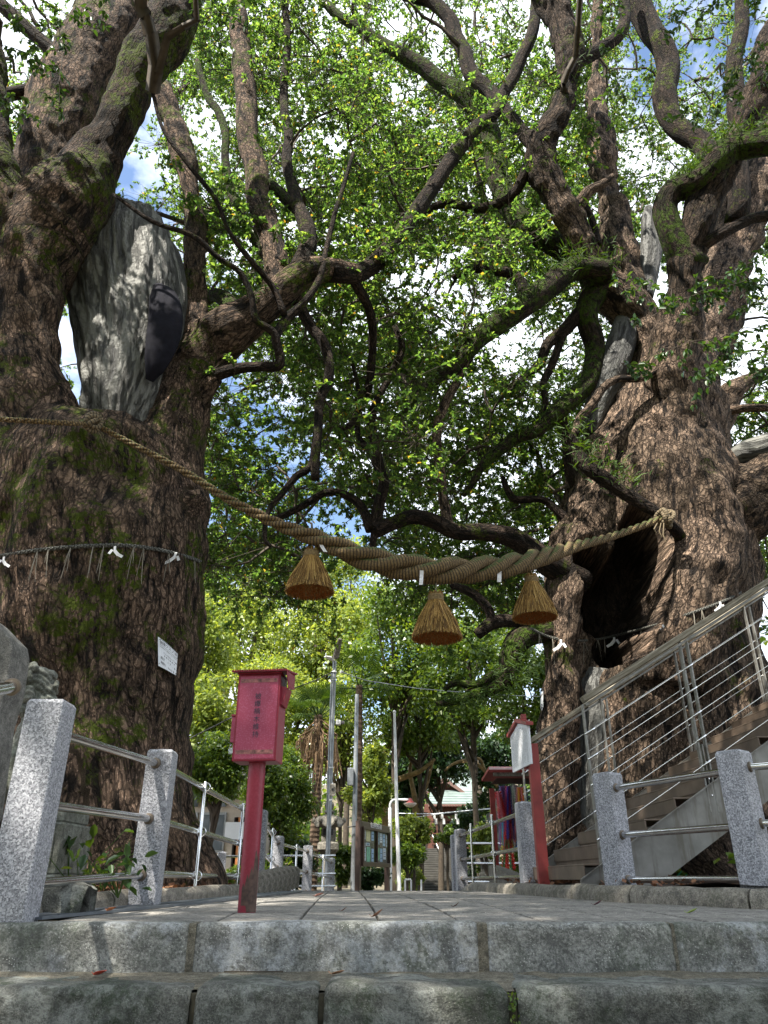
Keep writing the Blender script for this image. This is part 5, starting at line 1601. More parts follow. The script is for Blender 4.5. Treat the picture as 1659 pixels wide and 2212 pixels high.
# roof: sheet with ribbed edge
rf = MB().box((0, 0.0, b0 + bh + .004), (bw + .01, bd + .01, .008)).build('eave_board', M['red'], root)
roof_poly = [(-bw / 2 - .03, -bd / 2 - .035, b0 + bh + .006), (-bw / 2 - .02, bd / 2 + .03, b0 + bh + .035), (-bw / 2 - .02, bd / 2 + .03, b0 + bh + .043), (-bw / 2 - .03, -bd / 2 - .035, b0 + bh + .014)]
rr = MB().prism(roof_poly, (bw + .07, 0, 0)).build('roof', M['red'], root)
for k in range(24):
    x = -bw / 2 - .025 + (bw + .06) * k / 23
    MB().box((x, -bd / 2 - .036, b0 + bh + .013), (.006, .006, .010), rot=(0, .5, 0)).build('roof_rib', M['red'], rr)
MB().prism([(bw / 2 + .036, -bd / 2 - .03, b0 + bh + .012), (bw / 2 + .036, bd / 2 + .02, b0 + bh + .035), (bw / 2 + .036, bd / 2 + .02, b0 + bh - .05), (bw / 2 + .036, -bd / 2 + .03, b0 + bh - .075)], (.003, 0, 0)).build('side_flap', M['red'], rr)
# coin chute on the right, small locked door box on the left, padlock
MB().prism([(bw / 2, -.05, b0 + bh - .06), (bw / 2 + .035, -.05, b0 + bh - .07), (bw / 2 + .012, -.05, b0 + bh - .16), (bw / 2, -.05, b0 + bh - .16)], (0, .1, 0)).build('coin_chute', M['red'], root)
MB().box((-bw / 2 - .014, 0, b0 + .165), (.028, .09, .13), bevel=.003).build('lock_box', M['red_panel'], root)
MB().box((-bw / 2 - .014, 0, b0 + .236), (.034, .1, .012), bevel=.002).build('lock_box_lid', M['red'], root)
pl = MB().box((-bw / 2 - .022, -.03, b0 + .058), (.024, .012, .030), rot=(0, -.18, 0), bevel=.003).build('padlock', M['steel'], root)
MB().tube([Vector((-bw / 2 - .022 + .008 * math.cos(t), -.03, b0 + .073 + .016 * math.sin(t))) for t in np.linspace(0, math.pi, 9)], .0022, 6).build('shackle', M['steel'], pl)

# ================================================================== POST-AND-RAIL FENCES
def granite_post(root, x, y, z0, z1, w, rz, name='granite_post'):
    h = z1 - z0
    hw = w / 2; b = 0.006
    mb = MB()
    mb.add([(-hw, -hw, 0), (hw, -hw, 0), (hw, hw, 0), (-hw, hw, 0),
            (-hw, -hw, h - .02), (hw, -hw, h - .02), (hw, hw, h - .02), (-hw, hw, h - .02),
            (-hw + b * 1.5, -hw + b * 1.5, h - .006), (hw - b * 1.5, -hw + b * 1.5, h - .006), (hw - b * 1.5, hw - b * 1.5, h - .006), (-hw + b * 1.5, hw - b * 1.5, h - .006),
            (0, 0, h + 0.006)],
           [(3, 2, 1, 0), (0, 1, 5, 4), (1, 2, 6, 5), (2, 3, 7, 6), (3, 0, 4, 7), (4, 5, 9, 8), (5, 6, 10, 9), (6, 7, 11, 10), (7, 4, 8, 11), (8, 9, 12), (9, 10, 12), (10, 11, 12), (11, 8, 12)])
    o = mb.build(name, M['granite'], root)
    md = o.modifiers.new('b', 'BEVEL'); md.width = 0.004; md.segments = 1; md.limit_method = 'ANGLE'; md.angle_limit = math.radians(60)
    o.location = Vector((x, y, z0)) - Vector(root.location)
    o.rotation_euler = (0, 0, rz)
    return o
def rail(root, a, b, r=0.021, collars=True, name='rail', sag=0.0):
    a, b = Vector(a) - Vector(root.location), Vector(b) - Vector(root.location)
    o = MB().tube([a, a.lerp(b, .5) + Vector((0, 0, -sag)), b], r, 14).build(name, M['steel'], root, smooth=60)
    if collars:
        t = (b - a).normalized()
        for p, s in ((a, 1), (b, -1)):
            MB().tube([p - t * s * 0.004, p + t * s * .010, p + t * s * .012], [r * 1.45, r * 1.4, r * 1.1], 16).build('collar', M['rust_collar'], o, smooth=60)
    return o
def thin_post(root, x, y, z0, z1, rails_z, r=0.0125):
    loc = Vector(root.location)
    o = MB().lathe(Vector((x, y, 0)) - Vector((loc.x, loc.y, 0)) + Vector((0, 0, -loc.z)), [(r, z0), (r, z1 - .004), (r * .5, z1)], 12).build('steel_post', M['steel'], root, smooth=60)
    for z in rails_z:
        c = Vector((x + .004, y, z)) - loc
        MB().tube([c + Vector((math.cos(t) * .034, 0, math.sin(t) * .030)) for t in np.linspace(0, 6.283, 17)], .005, 6, cap=False).build('ring_clamp', M['steel'], o, smooth=60)
    return o
W = 0.15
fL = thing('post_and_rail_fence', 'granite post and steel rail fence in front of the left tree', 'fence', (-1.4, 3.2, 0))
P1, P2, P3 = (-1.53, 3.47), (-1.32, 4.62), (-1.36, 8.8)
granite_post(fL, *P1, -0.02, .895, .165, 0.02)
granite_post(fL, *P2, 0.02, .85, W, 0.05)
granite_post(fL, *P3, 0.0, .845, W, 0.0)
def between(a, b, w=0.075, w2=None):
    a, b = Vector(a), Vector(b); t = (b - a).normalized()
    return a + t * w, b - t * (w2 or w)
for za, zb in ((.765, .765), (.455, .465), (.135, .18)):
    a, b = between((*P1, za), (*P2, zb)); rail(fL, a, b)
for za, zb in ((.765, .755), (.465, .45), (.185, .17)):
    a, b = between((*P2, za), (*P3, zb)); rail(fL, a, b)
for x, y in ((-1.34, 5.75), (-1.352, 7.45)):
    thin_post(fL, x + .035, y, 0.06, .80, (.76, .46, .178))
p0 = (-1.75, 1.9)
fLa = thing('steel_handrail', 'polished steel handrail end with a cap at the left edge beside the stone monument', 'handrail', (-1.6, 2.6, 0))
a, b = P(-60, 1500, 2.6), P(26, 1484, 2.95)
rail(fLa, a, b, .024)
MB().ellipsoid(Vector(b) - Vector(fLa.location), (.027, .027, .027), 14, 8).build('end_cap', M['steel'], fLa, smooth=180)
MB().tube([Vector(a) - Vector(fLa.location), Vector((a.x, a.y, -.3)) - Vector(fLa.location)], .02, 10).build('steel_post', M['steel'], fLa, smooth=60)

fLb = thing('post_and_rail_fence', 'farther granite and steel fence running downhill behind the log curb', 'fence', (-1.4, 9.0, 0))
t4, t5, t6 = P(602, 1806, 11.2), P(666, 1826, 13.2), P(716, 1853, 17.4)
fp = [(P3[0], P3[1], .845), tuple(t4), tuple(t5), tuple(t6)]
for p in fp[1:]:
    granite_post(fLb, p[0], p[1], p[2] - .95, p[2], W, 0.05)
for i in range(3):
    for dz in (-.09, -.39, -.67):
        a, b = between((fp[i][0], fp[i][1], fp[i][2] + dz), (fp[i + 1][0], fp[i + 1][1], fp[i + 1][2] + dz)); rail(fLb, a, b)
    m = Vector(fp[i]).lerp(Vector(fp[i + 1]), .5)
    thin_post(fLb, m.x + .035, m.y, m.z - .85, m.z - .04, (m.z - .09, m.z - .39))
fLc = thing('post_and_rail_fence', 'steel cross rails with one granite post in front of the house on the left', 'fence', (-3, 15, -.3))
for y0, y1 in ((1851, 1848), (1889, 1887), (1915, 1914)):
    rail(fLc, P(400, y0, 15.0), P(724, y1, 16.4), .021, False)
q = P(480, 1840, 15.1); granite_post(fLc, q.x, q.y + .0, q.z - .9, q.z, .15, .3)
fR = thing('post_and_rail_fence', 'two granite posts with steel rails in front of the steel stair on the right', 'fence', (2, 4.6, 0))
Q1, Q2, Q0 = (2.075, 4.60), (1.60, 5.62), (2.95, 3.98)
granite_post(fR, *Q1, 0.02, .845, W, math.radians(40)); granite_post(fR, *Q2, 0.02, .845, W, math.radians(36)); granite_post(fR, *Q0, 0.0, .845, W, math.radians(40))
for z in (.735, .43, .155):
    a, b = between((*Q2, z), (*Q1, z)); rail(fR, a, b)
    a, b = between((*Q1, z + .01), (*Q0, z + .015)); rail(fR, a, b)
fRb = thing('post_and_rail_fence', 'granite and steel fence up the right side behind the red sign post', 'fence', (1.3, 8, 0))
r3, r4 = P(1131, 1732, 7.8), P(993, 1791, 12.0)
granite_post(fRb, r3.x, r3.y, r3.z - .9, r3.z, W, .1); granite_post(fRb, r4.x, r4.y, r4.z - .9, r4.z, W, .1)
r5 = P(983, 1803, 14.0); granite_post(fRb, r5.x, r5.y, r5.z - .9, r5.z, W, .1)
for dz in (-.09, -.41, -.66):
    a, b = between((r3.x, r3.y, r3.z + dz), (r4.x, r4.y, r4.z + dz)); rail(fRb, a, b)
for f_ in (.36, .72):
    m = Vector(r3).lerp(Vector(r4), f_); thin_post(fRb, m.x - .03, m.y, m.z - .8, m.z + .0, (m.z - .09, m.z - .41), .015)
fRc = thing('post_and_rail_fence', 'horizontal steel cross rails in front of the small pale lantern', 'fence', (2, 14.5, -.3))
for y0 in (1822, 1865, 1905):
    rail(fRc, P(1000, y0, 14.6), P(1150, y0, 15.0), .021, False)
q = P(1136, 1815, 15.0); MB().tube([Vector((q.x, q.y, q.z)) - Vector(fRc.location), Vector((q.x, q.y, q.z - .9)) - Vector(fRc.location)], .02, 10).build('steel_post', M['steel'], fRc)

# ================================================================== STEEL STAIR
st = thing('steel_stair', 'steel viewing stair with wooden handrails climbing to the right in front of the right tree', 'stair', (1.5, 6.0, 0.1))
so = Vector((1.5, 6.0, 0.1))
SL = 0.61
st.rotation_euler = (0, 0, math.radians(2))
def sbar(name, a, b, w, h, mat, parent=st):
    a, b = Vector(a), Vector(b)
    t = (b - a); L = t.length; t.normalize()
    side = t.cross(Vector((0, 0, 1)))
    side = Vector((1, 0, 0)) if side.length < 1e-3 else side.normalized()
    u = side.cross(t)
    m = Matrix((t, side, u)).transposed()
    o = MB().box((0, 0, 0), (L, w, h), bevel=min(w, h) * .12).build(name, mat, parent)
    m4 = m.to_4x4(); m4.translation = (a + b) / 2 - so
    o.matrix_local = m4
    return o
def line(x, z0): return z0 + SL * (x - 1.5)
NY, FY = 6.0, 7.9
XE = 6.4
for yy, ztop in ((NY, 0.20), (FY, 0.24)):
    poly = [(1.42, yy, .10), (1.95, yy, .10), (XE, yy, line(XE, ztop - .38)), (XE, yy, line(XE, ztop)), (1.42, yy, line(1.42, ztop))]
    MB().prism([Vector(p) - so for p in poly], (0, .012, 0)).build('stringer', M['galv'], st)
    MB().prism([Vector(p) - so for p in [(1.42, yy + (.012 if yy == FY else 0), line(1.42, ztop)), (XE, yy, line(XE, ztop)), (XE, yy, line(XE, ztop) + .008), (1.42, yy, line(1.42, ztop) + .008)]], (0, .05 if yy == FY else -.03, 0)).build('stringer_flange', M['galv'], st)
n_t = int((XE - 1.6) / .25)
for i in range(n_t):
    x = 1.46 + .25 * i
    z = .10 + .1525 * (i + 1)
    MB().box(Vector((x + .14, (NY + FY) / 2, z)) - so, (.29, FY - NY - .02, .012), bevel=.003).build('tread', M['tread'], st)
    MB().box(Vector((x + .0, (NY + FY) / 2, z - .052)) - so, (.008, FY - NY - .02, .092)).build('nosing', M['tread'], st)
    MB().box(Vector((x + .26, (NY + FY) / 2, z + .045)) - so, (.008, FY - NY - .03, .105)).build('riser', M['tread'], st)
def zrail(x): return 1.42 + SL * .97 * (x - 1.55)
for yy, xs0 in ((NY, 1.62), (FY, 1.50)):
    a, b = Vector((xs0 - .03, yy, zrail(xs0 - .03))), Vector((XE, yy, zrail(XE)))
    sbar('handrail', a, b, .085, .05, M['rail_wood'])
    sbar('rail_bracket', a + Vector((.02, 0, -.04)), b + Vector((0, 0, -.04)), .03, .02, M['galv'])
    xp = xs0
    k = 0
    posts = []
    while xp < XE:
        posts.append(xp)
        zb = line(xp, .0)
        for s in ((-.03), (.03)):
            sbar('post_flat', (xp + s, yy + (.02 if yy == NY else -.02), max(zb, .1)), (xp + s, yy + (.02 if yy == NY else -.02), zrail(xp) - .05), .012, .045, M['galv']) if (s < 0 or k > 0) else None
        # lower fixing plate with bolt holes
        pz_ = line(xp, .34)
        sbar('fixing_plate', (xp, yy + (.035 if yy == NY else -.035), max(zb, .1)), (xp, yy + (.035 if yy == NY else -.035), pz_ + .16), .008, .06, M['galv'])
        for q in range(3):
            MB().ellipsoid(Vector((xp - .0, yy - (.0 if yy == NY else .045), max(zb, .1) + .12 + q * .12)) - so, (.008, .006, .008), 8, 5).build('bolt', M['steel'], st)
        xp += .88; k += 1
    for q in range(5):
        z0 = -.12 - .19 * (q + 1) + .05
        a = Vector((posts[0], yy, zrail(posts[0]) + z0)); b = Vector((XE, yy, zrail(XE) + z0))
        if a.z < .12: continue
        MB().tube([a - so, b - so], .0032, 6).build('cable', M['steel'], st, smooth=60)
        for xp in posts[:4]:
            c = Vector((xp, yy, zrail(xp) + z0)) - so
            t = Vector((1, 0, SL)).normalized()
            MB().tube([c - t * .05, c - t * .045, c + t * .045, c + t * .05], [.003, .009, .009, .003], 8).build('cable_fitting', M['steel'], st, smooth=60)

# ================================================================== INFORMATION SIGN
Rn, Ln = Vector((1.32, 7.0, 0)), Vector((1.255, 7.62, 0))
root = thing('information_sign', 'white gabled information board on a red post at the foot of the stair', 'sign', (1.36, 7.15, pzf(7.15)))
ro = Vector(root.location)
zb_, zt_, zp_ = 1.09, 1.425, 1.50
mid = (Rn + Ln) / 2
out = Vector((-(Rn - Ln).y, (Rn - Ln).x, 0)).normalized()
out = out if out.x < 0 else -out
def V3(p, z): return Vector((p.x, p.y, z)) - ro
MB().prism([V3(Rn, zb_), V3(Rn, zt_), V3(mid, zp_), V3(Ln, zt_), V3(Ln, zb_)], -out * .02).build('board', M['white'], root)
for e, s in ((Rn, 1), (Ln, 1)):
    ext = e + (e - mid) * .12
    MB().prism([V3(mid, zp_ + .012), V3(ext, zt_ + .0), V3(ext, zt_ + .03), V3(mid, zp_ + .045)], -out * .07).build('cap_board', M['red_dark'], root).location = out * .025
pq = V3(mid, 0) - out * .055
MB().box((0.02, 0.02, .62), (.09, .09, 1.26), bevel=.004).build('post', M['red_dark'], root)
MB().box((mid.x - ro.x + .055, (mid.y - ro.y), (zb_ + zt_) / 2 + .04), (.05, .07, .5), bevel=.004).build('back_post', M['red_dark'], root)
# small print: vertical lines of strokes
xd = (Rn - Ln).normalized(); 
vs, fs = [], []
rp = random.Random(5)
for col in range(17):
    f_ = .09 + .82 * col / 16
    c0 = Ln.lerp(Rn, f_)
    top = zt_ - .02 + (.05 * (1 - abs(f_ - .5) * 2)) - (.08 if col % 6 == 5 else 0)
    z = top
    bot = zb_ + .03 + (.12 * rp.random() if col % 5 == 4 else 0)
    while z > bot:
        hh = rp.uniform(.004, .007)
        if rp.random() < .93:
            p = V3(c0, z) + out * .0012
            w_ = rp.uniform(.0035, .0055)
            vs += [p - xd * w_, p + xd * w_, p + xd * w_ - Vector((0, 0, hh)), p - xd * w_ - Vector((0, 0, hh))]
            b0 = len(vs) - 4
            fs.append((b0, b0 + 1, b0 + 2, b0 + 3))
        z -= .0105
MB().add(vs, fs).build('fine_print', M['print_black'], root, kind='stuff')

# ================================================================== PAPER CRANE STAND
root = thing('paper_crane_stand', 'red roofed stand behind the sign where paper crane garlands hang', 'stand', tuple(P(1115, 1900, 12.0)))
ro = Vector(root.location)
tl, tr = P(1056, 1656, 12.0), P(1190, 1656, 12.0)
zr = tl.z
MB().prism([Vector((tl.x - .06, 11.55, zr - .10)) - ro, Vector((tl.x - .0, 12.0, zr)) - ro, Vector((tl.x - .06, 12.5, zr - .12)) - ro, Vector((tl.x - .06, 12.5, zr - .16)) - ro, Vector((tl.x, 12.0, zr - .045)) - ro, Vector((tl.x - .06, 11.55, zr - .14)) - ro], (tr.x - tl.x + .1, 0, 0)).build('roof', M['red_dark'], root)
MB().box(Vector(((tl.x + tr.x) / 2, 11.58, zr - .16)) - ro, (tr.x - tl.x, .03, .06)).build('eave_beam', M['concrete'], root)
for px in (1068, 1160):
    for yy in (11.7, 12.3):
        q = P(px, 1800, yy); MB().box(Vector((q.x, yy, (zr - .5) / 1 * .5 - .15)) - ro, (.07, .07, zr + .1)).build('post', M['red_dark'], root)
for k in range(7):
    MB().tube([Vector((tl.x + .05, 11.65 + k * .1, zr - .22)) - ro, Vector((tr.x - .05, 11.65 + k * .1, zr - .22)) - ro], .01, 6).build('hanging_bar', M['brown_metal'], root)
rc = random.Random(3)
names = ['red', 'orange', 'yellow', 'green', 'cyan', 'blue', 'violet', 'pink', 'white']
bundle_spec = [(1075, 1712, 1770, ['orange', 'red', 'pink']), (1084, 1700, 1830, ['white', 'violet', 'cyan']), (1092, 1715, 1840, ['yellow', 'green', 'cyan']), (1099, 1700, 1815, ['red', 'orange', 'blue']),
               (1107, 1695, 1830, ['blue', 'green', 'white']), (1115, 1698, 1800, ['violet', 'white', 'pink']), (1123, 1702, 1820, ['orange', 'yellow', 'pink']), (1131, 1700, 1805, ['green', 'red', 'blue']),
               (1155, 1680, 1770, ['cyan', 'pink', 'green']), (1162, 1690, 1785, ['yellow', 'blue', 'cyan']), (1096, 1800, 1880, ['red', 'green', 'orange'])]
lab = ['orange and red', 'white and violet', 'yellow and green', 'red and blue', 'blue and green', 'violet and white', 'orange and yellow', 'green and red', 'cyan and pink', 'yellow and blue', 'lowest red and green']
for (px, y0, y1, cols), lb in zip(bundle_spec, lab):
    Yb = 11.7 + rc.uniform(0, .5)
    a, b = P(px, y0, Yb), P(px, y1, Yb)
    g = thing('crane_garland', lb + ' paper crane garland bundle hanging in the red stand', 'paper cranes', tuple(a), 0, 'garlands of folded paper cranes')
    for s in range(9):
        dx, dy = rc.uniform(-.09, .09), rc.uniform(-.07, .07)
        mb = MB()
        n = int(abs(a.z - b.z) / .035)
        for k in range(n):
            t = k / n
            c = Vector((dx * (0.35 + t), dy * (.35 + t), -abs(a.z - b.z) * t))
            s_ = .034
            mb.add([c + Vector((-s_, 0, s_ * .6)), c + Vector((0, -s_ * .6, -s_ * .3)), c + Vector((s_, 0, s_ * .6)), c + Vector((0, s_ * .6, 0)), c + Vector((0, 0, -s_ * 1.1))], [(0, 1, 4), (1, 2, 4), (2, 3, 4), (3, 0, 4), (0, 1, 2, 3)])
        mb.build('crane_string', M['crane_' + cols[(s * 2 + int(rc.random() * 2)) % 3]], g)

# ================================================================== STATUE, MONUMENT, ROCK ON THE LEFT
kb = Vector((-2.28, 4.9, 0.0))
# pedestal
def at_px(x, y, Y): return P(x, y, Y)
px0, px1 = at_px(28, 1800, 4.75).x, at_px(133, 1800, 4.75).x
pw = px1 - px0
root = thing('guardian_dog_statue', 'lichened stone guardian dog statue on a pedestal behind the nearest granite post', 'statue', ((px0 + px1) / 2, 5.0, 0.05))
ro = Vector(root.location)
z1 = P(90, 1775, 4.75).z; z0_ = P(90, 1890, 4.75).z; z2 = P(90, 1740, 4.75).z
MB().box((0, 0, (z0_ + z1) / 2 - ro.z), (pw, .5, z1 - z0_), bevel=.012).build('pedestal', M['statue'], root)
MB().box((0, -.252, (z0_ + z1) / 2 - ro.z), (pw * .74, .012, (z1 - z0_) * .66), bevel=.004).build('carved_panel', M['statue'], root)
MB().box((0, 0, z0_ - ro.z - .04), (pw * 1.22, .62, .085), bevel=.015).build('plinth', M['statue'], root)
MB().box((0, 0, z0_ - ro.z - .12), (pw * 1.35, .7, .08), bevel=.015).build('lower_plinth', M['statue'], root)
MB().box((0, 0, (z1 + z2) / 2 - ro.z), (pw * .84, .42, z2 - z1 - .004), bevel=.01).build('base_slab', M['statue'], root)
# the dog: seated, facing the path (+X), one continuous body
def at(x, y, Y=5.0): return P(x, y, Y) - ro
def sc_(px): return R(px, 1600, 5.0)
mb = MB()
E = lambda x, y, rx, ry, rz_, Y=5.0, rot=None: mb.ellipsoid(at(x, y, Y), (sc_(rx), sc_(ry), sc_(rz_)), 16, 10, rot)
E(48, 1640, 44, 38, 62, rot=(0, .25, 0)); E(72, 1590, 38, 36, 48); E(20, 1690, 42, 42, 42); E(78, 1530, 34, 34, 38)
E(80, 1480, 38, 36, 36); E(104, 1492, 22, 24, 16); E(106, 1510, 18, 20, 9); E(96, 1456, 30, 30, 12, rot=(0, .25, 0))
for yy in (4.86, 5.14):
    mb.tube([at(86, 1600, yy), at(94, 1660, yy), at(96, 1725, yy), at(108, 1735, yy)], [sc_(17), sc_(13), sc_(12), sc_(12)], 12)
    mb.tube([at(30, 1690, yy), at(60, 1700, yy), at(52, 1725, yy), at(72, 1736, yy)], [sc_(24), sc_(18), sc_(13), sc_(12)], 12)
    E(62, 1462, 10, 5, 13, yy + (.0), (0, -.3, 0)); E(122, 1478, 6, 5, 9, yy * .3 + 5 * .7); E(60, 1500, 14, 8, 20, yy)
for k, (x, y) in enumerate(((60, 1445), (46, 1468), (40, 1500), (44, 1532), (58, 1556), (72, 1440), (84, 1558), (100, 1548))):
    for yy in (4.88, 5.12): E(x, y, 11, 8, 11, yy)
mb.tube([at(0, 1700), at(-22, 1660), at(-20, 1600), at(0, 1570)], [sc_(12), sc_(17), sc_(17), sc_(6)], 12)
mb.tube([at(118, 1640, 4.85), at(126, 1665, 4.85), at(122, 1700, 4.85)], [sc_(6), sc_(11), sc_(7)], 10)
tmp = mb.build('tmp', None)
md = tmp.modifiers.new('r', 'REMESH'); md.mode = 'VOXEL'; md.voxel_size = 0.009
ms = tmp.modifiers.new('s', 'SMOOTH'); ms.iterations = 3
bpy.context.view_layer.update()
dogm = bpy.data.meshes.new_from_object(tmp.evaluated_get(bpy.context.evaluated_depsgraph_get()))
bpy.data.objects.remove(tmp)
nv = len(dogm.vertices); V = np.zeros(nv * 3, np.float32); dogm.vertices.foreach_get('co', V); V = V.reshape(-1, 3)
Nn = np.zeros(nv * 3, np.float32); dogm.vertices.foreach_get('normal', Nn); Nn = Nn.reshape(-1, 3)
curl = np.sin(V[:, 2] * 170 + 4 * np.sin(V[:, 0] * 30) + V[:, 1] * 60) * sstep(at(0, 1600).z, at(0, 1560).z, V[:, 2])
V += Nn * (0.0045 * curl + 0.006 * fbm(V * 14, 2))[:, None]
dogm.vertices.foreach_set('co', V.astype(np.float32).ravel()); dogm.polygons.foreach_set('use_smooth', np.ones(len(dogm.polygons), dtype=bool))
dogm.materials.clear(); dogm.materials.append(M['statue'])
link(bpy.data.objects.new('dog', dogm), root)
# monument stone at the left edge
def slab_from(pts_px, Y, thick, name, mat, label, cat):
    pts = [P(x, y, Y) for x, y in pts_px]
    r = thing(name, label, cat, (pts[0].x, Y, 0))
    o = Vector(r.location)
    ob = MB().prism([p - o for p in pts], (0, thick, 0)).build('stone', mat, r)
    md = ob.modifiers.new('b', 'BEVEL'); md.width = .01; md.segments = 2
    return r
slab_from([(-160, 1980), (-40, 1760), (-10, 1560), (14, 1480), (26, 1402), (22, 1378), (-22, 1332), (-80, 1290), (-160, 1300)], 3.75, .22, 'stone_monument', M['monument'], 'tall grey stone monument cut by the left edge of the photo', 'monument')
# rock
q, fl = rough_block(0, .26, 0, .22, 0, .15, .02, .07, 91, .02)
root = thing('rock', 'squat mossy rock on the ground beside the foot of the nearest granite post', 'rock', tuple(P(40, 1985, 3.8)[:2]) + (0.0,))
link(bpy.data.objects.new('stone', mesh_np('stone', q, fl, M['roughstone'], True)), root)

# ================================================================== POLES, LAMPS, NOTICE BOARD, LANTERNS
def vline(x0, y0, Y): return P(x0, y0, Y)
top = P(723, 1428, 17.9)
root = thing('street_lamp', 'tall grey metal pole with two lamp heads behind the last left granite post', 'street lamp', (top.x - .03, 17.9, -.4))
ro = Vector(root.location)
MB().tube([Vector((0, 0, 0)), Vector((0.03, 0, top.z - ro.z))], [.058, .045], 14).build('pole', M['pole'], root, smooth=60)
MB().tube([Vector((-.045, -.03, 1.9)), Vector((-.035, -.03, top.z - ro.z - .3))], .016, 8).build('conduit', M['pole'], root, smooth=60)
h1, h2 = P(724, 1424, 17.9) - ro, P(735, 1380, 17.6) - ro
t = (h2 - h1)
MB().tube([h1, h1 + t * .1, h1 + t * .5, h1 + t], [.05, .085, .075, .055], 8, fl=.45).build('lamp_head', M['lantern'], root)
h3 = P(702, 1418, 17.7) - ro
MB().tube([P(722, 1428, 17.9) - ro, P(712, 1421, 17.8) - ro, h3], [.035, .075, .04], 8, fl=.5).build('lamp_head', M['white_metal'], root)
for y, s in ((1453, .07), (1470, .055), (1660, .06), (1730, .055)):
    z = P(720, y, 17.9).z - ro.z
    MB().lathe((0.02, 0, z), [(s * .9, 0), (s, .006), (s, .022), (s * .9, .03)], 14).build('band', M['white_metal'], root)
cam_ = P(731, 1561, 17.8) - ro
MB().box(cam_, (.11, .09, .12), bevel=.02).build('camera_box', M['white_metal'], root)
MB().box(cam_ + Vector((.10, -.02, -.005)), (.09, .07, .07), bevel=.01).build('camera_lens', M['print_black'], root)
q = P(718, 1707, 17.8) - ro
sw = MB().box(q + Vector((.01, -.06, 0)), (.13, .06, .26), bevel=.008).build('switch_box', M['lantern'], root)
MB().box(q + Vector((.01, -.092, .01)), (.045, .006, .05)).build('switch_face', M['print_black'], sw)
q = P(738, 1452, 17.8) - ro; MB().lathe(q, [(.02, -.03), (.045, -.02), (.045, .03), (.02, .04)], 10).build('insulator', M['white_metal'], root)
# overhead wire and the rope across the way
wire = thing('overhead_wire', 'thin grey wire running right from the lamp pole through the leaves', 'wire', tuple(P(738, 1452, 17.8)))
pts = [P(738, 1452, 17.8), P(790, 1470, 18.5), P(900, 1487, 20), P(1050, 1500, 22), P(1180, 1505, 24)]
MB().tube([p - Vector(wire.location) for p in pts], .011, 6).build('cable', M['pole'], wire)
wire = thing('overhead_wire', 'dark cable sagging left from the lamp pole toward the house', 'wire', tuple(P(718, 1452, 17.8)))
pts = [P(718, 1452, 17.8), P(686, 1468, 17.5), P(600, 1500, 17), P(480, 1560, 16.5), P(400, 1600, 16)]
MB().tube([p - Vector(wire.location) for p in pts], .014, 6).build('cable', M['print_black'], wire)

t2 = P(771, 1500, 20.0); b2_ = P(763, 1910, 20.0)
root = thing('utility_pole', 'thin pale pole with a grey box, just left of the notice board', 'pole', (b2_.x, 20.0, -.45))
ro = Vector(root.location)
MB().tube([Vector((0, 0, 0)), t2 - ro], [.07, .05], 12).build('pole', M['pole'], root, smooth=60)
q = P(757, 1678, 19.9) - ro; MB().box(q, (.15, .12, .42), bevel=.01).build('junction_box', M['pole'], root)
q = P(763, 1787, 19.9) - ro; MB().tube([q + Vector((-.13, -.05, 0)), q + Vector((.2, -.05, .03))], .015, 6).build('bracket', M['print_black'], root)

root = thing('flagpole', 'tall slender white pole standing right of the notice board', 'flagpole', tuple(P(863, 1925, 22.0)[:2]) + (-.45,))
ro = Vector(root.location)
MB().tube([Vector((0, 0, 0)), P(857, 1740, 22.0) - ro, P(852, 1540, 22.0) - ro], [.06, .05, .035], 14).build('pole', M['white_metal'], root, smooth=60)
MB().ellipsoid(P(852, 1538, 22.0) - ro, (.05, .05, .05), 12, 8).build('ball_top', M['white_metal'], root, smooth=180)

root = thing('street_lamp', 'white gooseneck lamp with a red cap and a shallow milky shade', 'street lamp', tuple(P(843, 1925, 24.0)[:2]) + (-.45,))
ro = Vector(root.location)
goose = [P(843, 1925, 24), P(842.5, 1745, 24), P(843, 1737, 24), P(847, 1730, 24), P(854, 1727.5, 24), P(882, 1727.5, 24)]
goose = [g - ro for g in goose]; goose[0].z = 0
MB().tube([Vector(p[:3]) for p in crom(np.array([list(g) for g in goose[1:]]), 6)], .035, 10).build('arm', M['white_metal'], root, smooth=60)
MB().tube([goose[0], goose[1]], .055, 12).build('pole', M['white_metal'], root, smooth=60)
q = P(886, 1734, 24) - ro
MB().lathe(q, [(.03, .13), (.055, .12), (.075, .05), (.13, .0), (.16, -.015)], 18).build('lamp_cap', M['red_dark'], root, smooth=60)
MB().lathe(q, [(.20, -.012), (.185, -.05), (.13, -.10), (.06, -.125), (.0, -.13)], 20).build('lamp_shade', M['lamp_glass'], root, smooth=60)

# notice board
A, B = P(775, 1773, 18.0), P(836, 1786, 20.1)
zt = A.z; gz0 = -.45
root = thing('notice_board', 'brown glazed notice board full of posters on two legs', 'notice board', (A.x, A.y, gz0))
ro = Vector(root.location)
A0, B0 = Vector((A.x, A.y, 0)), Vector((B.x, B.y, 0))
xd = (B0 - A0); Wd = xd.length; xd.normalize()
nrm = Vector((xd.y, -xd.x, 0)); nrm = nrm if nrm.y < 0 else -nrm
zlow = P(775, 1868, 18.0).z
mR = Matrix((xd, -nrm, Vector((0, 0, 1)))).transposed()
def nb(c_x, c_n, c_z, sx, sy, sz, name, mat, parent=root, bevel=.004):
    c = A0 + xd * c_x + nrm * c_n; c.z = c_z
    return MB().box(c - ro, (sx, sy, sz), rot=mR, bevel=bevel).build(name, mat, parent)
def zfrac(f): return zlow + (zt - zlow) * f
for cx_ in (0, Wd):
    nb(cx_, 0, (zt + gz0) / 2, .11, .11, zt - gz0, 'leg', M['brown_metal'])
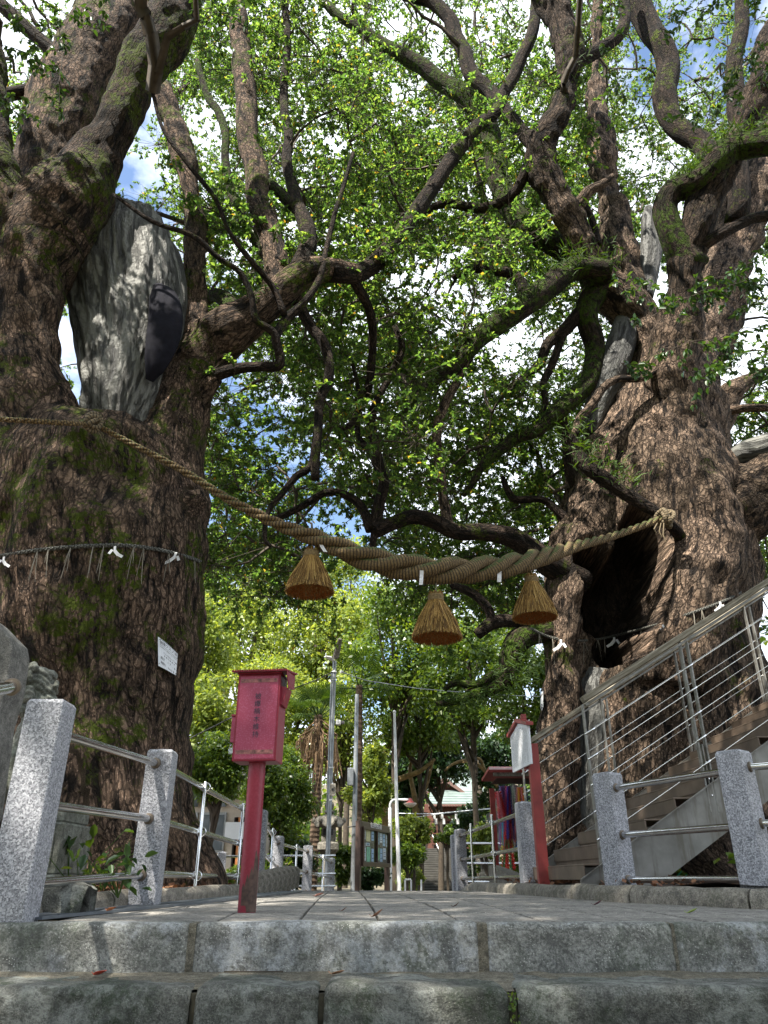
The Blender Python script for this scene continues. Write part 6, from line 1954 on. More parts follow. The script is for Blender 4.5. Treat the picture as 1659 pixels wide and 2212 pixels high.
nb(Wd / 2, 0.01, zfrac(.93), Wd - .12, .1, (zt - zlow) * .14, 'header', M['brown_metal'])
nb(Wd / 2, 0, zfrac(.43), Wd - .12, .06, (zt - zlow) * .85, 'back_panel', M['concrete'])
fr = nb(Wd / 2, .06, zfrac(.02), Wd - .1, .1, .09, 'bottom_frame', M['brown_metal'])
nb(Wd / 2, .06, zfrac(.845), Wd - .1, .1, .05, 'top_frame', M['brown_metal'])
for cx_ in (.09, Wd / 2, Wd - .09):
    nb(cx_, .07, zfrac(.43), .06, .08, (zt - zlow) * .80, 'upright', M['brown_metal'])
for cx_ in (.28, .74):
    nb(Wd * cx_, .085, zfrac(.43), Wd * .40, .006, (zt - zlow) * .76, 'glass_pane', M['clear_glass'], bevel=0)
posters = [(.10, .70, .09, .22, 'white'), (.24, .68, .13, .26, 'yellow'), (.39, .70, .08, .24, 'blue'), (.10, .46, .09, .10, 'white'), (.23, .48, .12, .07, 'white'), (.11, .25, .10, .30, 'white'), (.25, .24, .12, .36, 'green'), (.39, .24, .08, .30, 'blue'),
           (.57, .66, .11, .30, 'blue'), (.69, .68, .09, .24, 'white'), (.80, .64, .09, .30, 'blue'), (.58, .28, .11, .30, 'green'), (.70, .26, .09, .32, 'blue'), (.82, .30, .10, .28, 'white'), (.90, .62, .05, .3, 'white')]
for px_, pz__, w_, h_, c_ in posters:
    pp = nb(Wd * px_ + .06, .034, zfrac(pz__), Wd * w_, .003, (zt - zlow) * h_, 'poster', M['poster_' + c_], bevel=0)
    if c_ in ('white', 'blue'):
        for q in range(4):
            nb(Wd * px_ + .06, .037, zfrac(pz__ + h_ * (.3 - .18 * q)), Wd * w_ * .7, .0015, .012, 'print_line', M['print_black'] if q % 2 else M['poster_blue'], parent=pp, bevel=0)
tx = A0 + xd * Wd * .5 + nrm * .066; tx.z = zfrac(.935)
text_part('lettering', '山王神社掲示板', .125, M['print_white'], root, frame_mtx(tx - ro, xd, (0, 0, 1)), depth=.002)

def stone_lantern(x, y_top, y_bot, Y, w_px, label, z0, mat):
    top = P(x, y_top, Y); H = top.z - z0
    s = R(w_px, (y_top + y_bot) / 2, Y)      # half width of the roof
    root = thing('stone_lantern', label, 'stone lantern', (top.x, Y, z0))
    h = lambda f: f * H
    MB().lathe((0, 0, 0), [(s * .8, 0), (s * .8, h(.04)), (s * .62, h(.05)), (s * .55, h(.08))], 6).build('base', mat, root)
    MB().lathe((0, 0, 0), [(s * .36, h(.08)), (s * .30, h(.12)), (s * .28, h(.28)), (s * .32, h(.30)), (s * .32, h(.33)), (s * .28, h(.35)), (s * .31, h(.47))], 16).build('shaft', mat, root, smooth=40)
    MB().lathe((0, 0, 0), [(s * .40, h(.47)), (s * .70, h(.52)), (s * .76, h(.53)), (s * .76, h(.585)), (s * .62, h(.60))], 6).build('platform', mat, root)
    fb = MB()
    fb.lathe((0, 0, 0), [(s * .52, h(.60)), (s * .52, h(.745))], 6).build('fire_box', mat, root)
    fbx = root.children[-1]
    for k in range(6):
        th = k * math.pi / 3 + math.pi / 3
        c = Vector((math.cos(th), math.sin(th), 0)) * s * .452; c.z = h(.69)
        MB().box(c, (.012, s * .20, h(.06)), rot=(0, 0, th)).build('window', M['print_black'], fbx)
    # roof with upturned scroll corners
    vs, fs = [], []
    n = 48
    prof = [(.30, .86), (.45, .845), (.72, .80), (.95, .765), (1.0, .755), (.96, .735), (.5, .745)]
    for r_, z_ in prof:
        for k in range(n):
            th = 2 * math.pi * k / n
            c6 = abs(math.cos(3 * th)) ** 6
            rr_ = s * r_ * (.86 + .16 * c6 * (r_ > .7))
            vs.append((math.cos(th) * rr_, math.sin(th) * rr_, h(z_) + (c6 * h(.035) if r_ > .7 else 0)))
    for i in range(len(prof) - 1):
        for k in range(n):
            k2 = (k + 1) % n
            fs.append((i * n + k, i * n + k2, (i + 1) * n + k2, (i + 1) * n + k))
    MB().add(vs, fs).build('roof', mat, root, smooth=50)
    for k in range(6):
        th = k * math.pi / 3
        c = Vector((math.cos(th) * s * .98, math.sin(th) * s * .98, h(.80)))
        MB().ellipsoid(c, (s * .13, s * .13, h(.028)), 10, 8).build('scroll', mat, root, smooth=180)
    MB().lathe((0, 0, 0), [(s * .22, h(.86)), (s * .34, h(.875)), (s * .34, h(.89)), (s * .22, h(.90)), (s * .32, h(.93)), (s * .30, h(.96)), (s * .12, h(.99)), (0.0, h(1.0))], 16).build('finial', mat, root, smooth=50)
    return root
stone_lantern(712, 1727, 1920, 20.5, 34, 'large weathered stone lantern half hidden by the grey lamp pole', -.5, M['lantern'])
stone_lantern(1044, 1836, 1900, 24.0, 17, 'small pale stone lantern in the sun behind the right cross rails', -.55, M['lantern'])
stone_lantern(944, 1000, 1000, 26.0, 1, 'x', -.5, M['lantern']) if False else None
# second larger lantern roof scroll behind the crane stand
stone_lantern(1066, 1716, 1900, 15.5, 17, 'dark stone lantern standing just behind the left side of the crane stand', -.4, M['statue'])

# ================================================================== SHRINE AND STAIRWAY
YS = 50.0
zf = P(950, 1832, 48).z
root = thing('shrine_hall', 'small wooden shrine hall with a pale green roof at the top of the dark stairway', 'shrine', tuple(P(965, 1832, YS)[:2]) + (zf,))
ro = Vector(root.location)
xl, xr_ = P(915, 1760, YS).x, P(1018, 1760, YS).x
for px_ in (928, 1008):
    q = P(px_, 1790, 49.2); MB().box(Vector((q.x, 49.2, (zf + P(px_, 1742, 49.2).z) / 2)) - ro, (.22, .22, P(px_, 1742, 49.2).z - zf), bevel=.02).build('pillar', M['wood'], root)
MB().box(Vector(((xl + xr_) / 2, 49.2, P(960, 1768, 49.2).z)) - ro, (xr_ - xl, .25, .32), bevel=.02).build('lintel', M['wood'], root)
MB().box(Vector(((xl + xr_) / 2, 49.2, P(960, 1746, 49.2).z)) - ro, (xr_ - xl, .18, .5), bevel=.02).build('upper_beam', M['wood'], root)
MB().box(Vector(((xl + xr_) / 2, 51.5, (zf + P(960, 1750, 51.5).z) / 2)) - ro, (xr_ - xl + 1.5, .2, P(960, 1750, 51.5).z - zf)).build('back_wall', M['wood_dark'], root)
lat = MB()
for k in range(9):
    x = xl + .3 + (xr_ - xl - .6) * k / 8
    MB().box(Vector((x, 51.2, zf + 1.0)) - ro, (.06, .06, 2.0)).build('lattice_bar', M['wood'], root)
for k in range(3):
    MB().box(Vector(((xl + xr_) / 2, 51.17, zf + .35 + .6 * k)) - ro, (xr_ - xl - .5, .06, .06)).build('lattice_rail', M['wood'], root)
# porch roof: sloping sheet, seen from the front, strips as separate courses
e0, e1 = P(925, 1737, 48.4), P(1025, 1737, 48.4)
t0, t1 = P(930, 1706, 50.3), P(1020, 1706, 50.3)
for k in range(6):
    f0, f1 = k / 6, (k + 1) / 6
    a, b, c, d = e0.lerp(t0, f0), e1.lerp(t1, f0), e1.lerp(t1, f1), e0.lerp(t0, f1)
    up = Vector((0, 0, .03))
    MB().prism([a + up * 1.6 - ro, b + up * 1.6 - ro, c - ro, d - ro], (0, 0, -.05)).build('roof_course', M['verdigris'], root)
MB().box((e0 + e1) / 2 - ro + Vector((0, .02, -.06)), (e1.x - e0.x, .12, .12)).build('eave', M['roof_rust'], root)
for k in range(16):
    MB().box(e0.lerp(e1, (k + .5) / 16) - ro + Vector((0, .5, -.10)), (.07, 1.1, .07)).build('rafter', M['wood'], root)
# gable with barge boards and the hall roof behind
g0, g1, ga = P(928, 1712, 50.4), P(992, 1712, 50.4), P(960, 1690, 50.4)
MB().prism([g0 - ro, g1 - ro, ga - ro], (0, .3, 0)).build('gable', M['wood'], root)
for a, b in ((g0 + (g0 - ga) * .25, ga), (g1 + (g1 - ga) * .35, ga)):
    MB().prism([a - ro, b - ro, b - ro + Vector((0, 0, .28)), a - ro + Vector((0, 0, .2))], (0, -.5, 0)).build('barge_board', M['roof_rust'], root)
    MB().prism([a - ro + Vector((0, 0, .21)), b - ro + Vector((0, 0, .30)), b - ro + Vector((0, 0, .38)), a - ro + Vector((0, 0, .29))], (0, 2.5, 0)).build('gable_roof', M['verdigris'], root)
r0, r1 = P(952, 1676, 53), P(1035, 1680, 53)
MB().prism([P(945, 1708, 51.5) - ro, P(1050, 1712, 51.5) - ro, r1 - ro, r0 - ro], (0, .1, .1)).build('main_roof', M['verdigris'], root)
MB().prism([r0 - ro, r1 - ro, r1 - ro + Vector((0, 0, .3)), r0 - ro + Vector((0, 0, .3))], (0, .5, 0)).build('ridge', M['verdigris'], root)
# stairway: stone steps
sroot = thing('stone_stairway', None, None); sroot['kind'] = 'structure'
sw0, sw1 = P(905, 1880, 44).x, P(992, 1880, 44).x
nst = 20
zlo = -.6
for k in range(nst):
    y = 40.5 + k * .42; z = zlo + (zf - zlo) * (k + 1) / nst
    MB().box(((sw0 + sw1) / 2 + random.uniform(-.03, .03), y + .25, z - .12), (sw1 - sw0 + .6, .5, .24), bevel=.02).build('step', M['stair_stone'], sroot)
hr = thing('stair_handrail', 'thin pale steel handrail running up the middle of the dark stone stairway', 'handrail', tuple(P(957, 1925, 40.3)[:2]) + (zlo,))
ro = Vector(hr.location)
MB().tube([Vector((0, 0, 0)), P(953, 1845, 40.3) - ro], .03, 8).build('post', M['white_metal'], hr)
MB().tube([P(953, 1845, 40.3) - ro, Vector((P(953, 1845, 40.3).x, 48.6, zf + .9)) - ro], .025, 8).build('rail', M['white_metal'], hr)
sh = thing('thin_shimenawa', 'thin white rope with three paper zigzags strung across in front of the shrine', 'rope', tuple(P(845, 1757, 30)))
ro = Vector(sh.location)
MB().tube([P(845, 1757, 30) - ro, P(938, 1758, 30) - ro, P(1020, 1750, 30) - ro, P(1068, 1747, 30) - ro], .018, 6).build('rope', M['poster_white'], sh)
MB().tube([P(878, 1768, 30) - ro, P(950, 1758, 30) - ro, P(1068, 1745, 30) - ro], .012, 6).build('rope', M['poster_white'], sh)
for px_ in (938, 955, 985):
    a = P(px_, 1758, 30) - ro
    u = .055
    MB().add([a + Vector(p) * u for p in ((-.8, 0, 0), (.8, 0, 0), (.8, 0, -3), (1.9, 0, -3), (1.9, 0, -6.5), (0.2, 0, -6.5), (.2, 0, -3.4), (-.8, 0, -3))] , [(0, 1, 2, 7), (7, 2, 6), (2, 3, 4, 5, 6)]).build('paper_zigzag', M['paper'], sh)
# low white rail by the yellow bush
wr = thing('white_gate_frame', 'small white metal frame standing by the yellow green bush', 'barrier', tuple(P(880, 1925, 23.5)[:2]) + (-.5,))
ro = Vector(wr.location)
for a, b in (((875, 1900), (875, 1935)), ((875, 1900), (888, 1900)), ((888, 1900), (888, 1935)), ((910, 1900), (910, 1935))):
    MB().tube([P(*a, 23.5) - ro, P(*b, 23.5) - ro], .025, 8).build('bar', M['white_metal'], wr)

# ================================================================== HOUSE ON THE LEFT
HX = 530
hr_ = thing('house', 'low house with sliding windows and cream wall behind the left tree', 'house', (-5.4, 18, -.4))
ro = Vector(hr_.location)
x0, x1 = P(350, 1780, 18.0).x, P(545, 1780, 18.0).x
zt_h = P(420, 1712, 18).z
MB().box(Vector(((x0 + x1) / 2, 19.5, (zt_h - .4) / 2)) - ro, (x1 - x0, 3, zt_h + .4)).build('wall', M['house_wall'], hr_)
ev = P(380, 1665, 17.2), P(545, 1740, 17.2)
MB().prism([Vector((x0 - 2, 17.1, P(420, 1688, 17.1).z)) - ro, Vector((x1 + .5, 17.1, P(420, 1688, 17.1).z)) - ro, Vector((x1 + .2, 20.5, zt_h + .8)) - ro, Vector((x0 - 2, 20.5, zt_h + .8)) - ro], (0, 0, .12)).build('roof', M['house_dark'], hr_)
for k, (pa, pb) in enumerate(((395, 424), (428, 455), (459, 486))):
    a, b = P(pa, 1800, 17.97), P(pb, 1800, 17.97)
    zt2, zb2 = P(420, 1755, 17.97).z, P(420, 1842, 17.97).z
    wdw = MB().box(Vector(((a.x + b.x) / 2, 17.97, (zt2 + zb2) / 2)) - ro, (b.x - a.x, .06, zt2 - zb2)).build('window', M['aluminium'], hr_)
    MB().box(Vector(((a.x + b.x) / 2, 17.93, (zt2 + zb2) / 2)) - ro, ((b.x - a.x) - .08, .02, zt2 - zb2 - .1)).build('pane', M['glass'], wdw)
    MB().box(Vector(((a.x + b.x) / 2, 17.93, P(420, 1728, 17.97).z)) - ro, ((b.x - a.x) - .04, .02, .3)).build('upper_pane', M['glass'], wdw)
for pa, w_, mt in ((505, .09, 'wood_dark'), (512, .16, 'orange_wood'), (520, .10, 'wood_dark'), (528, .1, 'aluminium'), (536, .08, 'wood_dark')):
    q = P(pa, 1850, 17.9)
    MB().box(Vector((q.x, 17.9, .45)) - ro, (w_, .1, 1.9)).build('door_board', M[mt], hr_)
MB().box(Vector((P(515, 1790, 17.9).x, 17.86, P(515, 1795, 17.9).z)) - ro, (.55, .12, .35)).build('canopy_board', M['white'], hr_)
an = thing('tv_antenna', 'thin metal television antenna above the house roof left of the red box', 'antenna', tuple(P(396, 1640, 20)))
ro = Vector(an.location)
MB().tube([P(392, 1700, 20) - ro, P(392, 1590, 20) - ro], .02, 6).build('mast', M['steel'], an)
for x0_, y0_, x1_, y1_ in ((392, 1594, 412, 1588), (392, 1612, 410, 1616), (392, 1622, 420, 1627), (392, 1634, 412, 1637)):
    MB().tube([P(x0_, y0_, 20) - ro, P(x1_, y1_, 20.3) - ro], .016, 6).build('element', M['steel'], an)

# ================================================================== FERNS AND NEAR SPRAYS ON THE GIANT TREES
def blades(tree, name, centers, n_per, ln, wd, mat, seed, spread=0.10, upb=0.7):
    rnd = np.random.default_rng(seed)
    c = np.repeat(np.array(centers), n_per, axis=0)
    n = len(c)
    c = c + rnd.normal(size=(n, 3)) * spread * np.array([1, 1, .35])
    d = rnd.normal(size=(n, 3)); d[:, 2] = np.abs(d[:, 2]) * .5 + upb
    d /= np.linalg.norm(d, axis=1)[:, None]
    L = (ln * rnd.uniform(.5, 1.3, n))[:, None]
    s = np.cross(d, rnd.normal(size=(n, 3))); s /= np.linalg.norm(s, axis=1)[:, None]
    w = wd * rnd.uniform(.6, 1.3, n)[:, None]
    out = d * np.array([1, 1, 0])
    p1 = c + d * L * .5; p2 = c + d * L * .8 + out * L * .25; p2[:, 2] -= (L * .12)[:, 0]
    v = np.stack([c - s * w * .4, c + s * w * .4, p1 + s * w * .5, p2, p1 - s * w * .5], 1).reshape(-1, 3)
    f = np.arange(5 * n).reshape(n, 5)
    link(tag(bpy.data.objects.new(name, mesh_np(name, v, [f], M[mat])), kind='stuff'), tree)
def along(rows, k=3, up=0.9):
    L = crom(stroke(fill_Y(rows)), 8)
    out = []
    for p in L[::k]:
        out.append((p[0] + random.uniform(-.4, .4) * p[3], p[1] - 0.3 * p[3] + random.uniform(-.5, .3) * p[3], p[2] + p[3] * up))
    return out
cen = along(R_LIMBS[2][0][4:10], 3) + along(R_LIMBS[4][0][:8], 3) + along(R_LIMBS[0][0][3:9], 2) + along(E4[1:6], 5, .6) + along(R_LIMBS[6][0][5:9], 5) + along([(1245, 180, 10, 7.9), (1240, 120, 10, 7.9), (1235, 60, 10, 7.9), (1232, 20, 10, 7.9)], 2, .1) + along(R_LIMBS[10][0][:5], 4)
blades(treeR, 'fern_tufts', cen, 46, .17, .014, 'fern', 5, .13)
cen = along(limbD[5:9], 5) + along([(545, 668, 10, 6.6), (575, 650, 10, 6.6)], 2)
blades(treeL, 'fern_tufts', cen, 40, .13, .014, 'fern', 6, .10)
blades(treeR, 'hanging_moss', along(R_LIMBS[20][0][2:8], 2, -.6), 60, .10, .010, 'fern', 8, .12, -.8)

def near_spray(tree, starts, n_single, label_mat, seed):
    """leafy twigs near the camera; the largest leaves are single objects"""
    rnd = np.random.default_rng(seed)
    P_, D_, U_, S_, TA, TB = [], [], [], [], [], []
    for (x0, y0, Y0, x1, y1, Y1, nsub) in starts:
        a, b = np.array(P(x0, y0, Y0)), np.array(P(x1, y1, Y1))
        prev = a
        for k in range(nsub):
            t = (k + 1) / nsub
            p = a + (b - a) * t + rnd.normal(size=3) * .035 + np.array([0, 0, .10 * math.sin(t * 3.14)])
            TA.append(prev); TB.append(p); prev = p
            for side in range(2):
                dd = rnd.normal(size=3); dd[2] = dd[2] * .4 - .15; dd /= np.linalg.norm(dd)
                L = rnd.uniform(.12, .28)
                e = p + dd * L + np.array([0, 0, -.05])
                TA.append(p); TB.append(e)
                for q in range(8):
                    tt = rnd.uniform(.25, 1.0)
                    c = p + (e - p) * tt
                    ld = rnd.normal(size=3) * .7 + dd * .6 + np.array([0, 0, -.55])
                    P_.append(c); D_.append(ld); U_.append(rnd.normal(size=3) * .5 + np.array([0, -.2, 1])); S_.append(rnd.uniform(.055, .095))
    P_, D_, U_, S_ = np.array(P_), np.array(D_), np.array(U_), np.array(S_)
    order = rnd.permutation(len(P_))
    single, rest = order[:n_single], order[n_single:]
    # a single leaf mesh shared by all single leaves
    lm = leaf_mesh('leaf', np.zeros((1, 3)), np.array([[1.0, 0, 0]]), np.array([[0, 0, 1.0]]), np.array([1.0]), np.array([.5]), M['leaf_near'])
    for i in single:
        d = Vector(D_[i]).normalized(); s = d.cross(Vector(U_[i])).normalized(); u = s.cross(d)
        m = Matrix((d, -s, u)).transposed().to_4x4() @ Matrix.Scale(S_[i], 4)
        m.translation = Vector(P_[i])
        o = bpy.data.objects.new('leaf', lm); COL.objects.link(o); o.parent = tree; o.matrix_local = m
    if len(rest):
        link(tag(bpy.data.objects.new('near_leaves', leaf_mesh('near_leaves', P_[rest], D_[rest], U_[rest], S_[rest], S_[rest] * .5, M['leaf_near'])), kind='stuff'), tree)
    link(tag(bpy.data.objects.new('spray_twigs', twig_mesh('spray_twigs', np.array(TA), np.array(TB), .005, .003, M['twig'])), kind='stuff'), tree)
near_spray(treeR, [(1780, 560, 6.4, 1400, 690, 6.2, 14), (1800, 700, 6.2, 1320, 610, 6.6, 16), (1780, 760, 6.0, 1480, 830, 6.0, 12), (1760, 640, 6.3, 1560, 600, 6.2, 9), (1790, 830, 6.2, 1560, 750, 6.1, 11), (1740, 690, 6.0, 1340, 790, 6.3, 13), (1700, 520, 6.6, 1500, 640, 6.3, 9),
                   (1700, -40, 5.4, 1420, 60, 5.4, 9), (1720, 60, 5.4, 1560, 160, 5.5, 8), (1760, 150, 5.5, 1480, 250, 5.6, 9), (1320, -60, 5.6, 1330, 190, 5.9, 7)], 300, 'leaf_near', 3)
near_spray(treeL, [(-80, -30, 4.9, 130, 90, 4.9, 8), (-90, 90, 4.9, 90, 130, 5.0, 7), (150, -70, 5.0, 120, 210, 5.1, 9), (420, -60, 5.3, 470, 80, 5.4, 7), (-60, 180, 5.0, 60, 240, 5.0, 5), (260, -60, 5.0, 190, 60, 5.1, 6), (560, -50, 5.6, 520, 60, 5.6, 5)], 240, 'leaf_near', 4)

# ================================================================== TREES AND SHRUBS BEYOND
def leafy_plant(name, label, cat, x, y0, y1, hw, Y, mat, leaf, n, group=None, trunk=True, ground=-.45, lumps=26, seed=0, flat=1.0, bark='bark_limb'):
    rnd = np.random.default_rng(seed + 100)
    top, bot = P(x, y0, Y), P(x, y1, Y)
    zc, hz = (top.z + bot.z) / 2, (top.z - bot.z) / 2
    hx = R(hw, (y0 + y1) / 2, Y)
    root = thing(name, label, cat, (top.x, Y, ground), 0, group)
    C = np.array([0, 0, zc - ground])
    # lumps spread through the crown
    d = rnd.normal(size=(lumps, 3)); d /= np.linalg.norm(d, axis=1)[:, None]
    rr = rnd.uniform(.35, 1.0, lumps)[:, None] ** .6
    lc = C + d * rr * np.array([hx, hx * .8, hz]) * .86
    lr = rnd.uniform(.24, .42, lumps) * min(hx, hz) ** .7 * max(hx, hz) ** .3
    k = rnd.integers(0, lumps, n)
    e = rnd.normal(size=(n, 3)); e /= np.linalg.norm(e, axis=1)[:, None]
    rad = lr[k][:, None] * rnd.uniform(.45, 1.12, n)[:, None]
    p = lc[k] + e * rad * np.array([1, 1, .72])
    ld = e * .6 + rnd.normal(size=(n, 3)) * .8 + np.array([0, 0, -.25])
    up = e * .7 + np.array([0, 0, .7]) + rnd.normal(size=(n, 3)) * .4
    sz = leaf * rnd.uniform(.6, 1.3, n)
    link(tag(bpy.data.objects.new('crown', leaf_mesh('crown', p, ld, up, sz, sz * .55, M[mat], quads=1)), kind='stuff'), root)
    if trunk:
        mb = MB()
        tz = zc - ground
        lean = rnd.uniform(-.1, .1) * hx
        mb.tube([Vector((0, 0, -.2)), Vector((lean, 0, tz * .4)), Vector((0, 0, tz))], [hx * .045 + .03, hx * .035 + .02, hx * .025 + .01], 9)
        mb.build('trunk', M['twig'], root, smooth=60)
        mb = MB()
        for q in range(min(lumps, 16)):
            a = Vector((0, 0, tz * rnd.uniform(.45, .95)))
            m_ = (a + Vector(lc[q])) / 2 + Vector((0, 0, -.08 * hx))
            mb.tube([a, m_, Vector(lc[q])], [hx * .04 + .01, hx * .025 + .008, .01], 6)
        mb.build('branches', M['twig'], root, smooth=60, kind='stuff')
    return root
G1 = 'sunlit trees beyond the path'
T = leafy_plant
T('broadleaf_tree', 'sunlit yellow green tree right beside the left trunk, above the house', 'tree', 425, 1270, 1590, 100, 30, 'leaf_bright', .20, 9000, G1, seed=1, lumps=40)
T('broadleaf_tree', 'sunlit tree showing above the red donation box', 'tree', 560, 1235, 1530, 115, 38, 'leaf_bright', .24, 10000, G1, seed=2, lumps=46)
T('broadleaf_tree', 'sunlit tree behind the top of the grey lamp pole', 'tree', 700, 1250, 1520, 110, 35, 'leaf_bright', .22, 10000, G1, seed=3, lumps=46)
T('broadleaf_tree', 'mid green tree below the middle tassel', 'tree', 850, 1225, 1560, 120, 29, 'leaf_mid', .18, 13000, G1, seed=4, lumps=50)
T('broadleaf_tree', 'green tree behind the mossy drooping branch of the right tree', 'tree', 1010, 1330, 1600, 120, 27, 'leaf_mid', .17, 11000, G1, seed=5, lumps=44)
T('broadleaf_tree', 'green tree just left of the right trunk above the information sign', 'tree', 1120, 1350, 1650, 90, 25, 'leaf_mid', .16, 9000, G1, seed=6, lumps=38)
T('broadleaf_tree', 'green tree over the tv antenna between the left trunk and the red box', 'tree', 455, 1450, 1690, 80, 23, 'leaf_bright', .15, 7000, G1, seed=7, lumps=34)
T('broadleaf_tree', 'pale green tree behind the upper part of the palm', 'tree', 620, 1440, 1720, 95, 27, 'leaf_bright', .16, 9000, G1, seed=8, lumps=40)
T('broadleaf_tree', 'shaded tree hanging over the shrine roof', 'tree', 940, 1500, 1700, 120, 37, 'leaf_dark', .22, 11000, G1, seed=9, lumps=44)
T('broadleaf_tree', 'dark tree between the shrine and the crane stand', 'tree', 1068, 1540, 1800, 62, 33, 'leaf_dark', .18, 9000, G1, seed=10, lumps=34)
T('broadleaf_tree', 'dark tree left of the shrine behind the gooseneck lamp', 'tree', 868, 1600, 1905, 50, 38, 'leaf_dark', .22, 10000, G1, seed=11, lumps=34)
T('broadleaf_tree', 'sunny bush tree between the palm trunk and the white pole', 'tree', 800, 1590, 1790, 48, 26, 'leaf_bright', .15, 5000, G1, seed=12)
T('broadleaf_tree', 'tall tree seen through the gap right of the right trunk', 'tree', 1690, 1080, 1420, 110, 26, 'leaf_mid', .17, 9000, G1, seed=13)
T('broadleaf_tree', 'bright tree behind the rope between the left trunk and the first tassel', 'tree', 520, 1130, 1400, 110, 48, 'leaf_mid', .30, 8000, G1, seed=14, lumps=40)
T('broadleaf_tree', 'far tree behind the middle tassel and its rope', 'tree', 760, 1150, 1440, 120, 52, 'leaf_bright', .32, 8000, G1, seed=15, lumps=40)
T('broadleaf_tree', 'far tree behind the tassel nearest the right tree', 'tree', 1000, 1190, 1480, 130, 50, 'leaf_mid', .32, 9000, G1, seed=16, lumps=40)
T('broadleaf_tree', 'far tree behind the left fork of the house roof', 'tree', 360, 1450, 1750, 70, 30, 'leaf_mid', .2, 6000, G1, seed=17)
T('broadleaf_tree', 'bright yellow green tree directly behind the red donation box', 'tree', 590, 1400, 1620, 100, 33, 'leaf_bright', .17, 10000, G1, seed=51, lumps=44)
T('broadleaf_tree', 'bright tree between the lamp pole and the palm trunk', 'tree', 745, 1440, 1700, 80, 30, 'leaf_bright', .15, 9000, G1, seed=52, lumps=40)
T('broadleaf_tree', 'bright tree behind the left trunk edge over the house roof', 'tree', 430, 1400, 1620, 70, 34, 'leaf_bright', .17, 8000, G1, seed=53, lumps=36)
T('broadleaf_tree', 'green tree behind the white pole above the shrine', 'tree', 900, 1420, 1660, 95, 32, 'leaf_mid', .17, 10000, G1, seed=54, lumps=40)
T('maple_tree', 'feathery green maple right above the thin steel fence posts on the left', 'tree', 480, 1570, 1745, 78, 13.6, 'leaf_mid', .075, 13000, None, seed=20, lumps=34, ground=-.35)
T('maple_tree', 'feathery maple with dark branches between the red pole and the palm', 'tree', 620, 1610, 1850, 70, 18.5, 'leaf_mid', .09, 11000, None, seed=21, lumps=40)
T('maple_tree', 'low feathery maple directly behind the red pole', 'tree', 575, 1625, 1760, 55, 15.5, 'leaf_mid', .075, 9000, None, seed=41, lumps=34, ground=-.35)
T('shrub', 'dark evergreen shrub behind the granite posts left of the stone lantern', 'shrub', 630, 1780, 1925, 60, 21.5, 'leaf_dark', .10, 8000, None, trunk=False, seed=22)
T('shrub', 'low green shrub between the stone lantern and the notice board', 'shrub', 745, 1810, 1925, 28, 21.8, 'leaf_mid', .09, 4000, None, trunk=False, seed=23)
T('shrub', 'dark shrub growing under the notice board', 'shrub', 805, 1868, 1930, 48, 22.0, 'leaf_dark', .09, 4500, None, trunk=False, seed=24)
T('small_tree', 'sunlit bushy little tree beside the gooseneck lamp', 'tree', 890, 1752, 1830, 42, 25.5, 'leaf_bright', .12, 2600, None, seed=25, lumps=16)
T('small_tree', 'small tree with layered foliage at the white pole below the lamp', 'tree', 880, 1815, 1880, 40, 25.0, 'leaf_mid', .12, 2600, None, seed=26, lumps=14)
T('clipped_bush', 'rounded clipped yellow green bush at the foot of the white pole', 'bush', 886, 1872, 1932, 30, 26.5, 'leaf_bright', .06, 7000, None, trunk=False, seed=27, lumps=30)
T('shrub', 'bright shrub seen through the right rails left of the crane stand', 'shrub', 1044, 1775, 1850, 36, 18.5, 'leaf_bright', .09, 4200, None, seed=28)
T('shrub', 'green shrub around the small pale lantern', 'shrub', 1062, 1845, 1925, 34, 26.0, 'leaf_mid', .10, 4200, None, trunk=False, seed=29)
T('small_tree', 'thin feathery young tree in front of the dark stairway', 'tree', 965, 1783, 1822, 30, 20.0, 'leaf_mid', .07, 1500, None, seed=30, lumps=9)
T('shrub', 'tall dark shrub right of the shrine stairway', 'shrub', 1012, 1700, 1925, 34, 41.0, 'leaf_dark', .18, 5000, None, trunk=False, seed=31)
T('shrub', 'green bush behind the crane garlands', 'shrub', 1110, 1720, 1900, 50, 19.0, 'leaf_mid', .10, 5000, None, trunk=False, seed=32)
T('shrub', 'shrub at the far left rails below the house windows', 'shrub', 560, 1840, 1930, 40, 16.5, 'leaf_mid', .07, 3500, None, trunk=False, seed=33, ground=-.35)
T('shrub', 'shrub against the house between the thin posts', 'shrub', 505, 1870, 1925, 26, 15.6, 'leaf_mid', .06, 2000, None, trunk=False, seed=34, ground=-.35)

# hillside woods far behind
def hill_woods(name, label, n, xr, yr, size, mat, seed, lift=(0, 4)):
    rnd = np.random.default_rng(seed)
    nb_ = 260
    cx = rnd.uniform(*xr, nb_); cy = rnd.uniform(*yr, nb_)
    gz = ground_z(cx[None, :], cy[None, :])[0]
    cz = gz + rnd.uniform(*lift, nb_)
    k = rnd.integers(0, nb_, n)
    e = rnd.normal(size=(n, 3)); e /= np.linalg.norm(e, axis=1)[:, None]
    r_ = rnd.uniform(1.8, 3.6, nb_)[k][:, None]
    p = np.stack([cx[k], cy[k], cz[k]], 1) + e * r_ * rnd.uniform(.6, 1.05, n)[:, None]
    sz = size * rnd.uniform(.6, 1.3, n)
    link(tag(bpy.data.objects.new(name, leaf_mesh(name, p, e + rnd.normal(size=(n, 3)) * .7, e + np.array([0, 0, .6]), sz, sz * .7, M[mat], quads=1)), label, kind='stuff'))
hill_woods('far_woods', 'dense far woods covering the hillside behind everything', 60000, (-60, 60), (56, 84), .5, 'leaf_mid', 1)
hill_woods('near_woods', 'dark woods closing the view on both sides behind the giant trees', 40000, (-45, -12), (20, 45), .38, 'leaf_mid', 2, (0, 7))
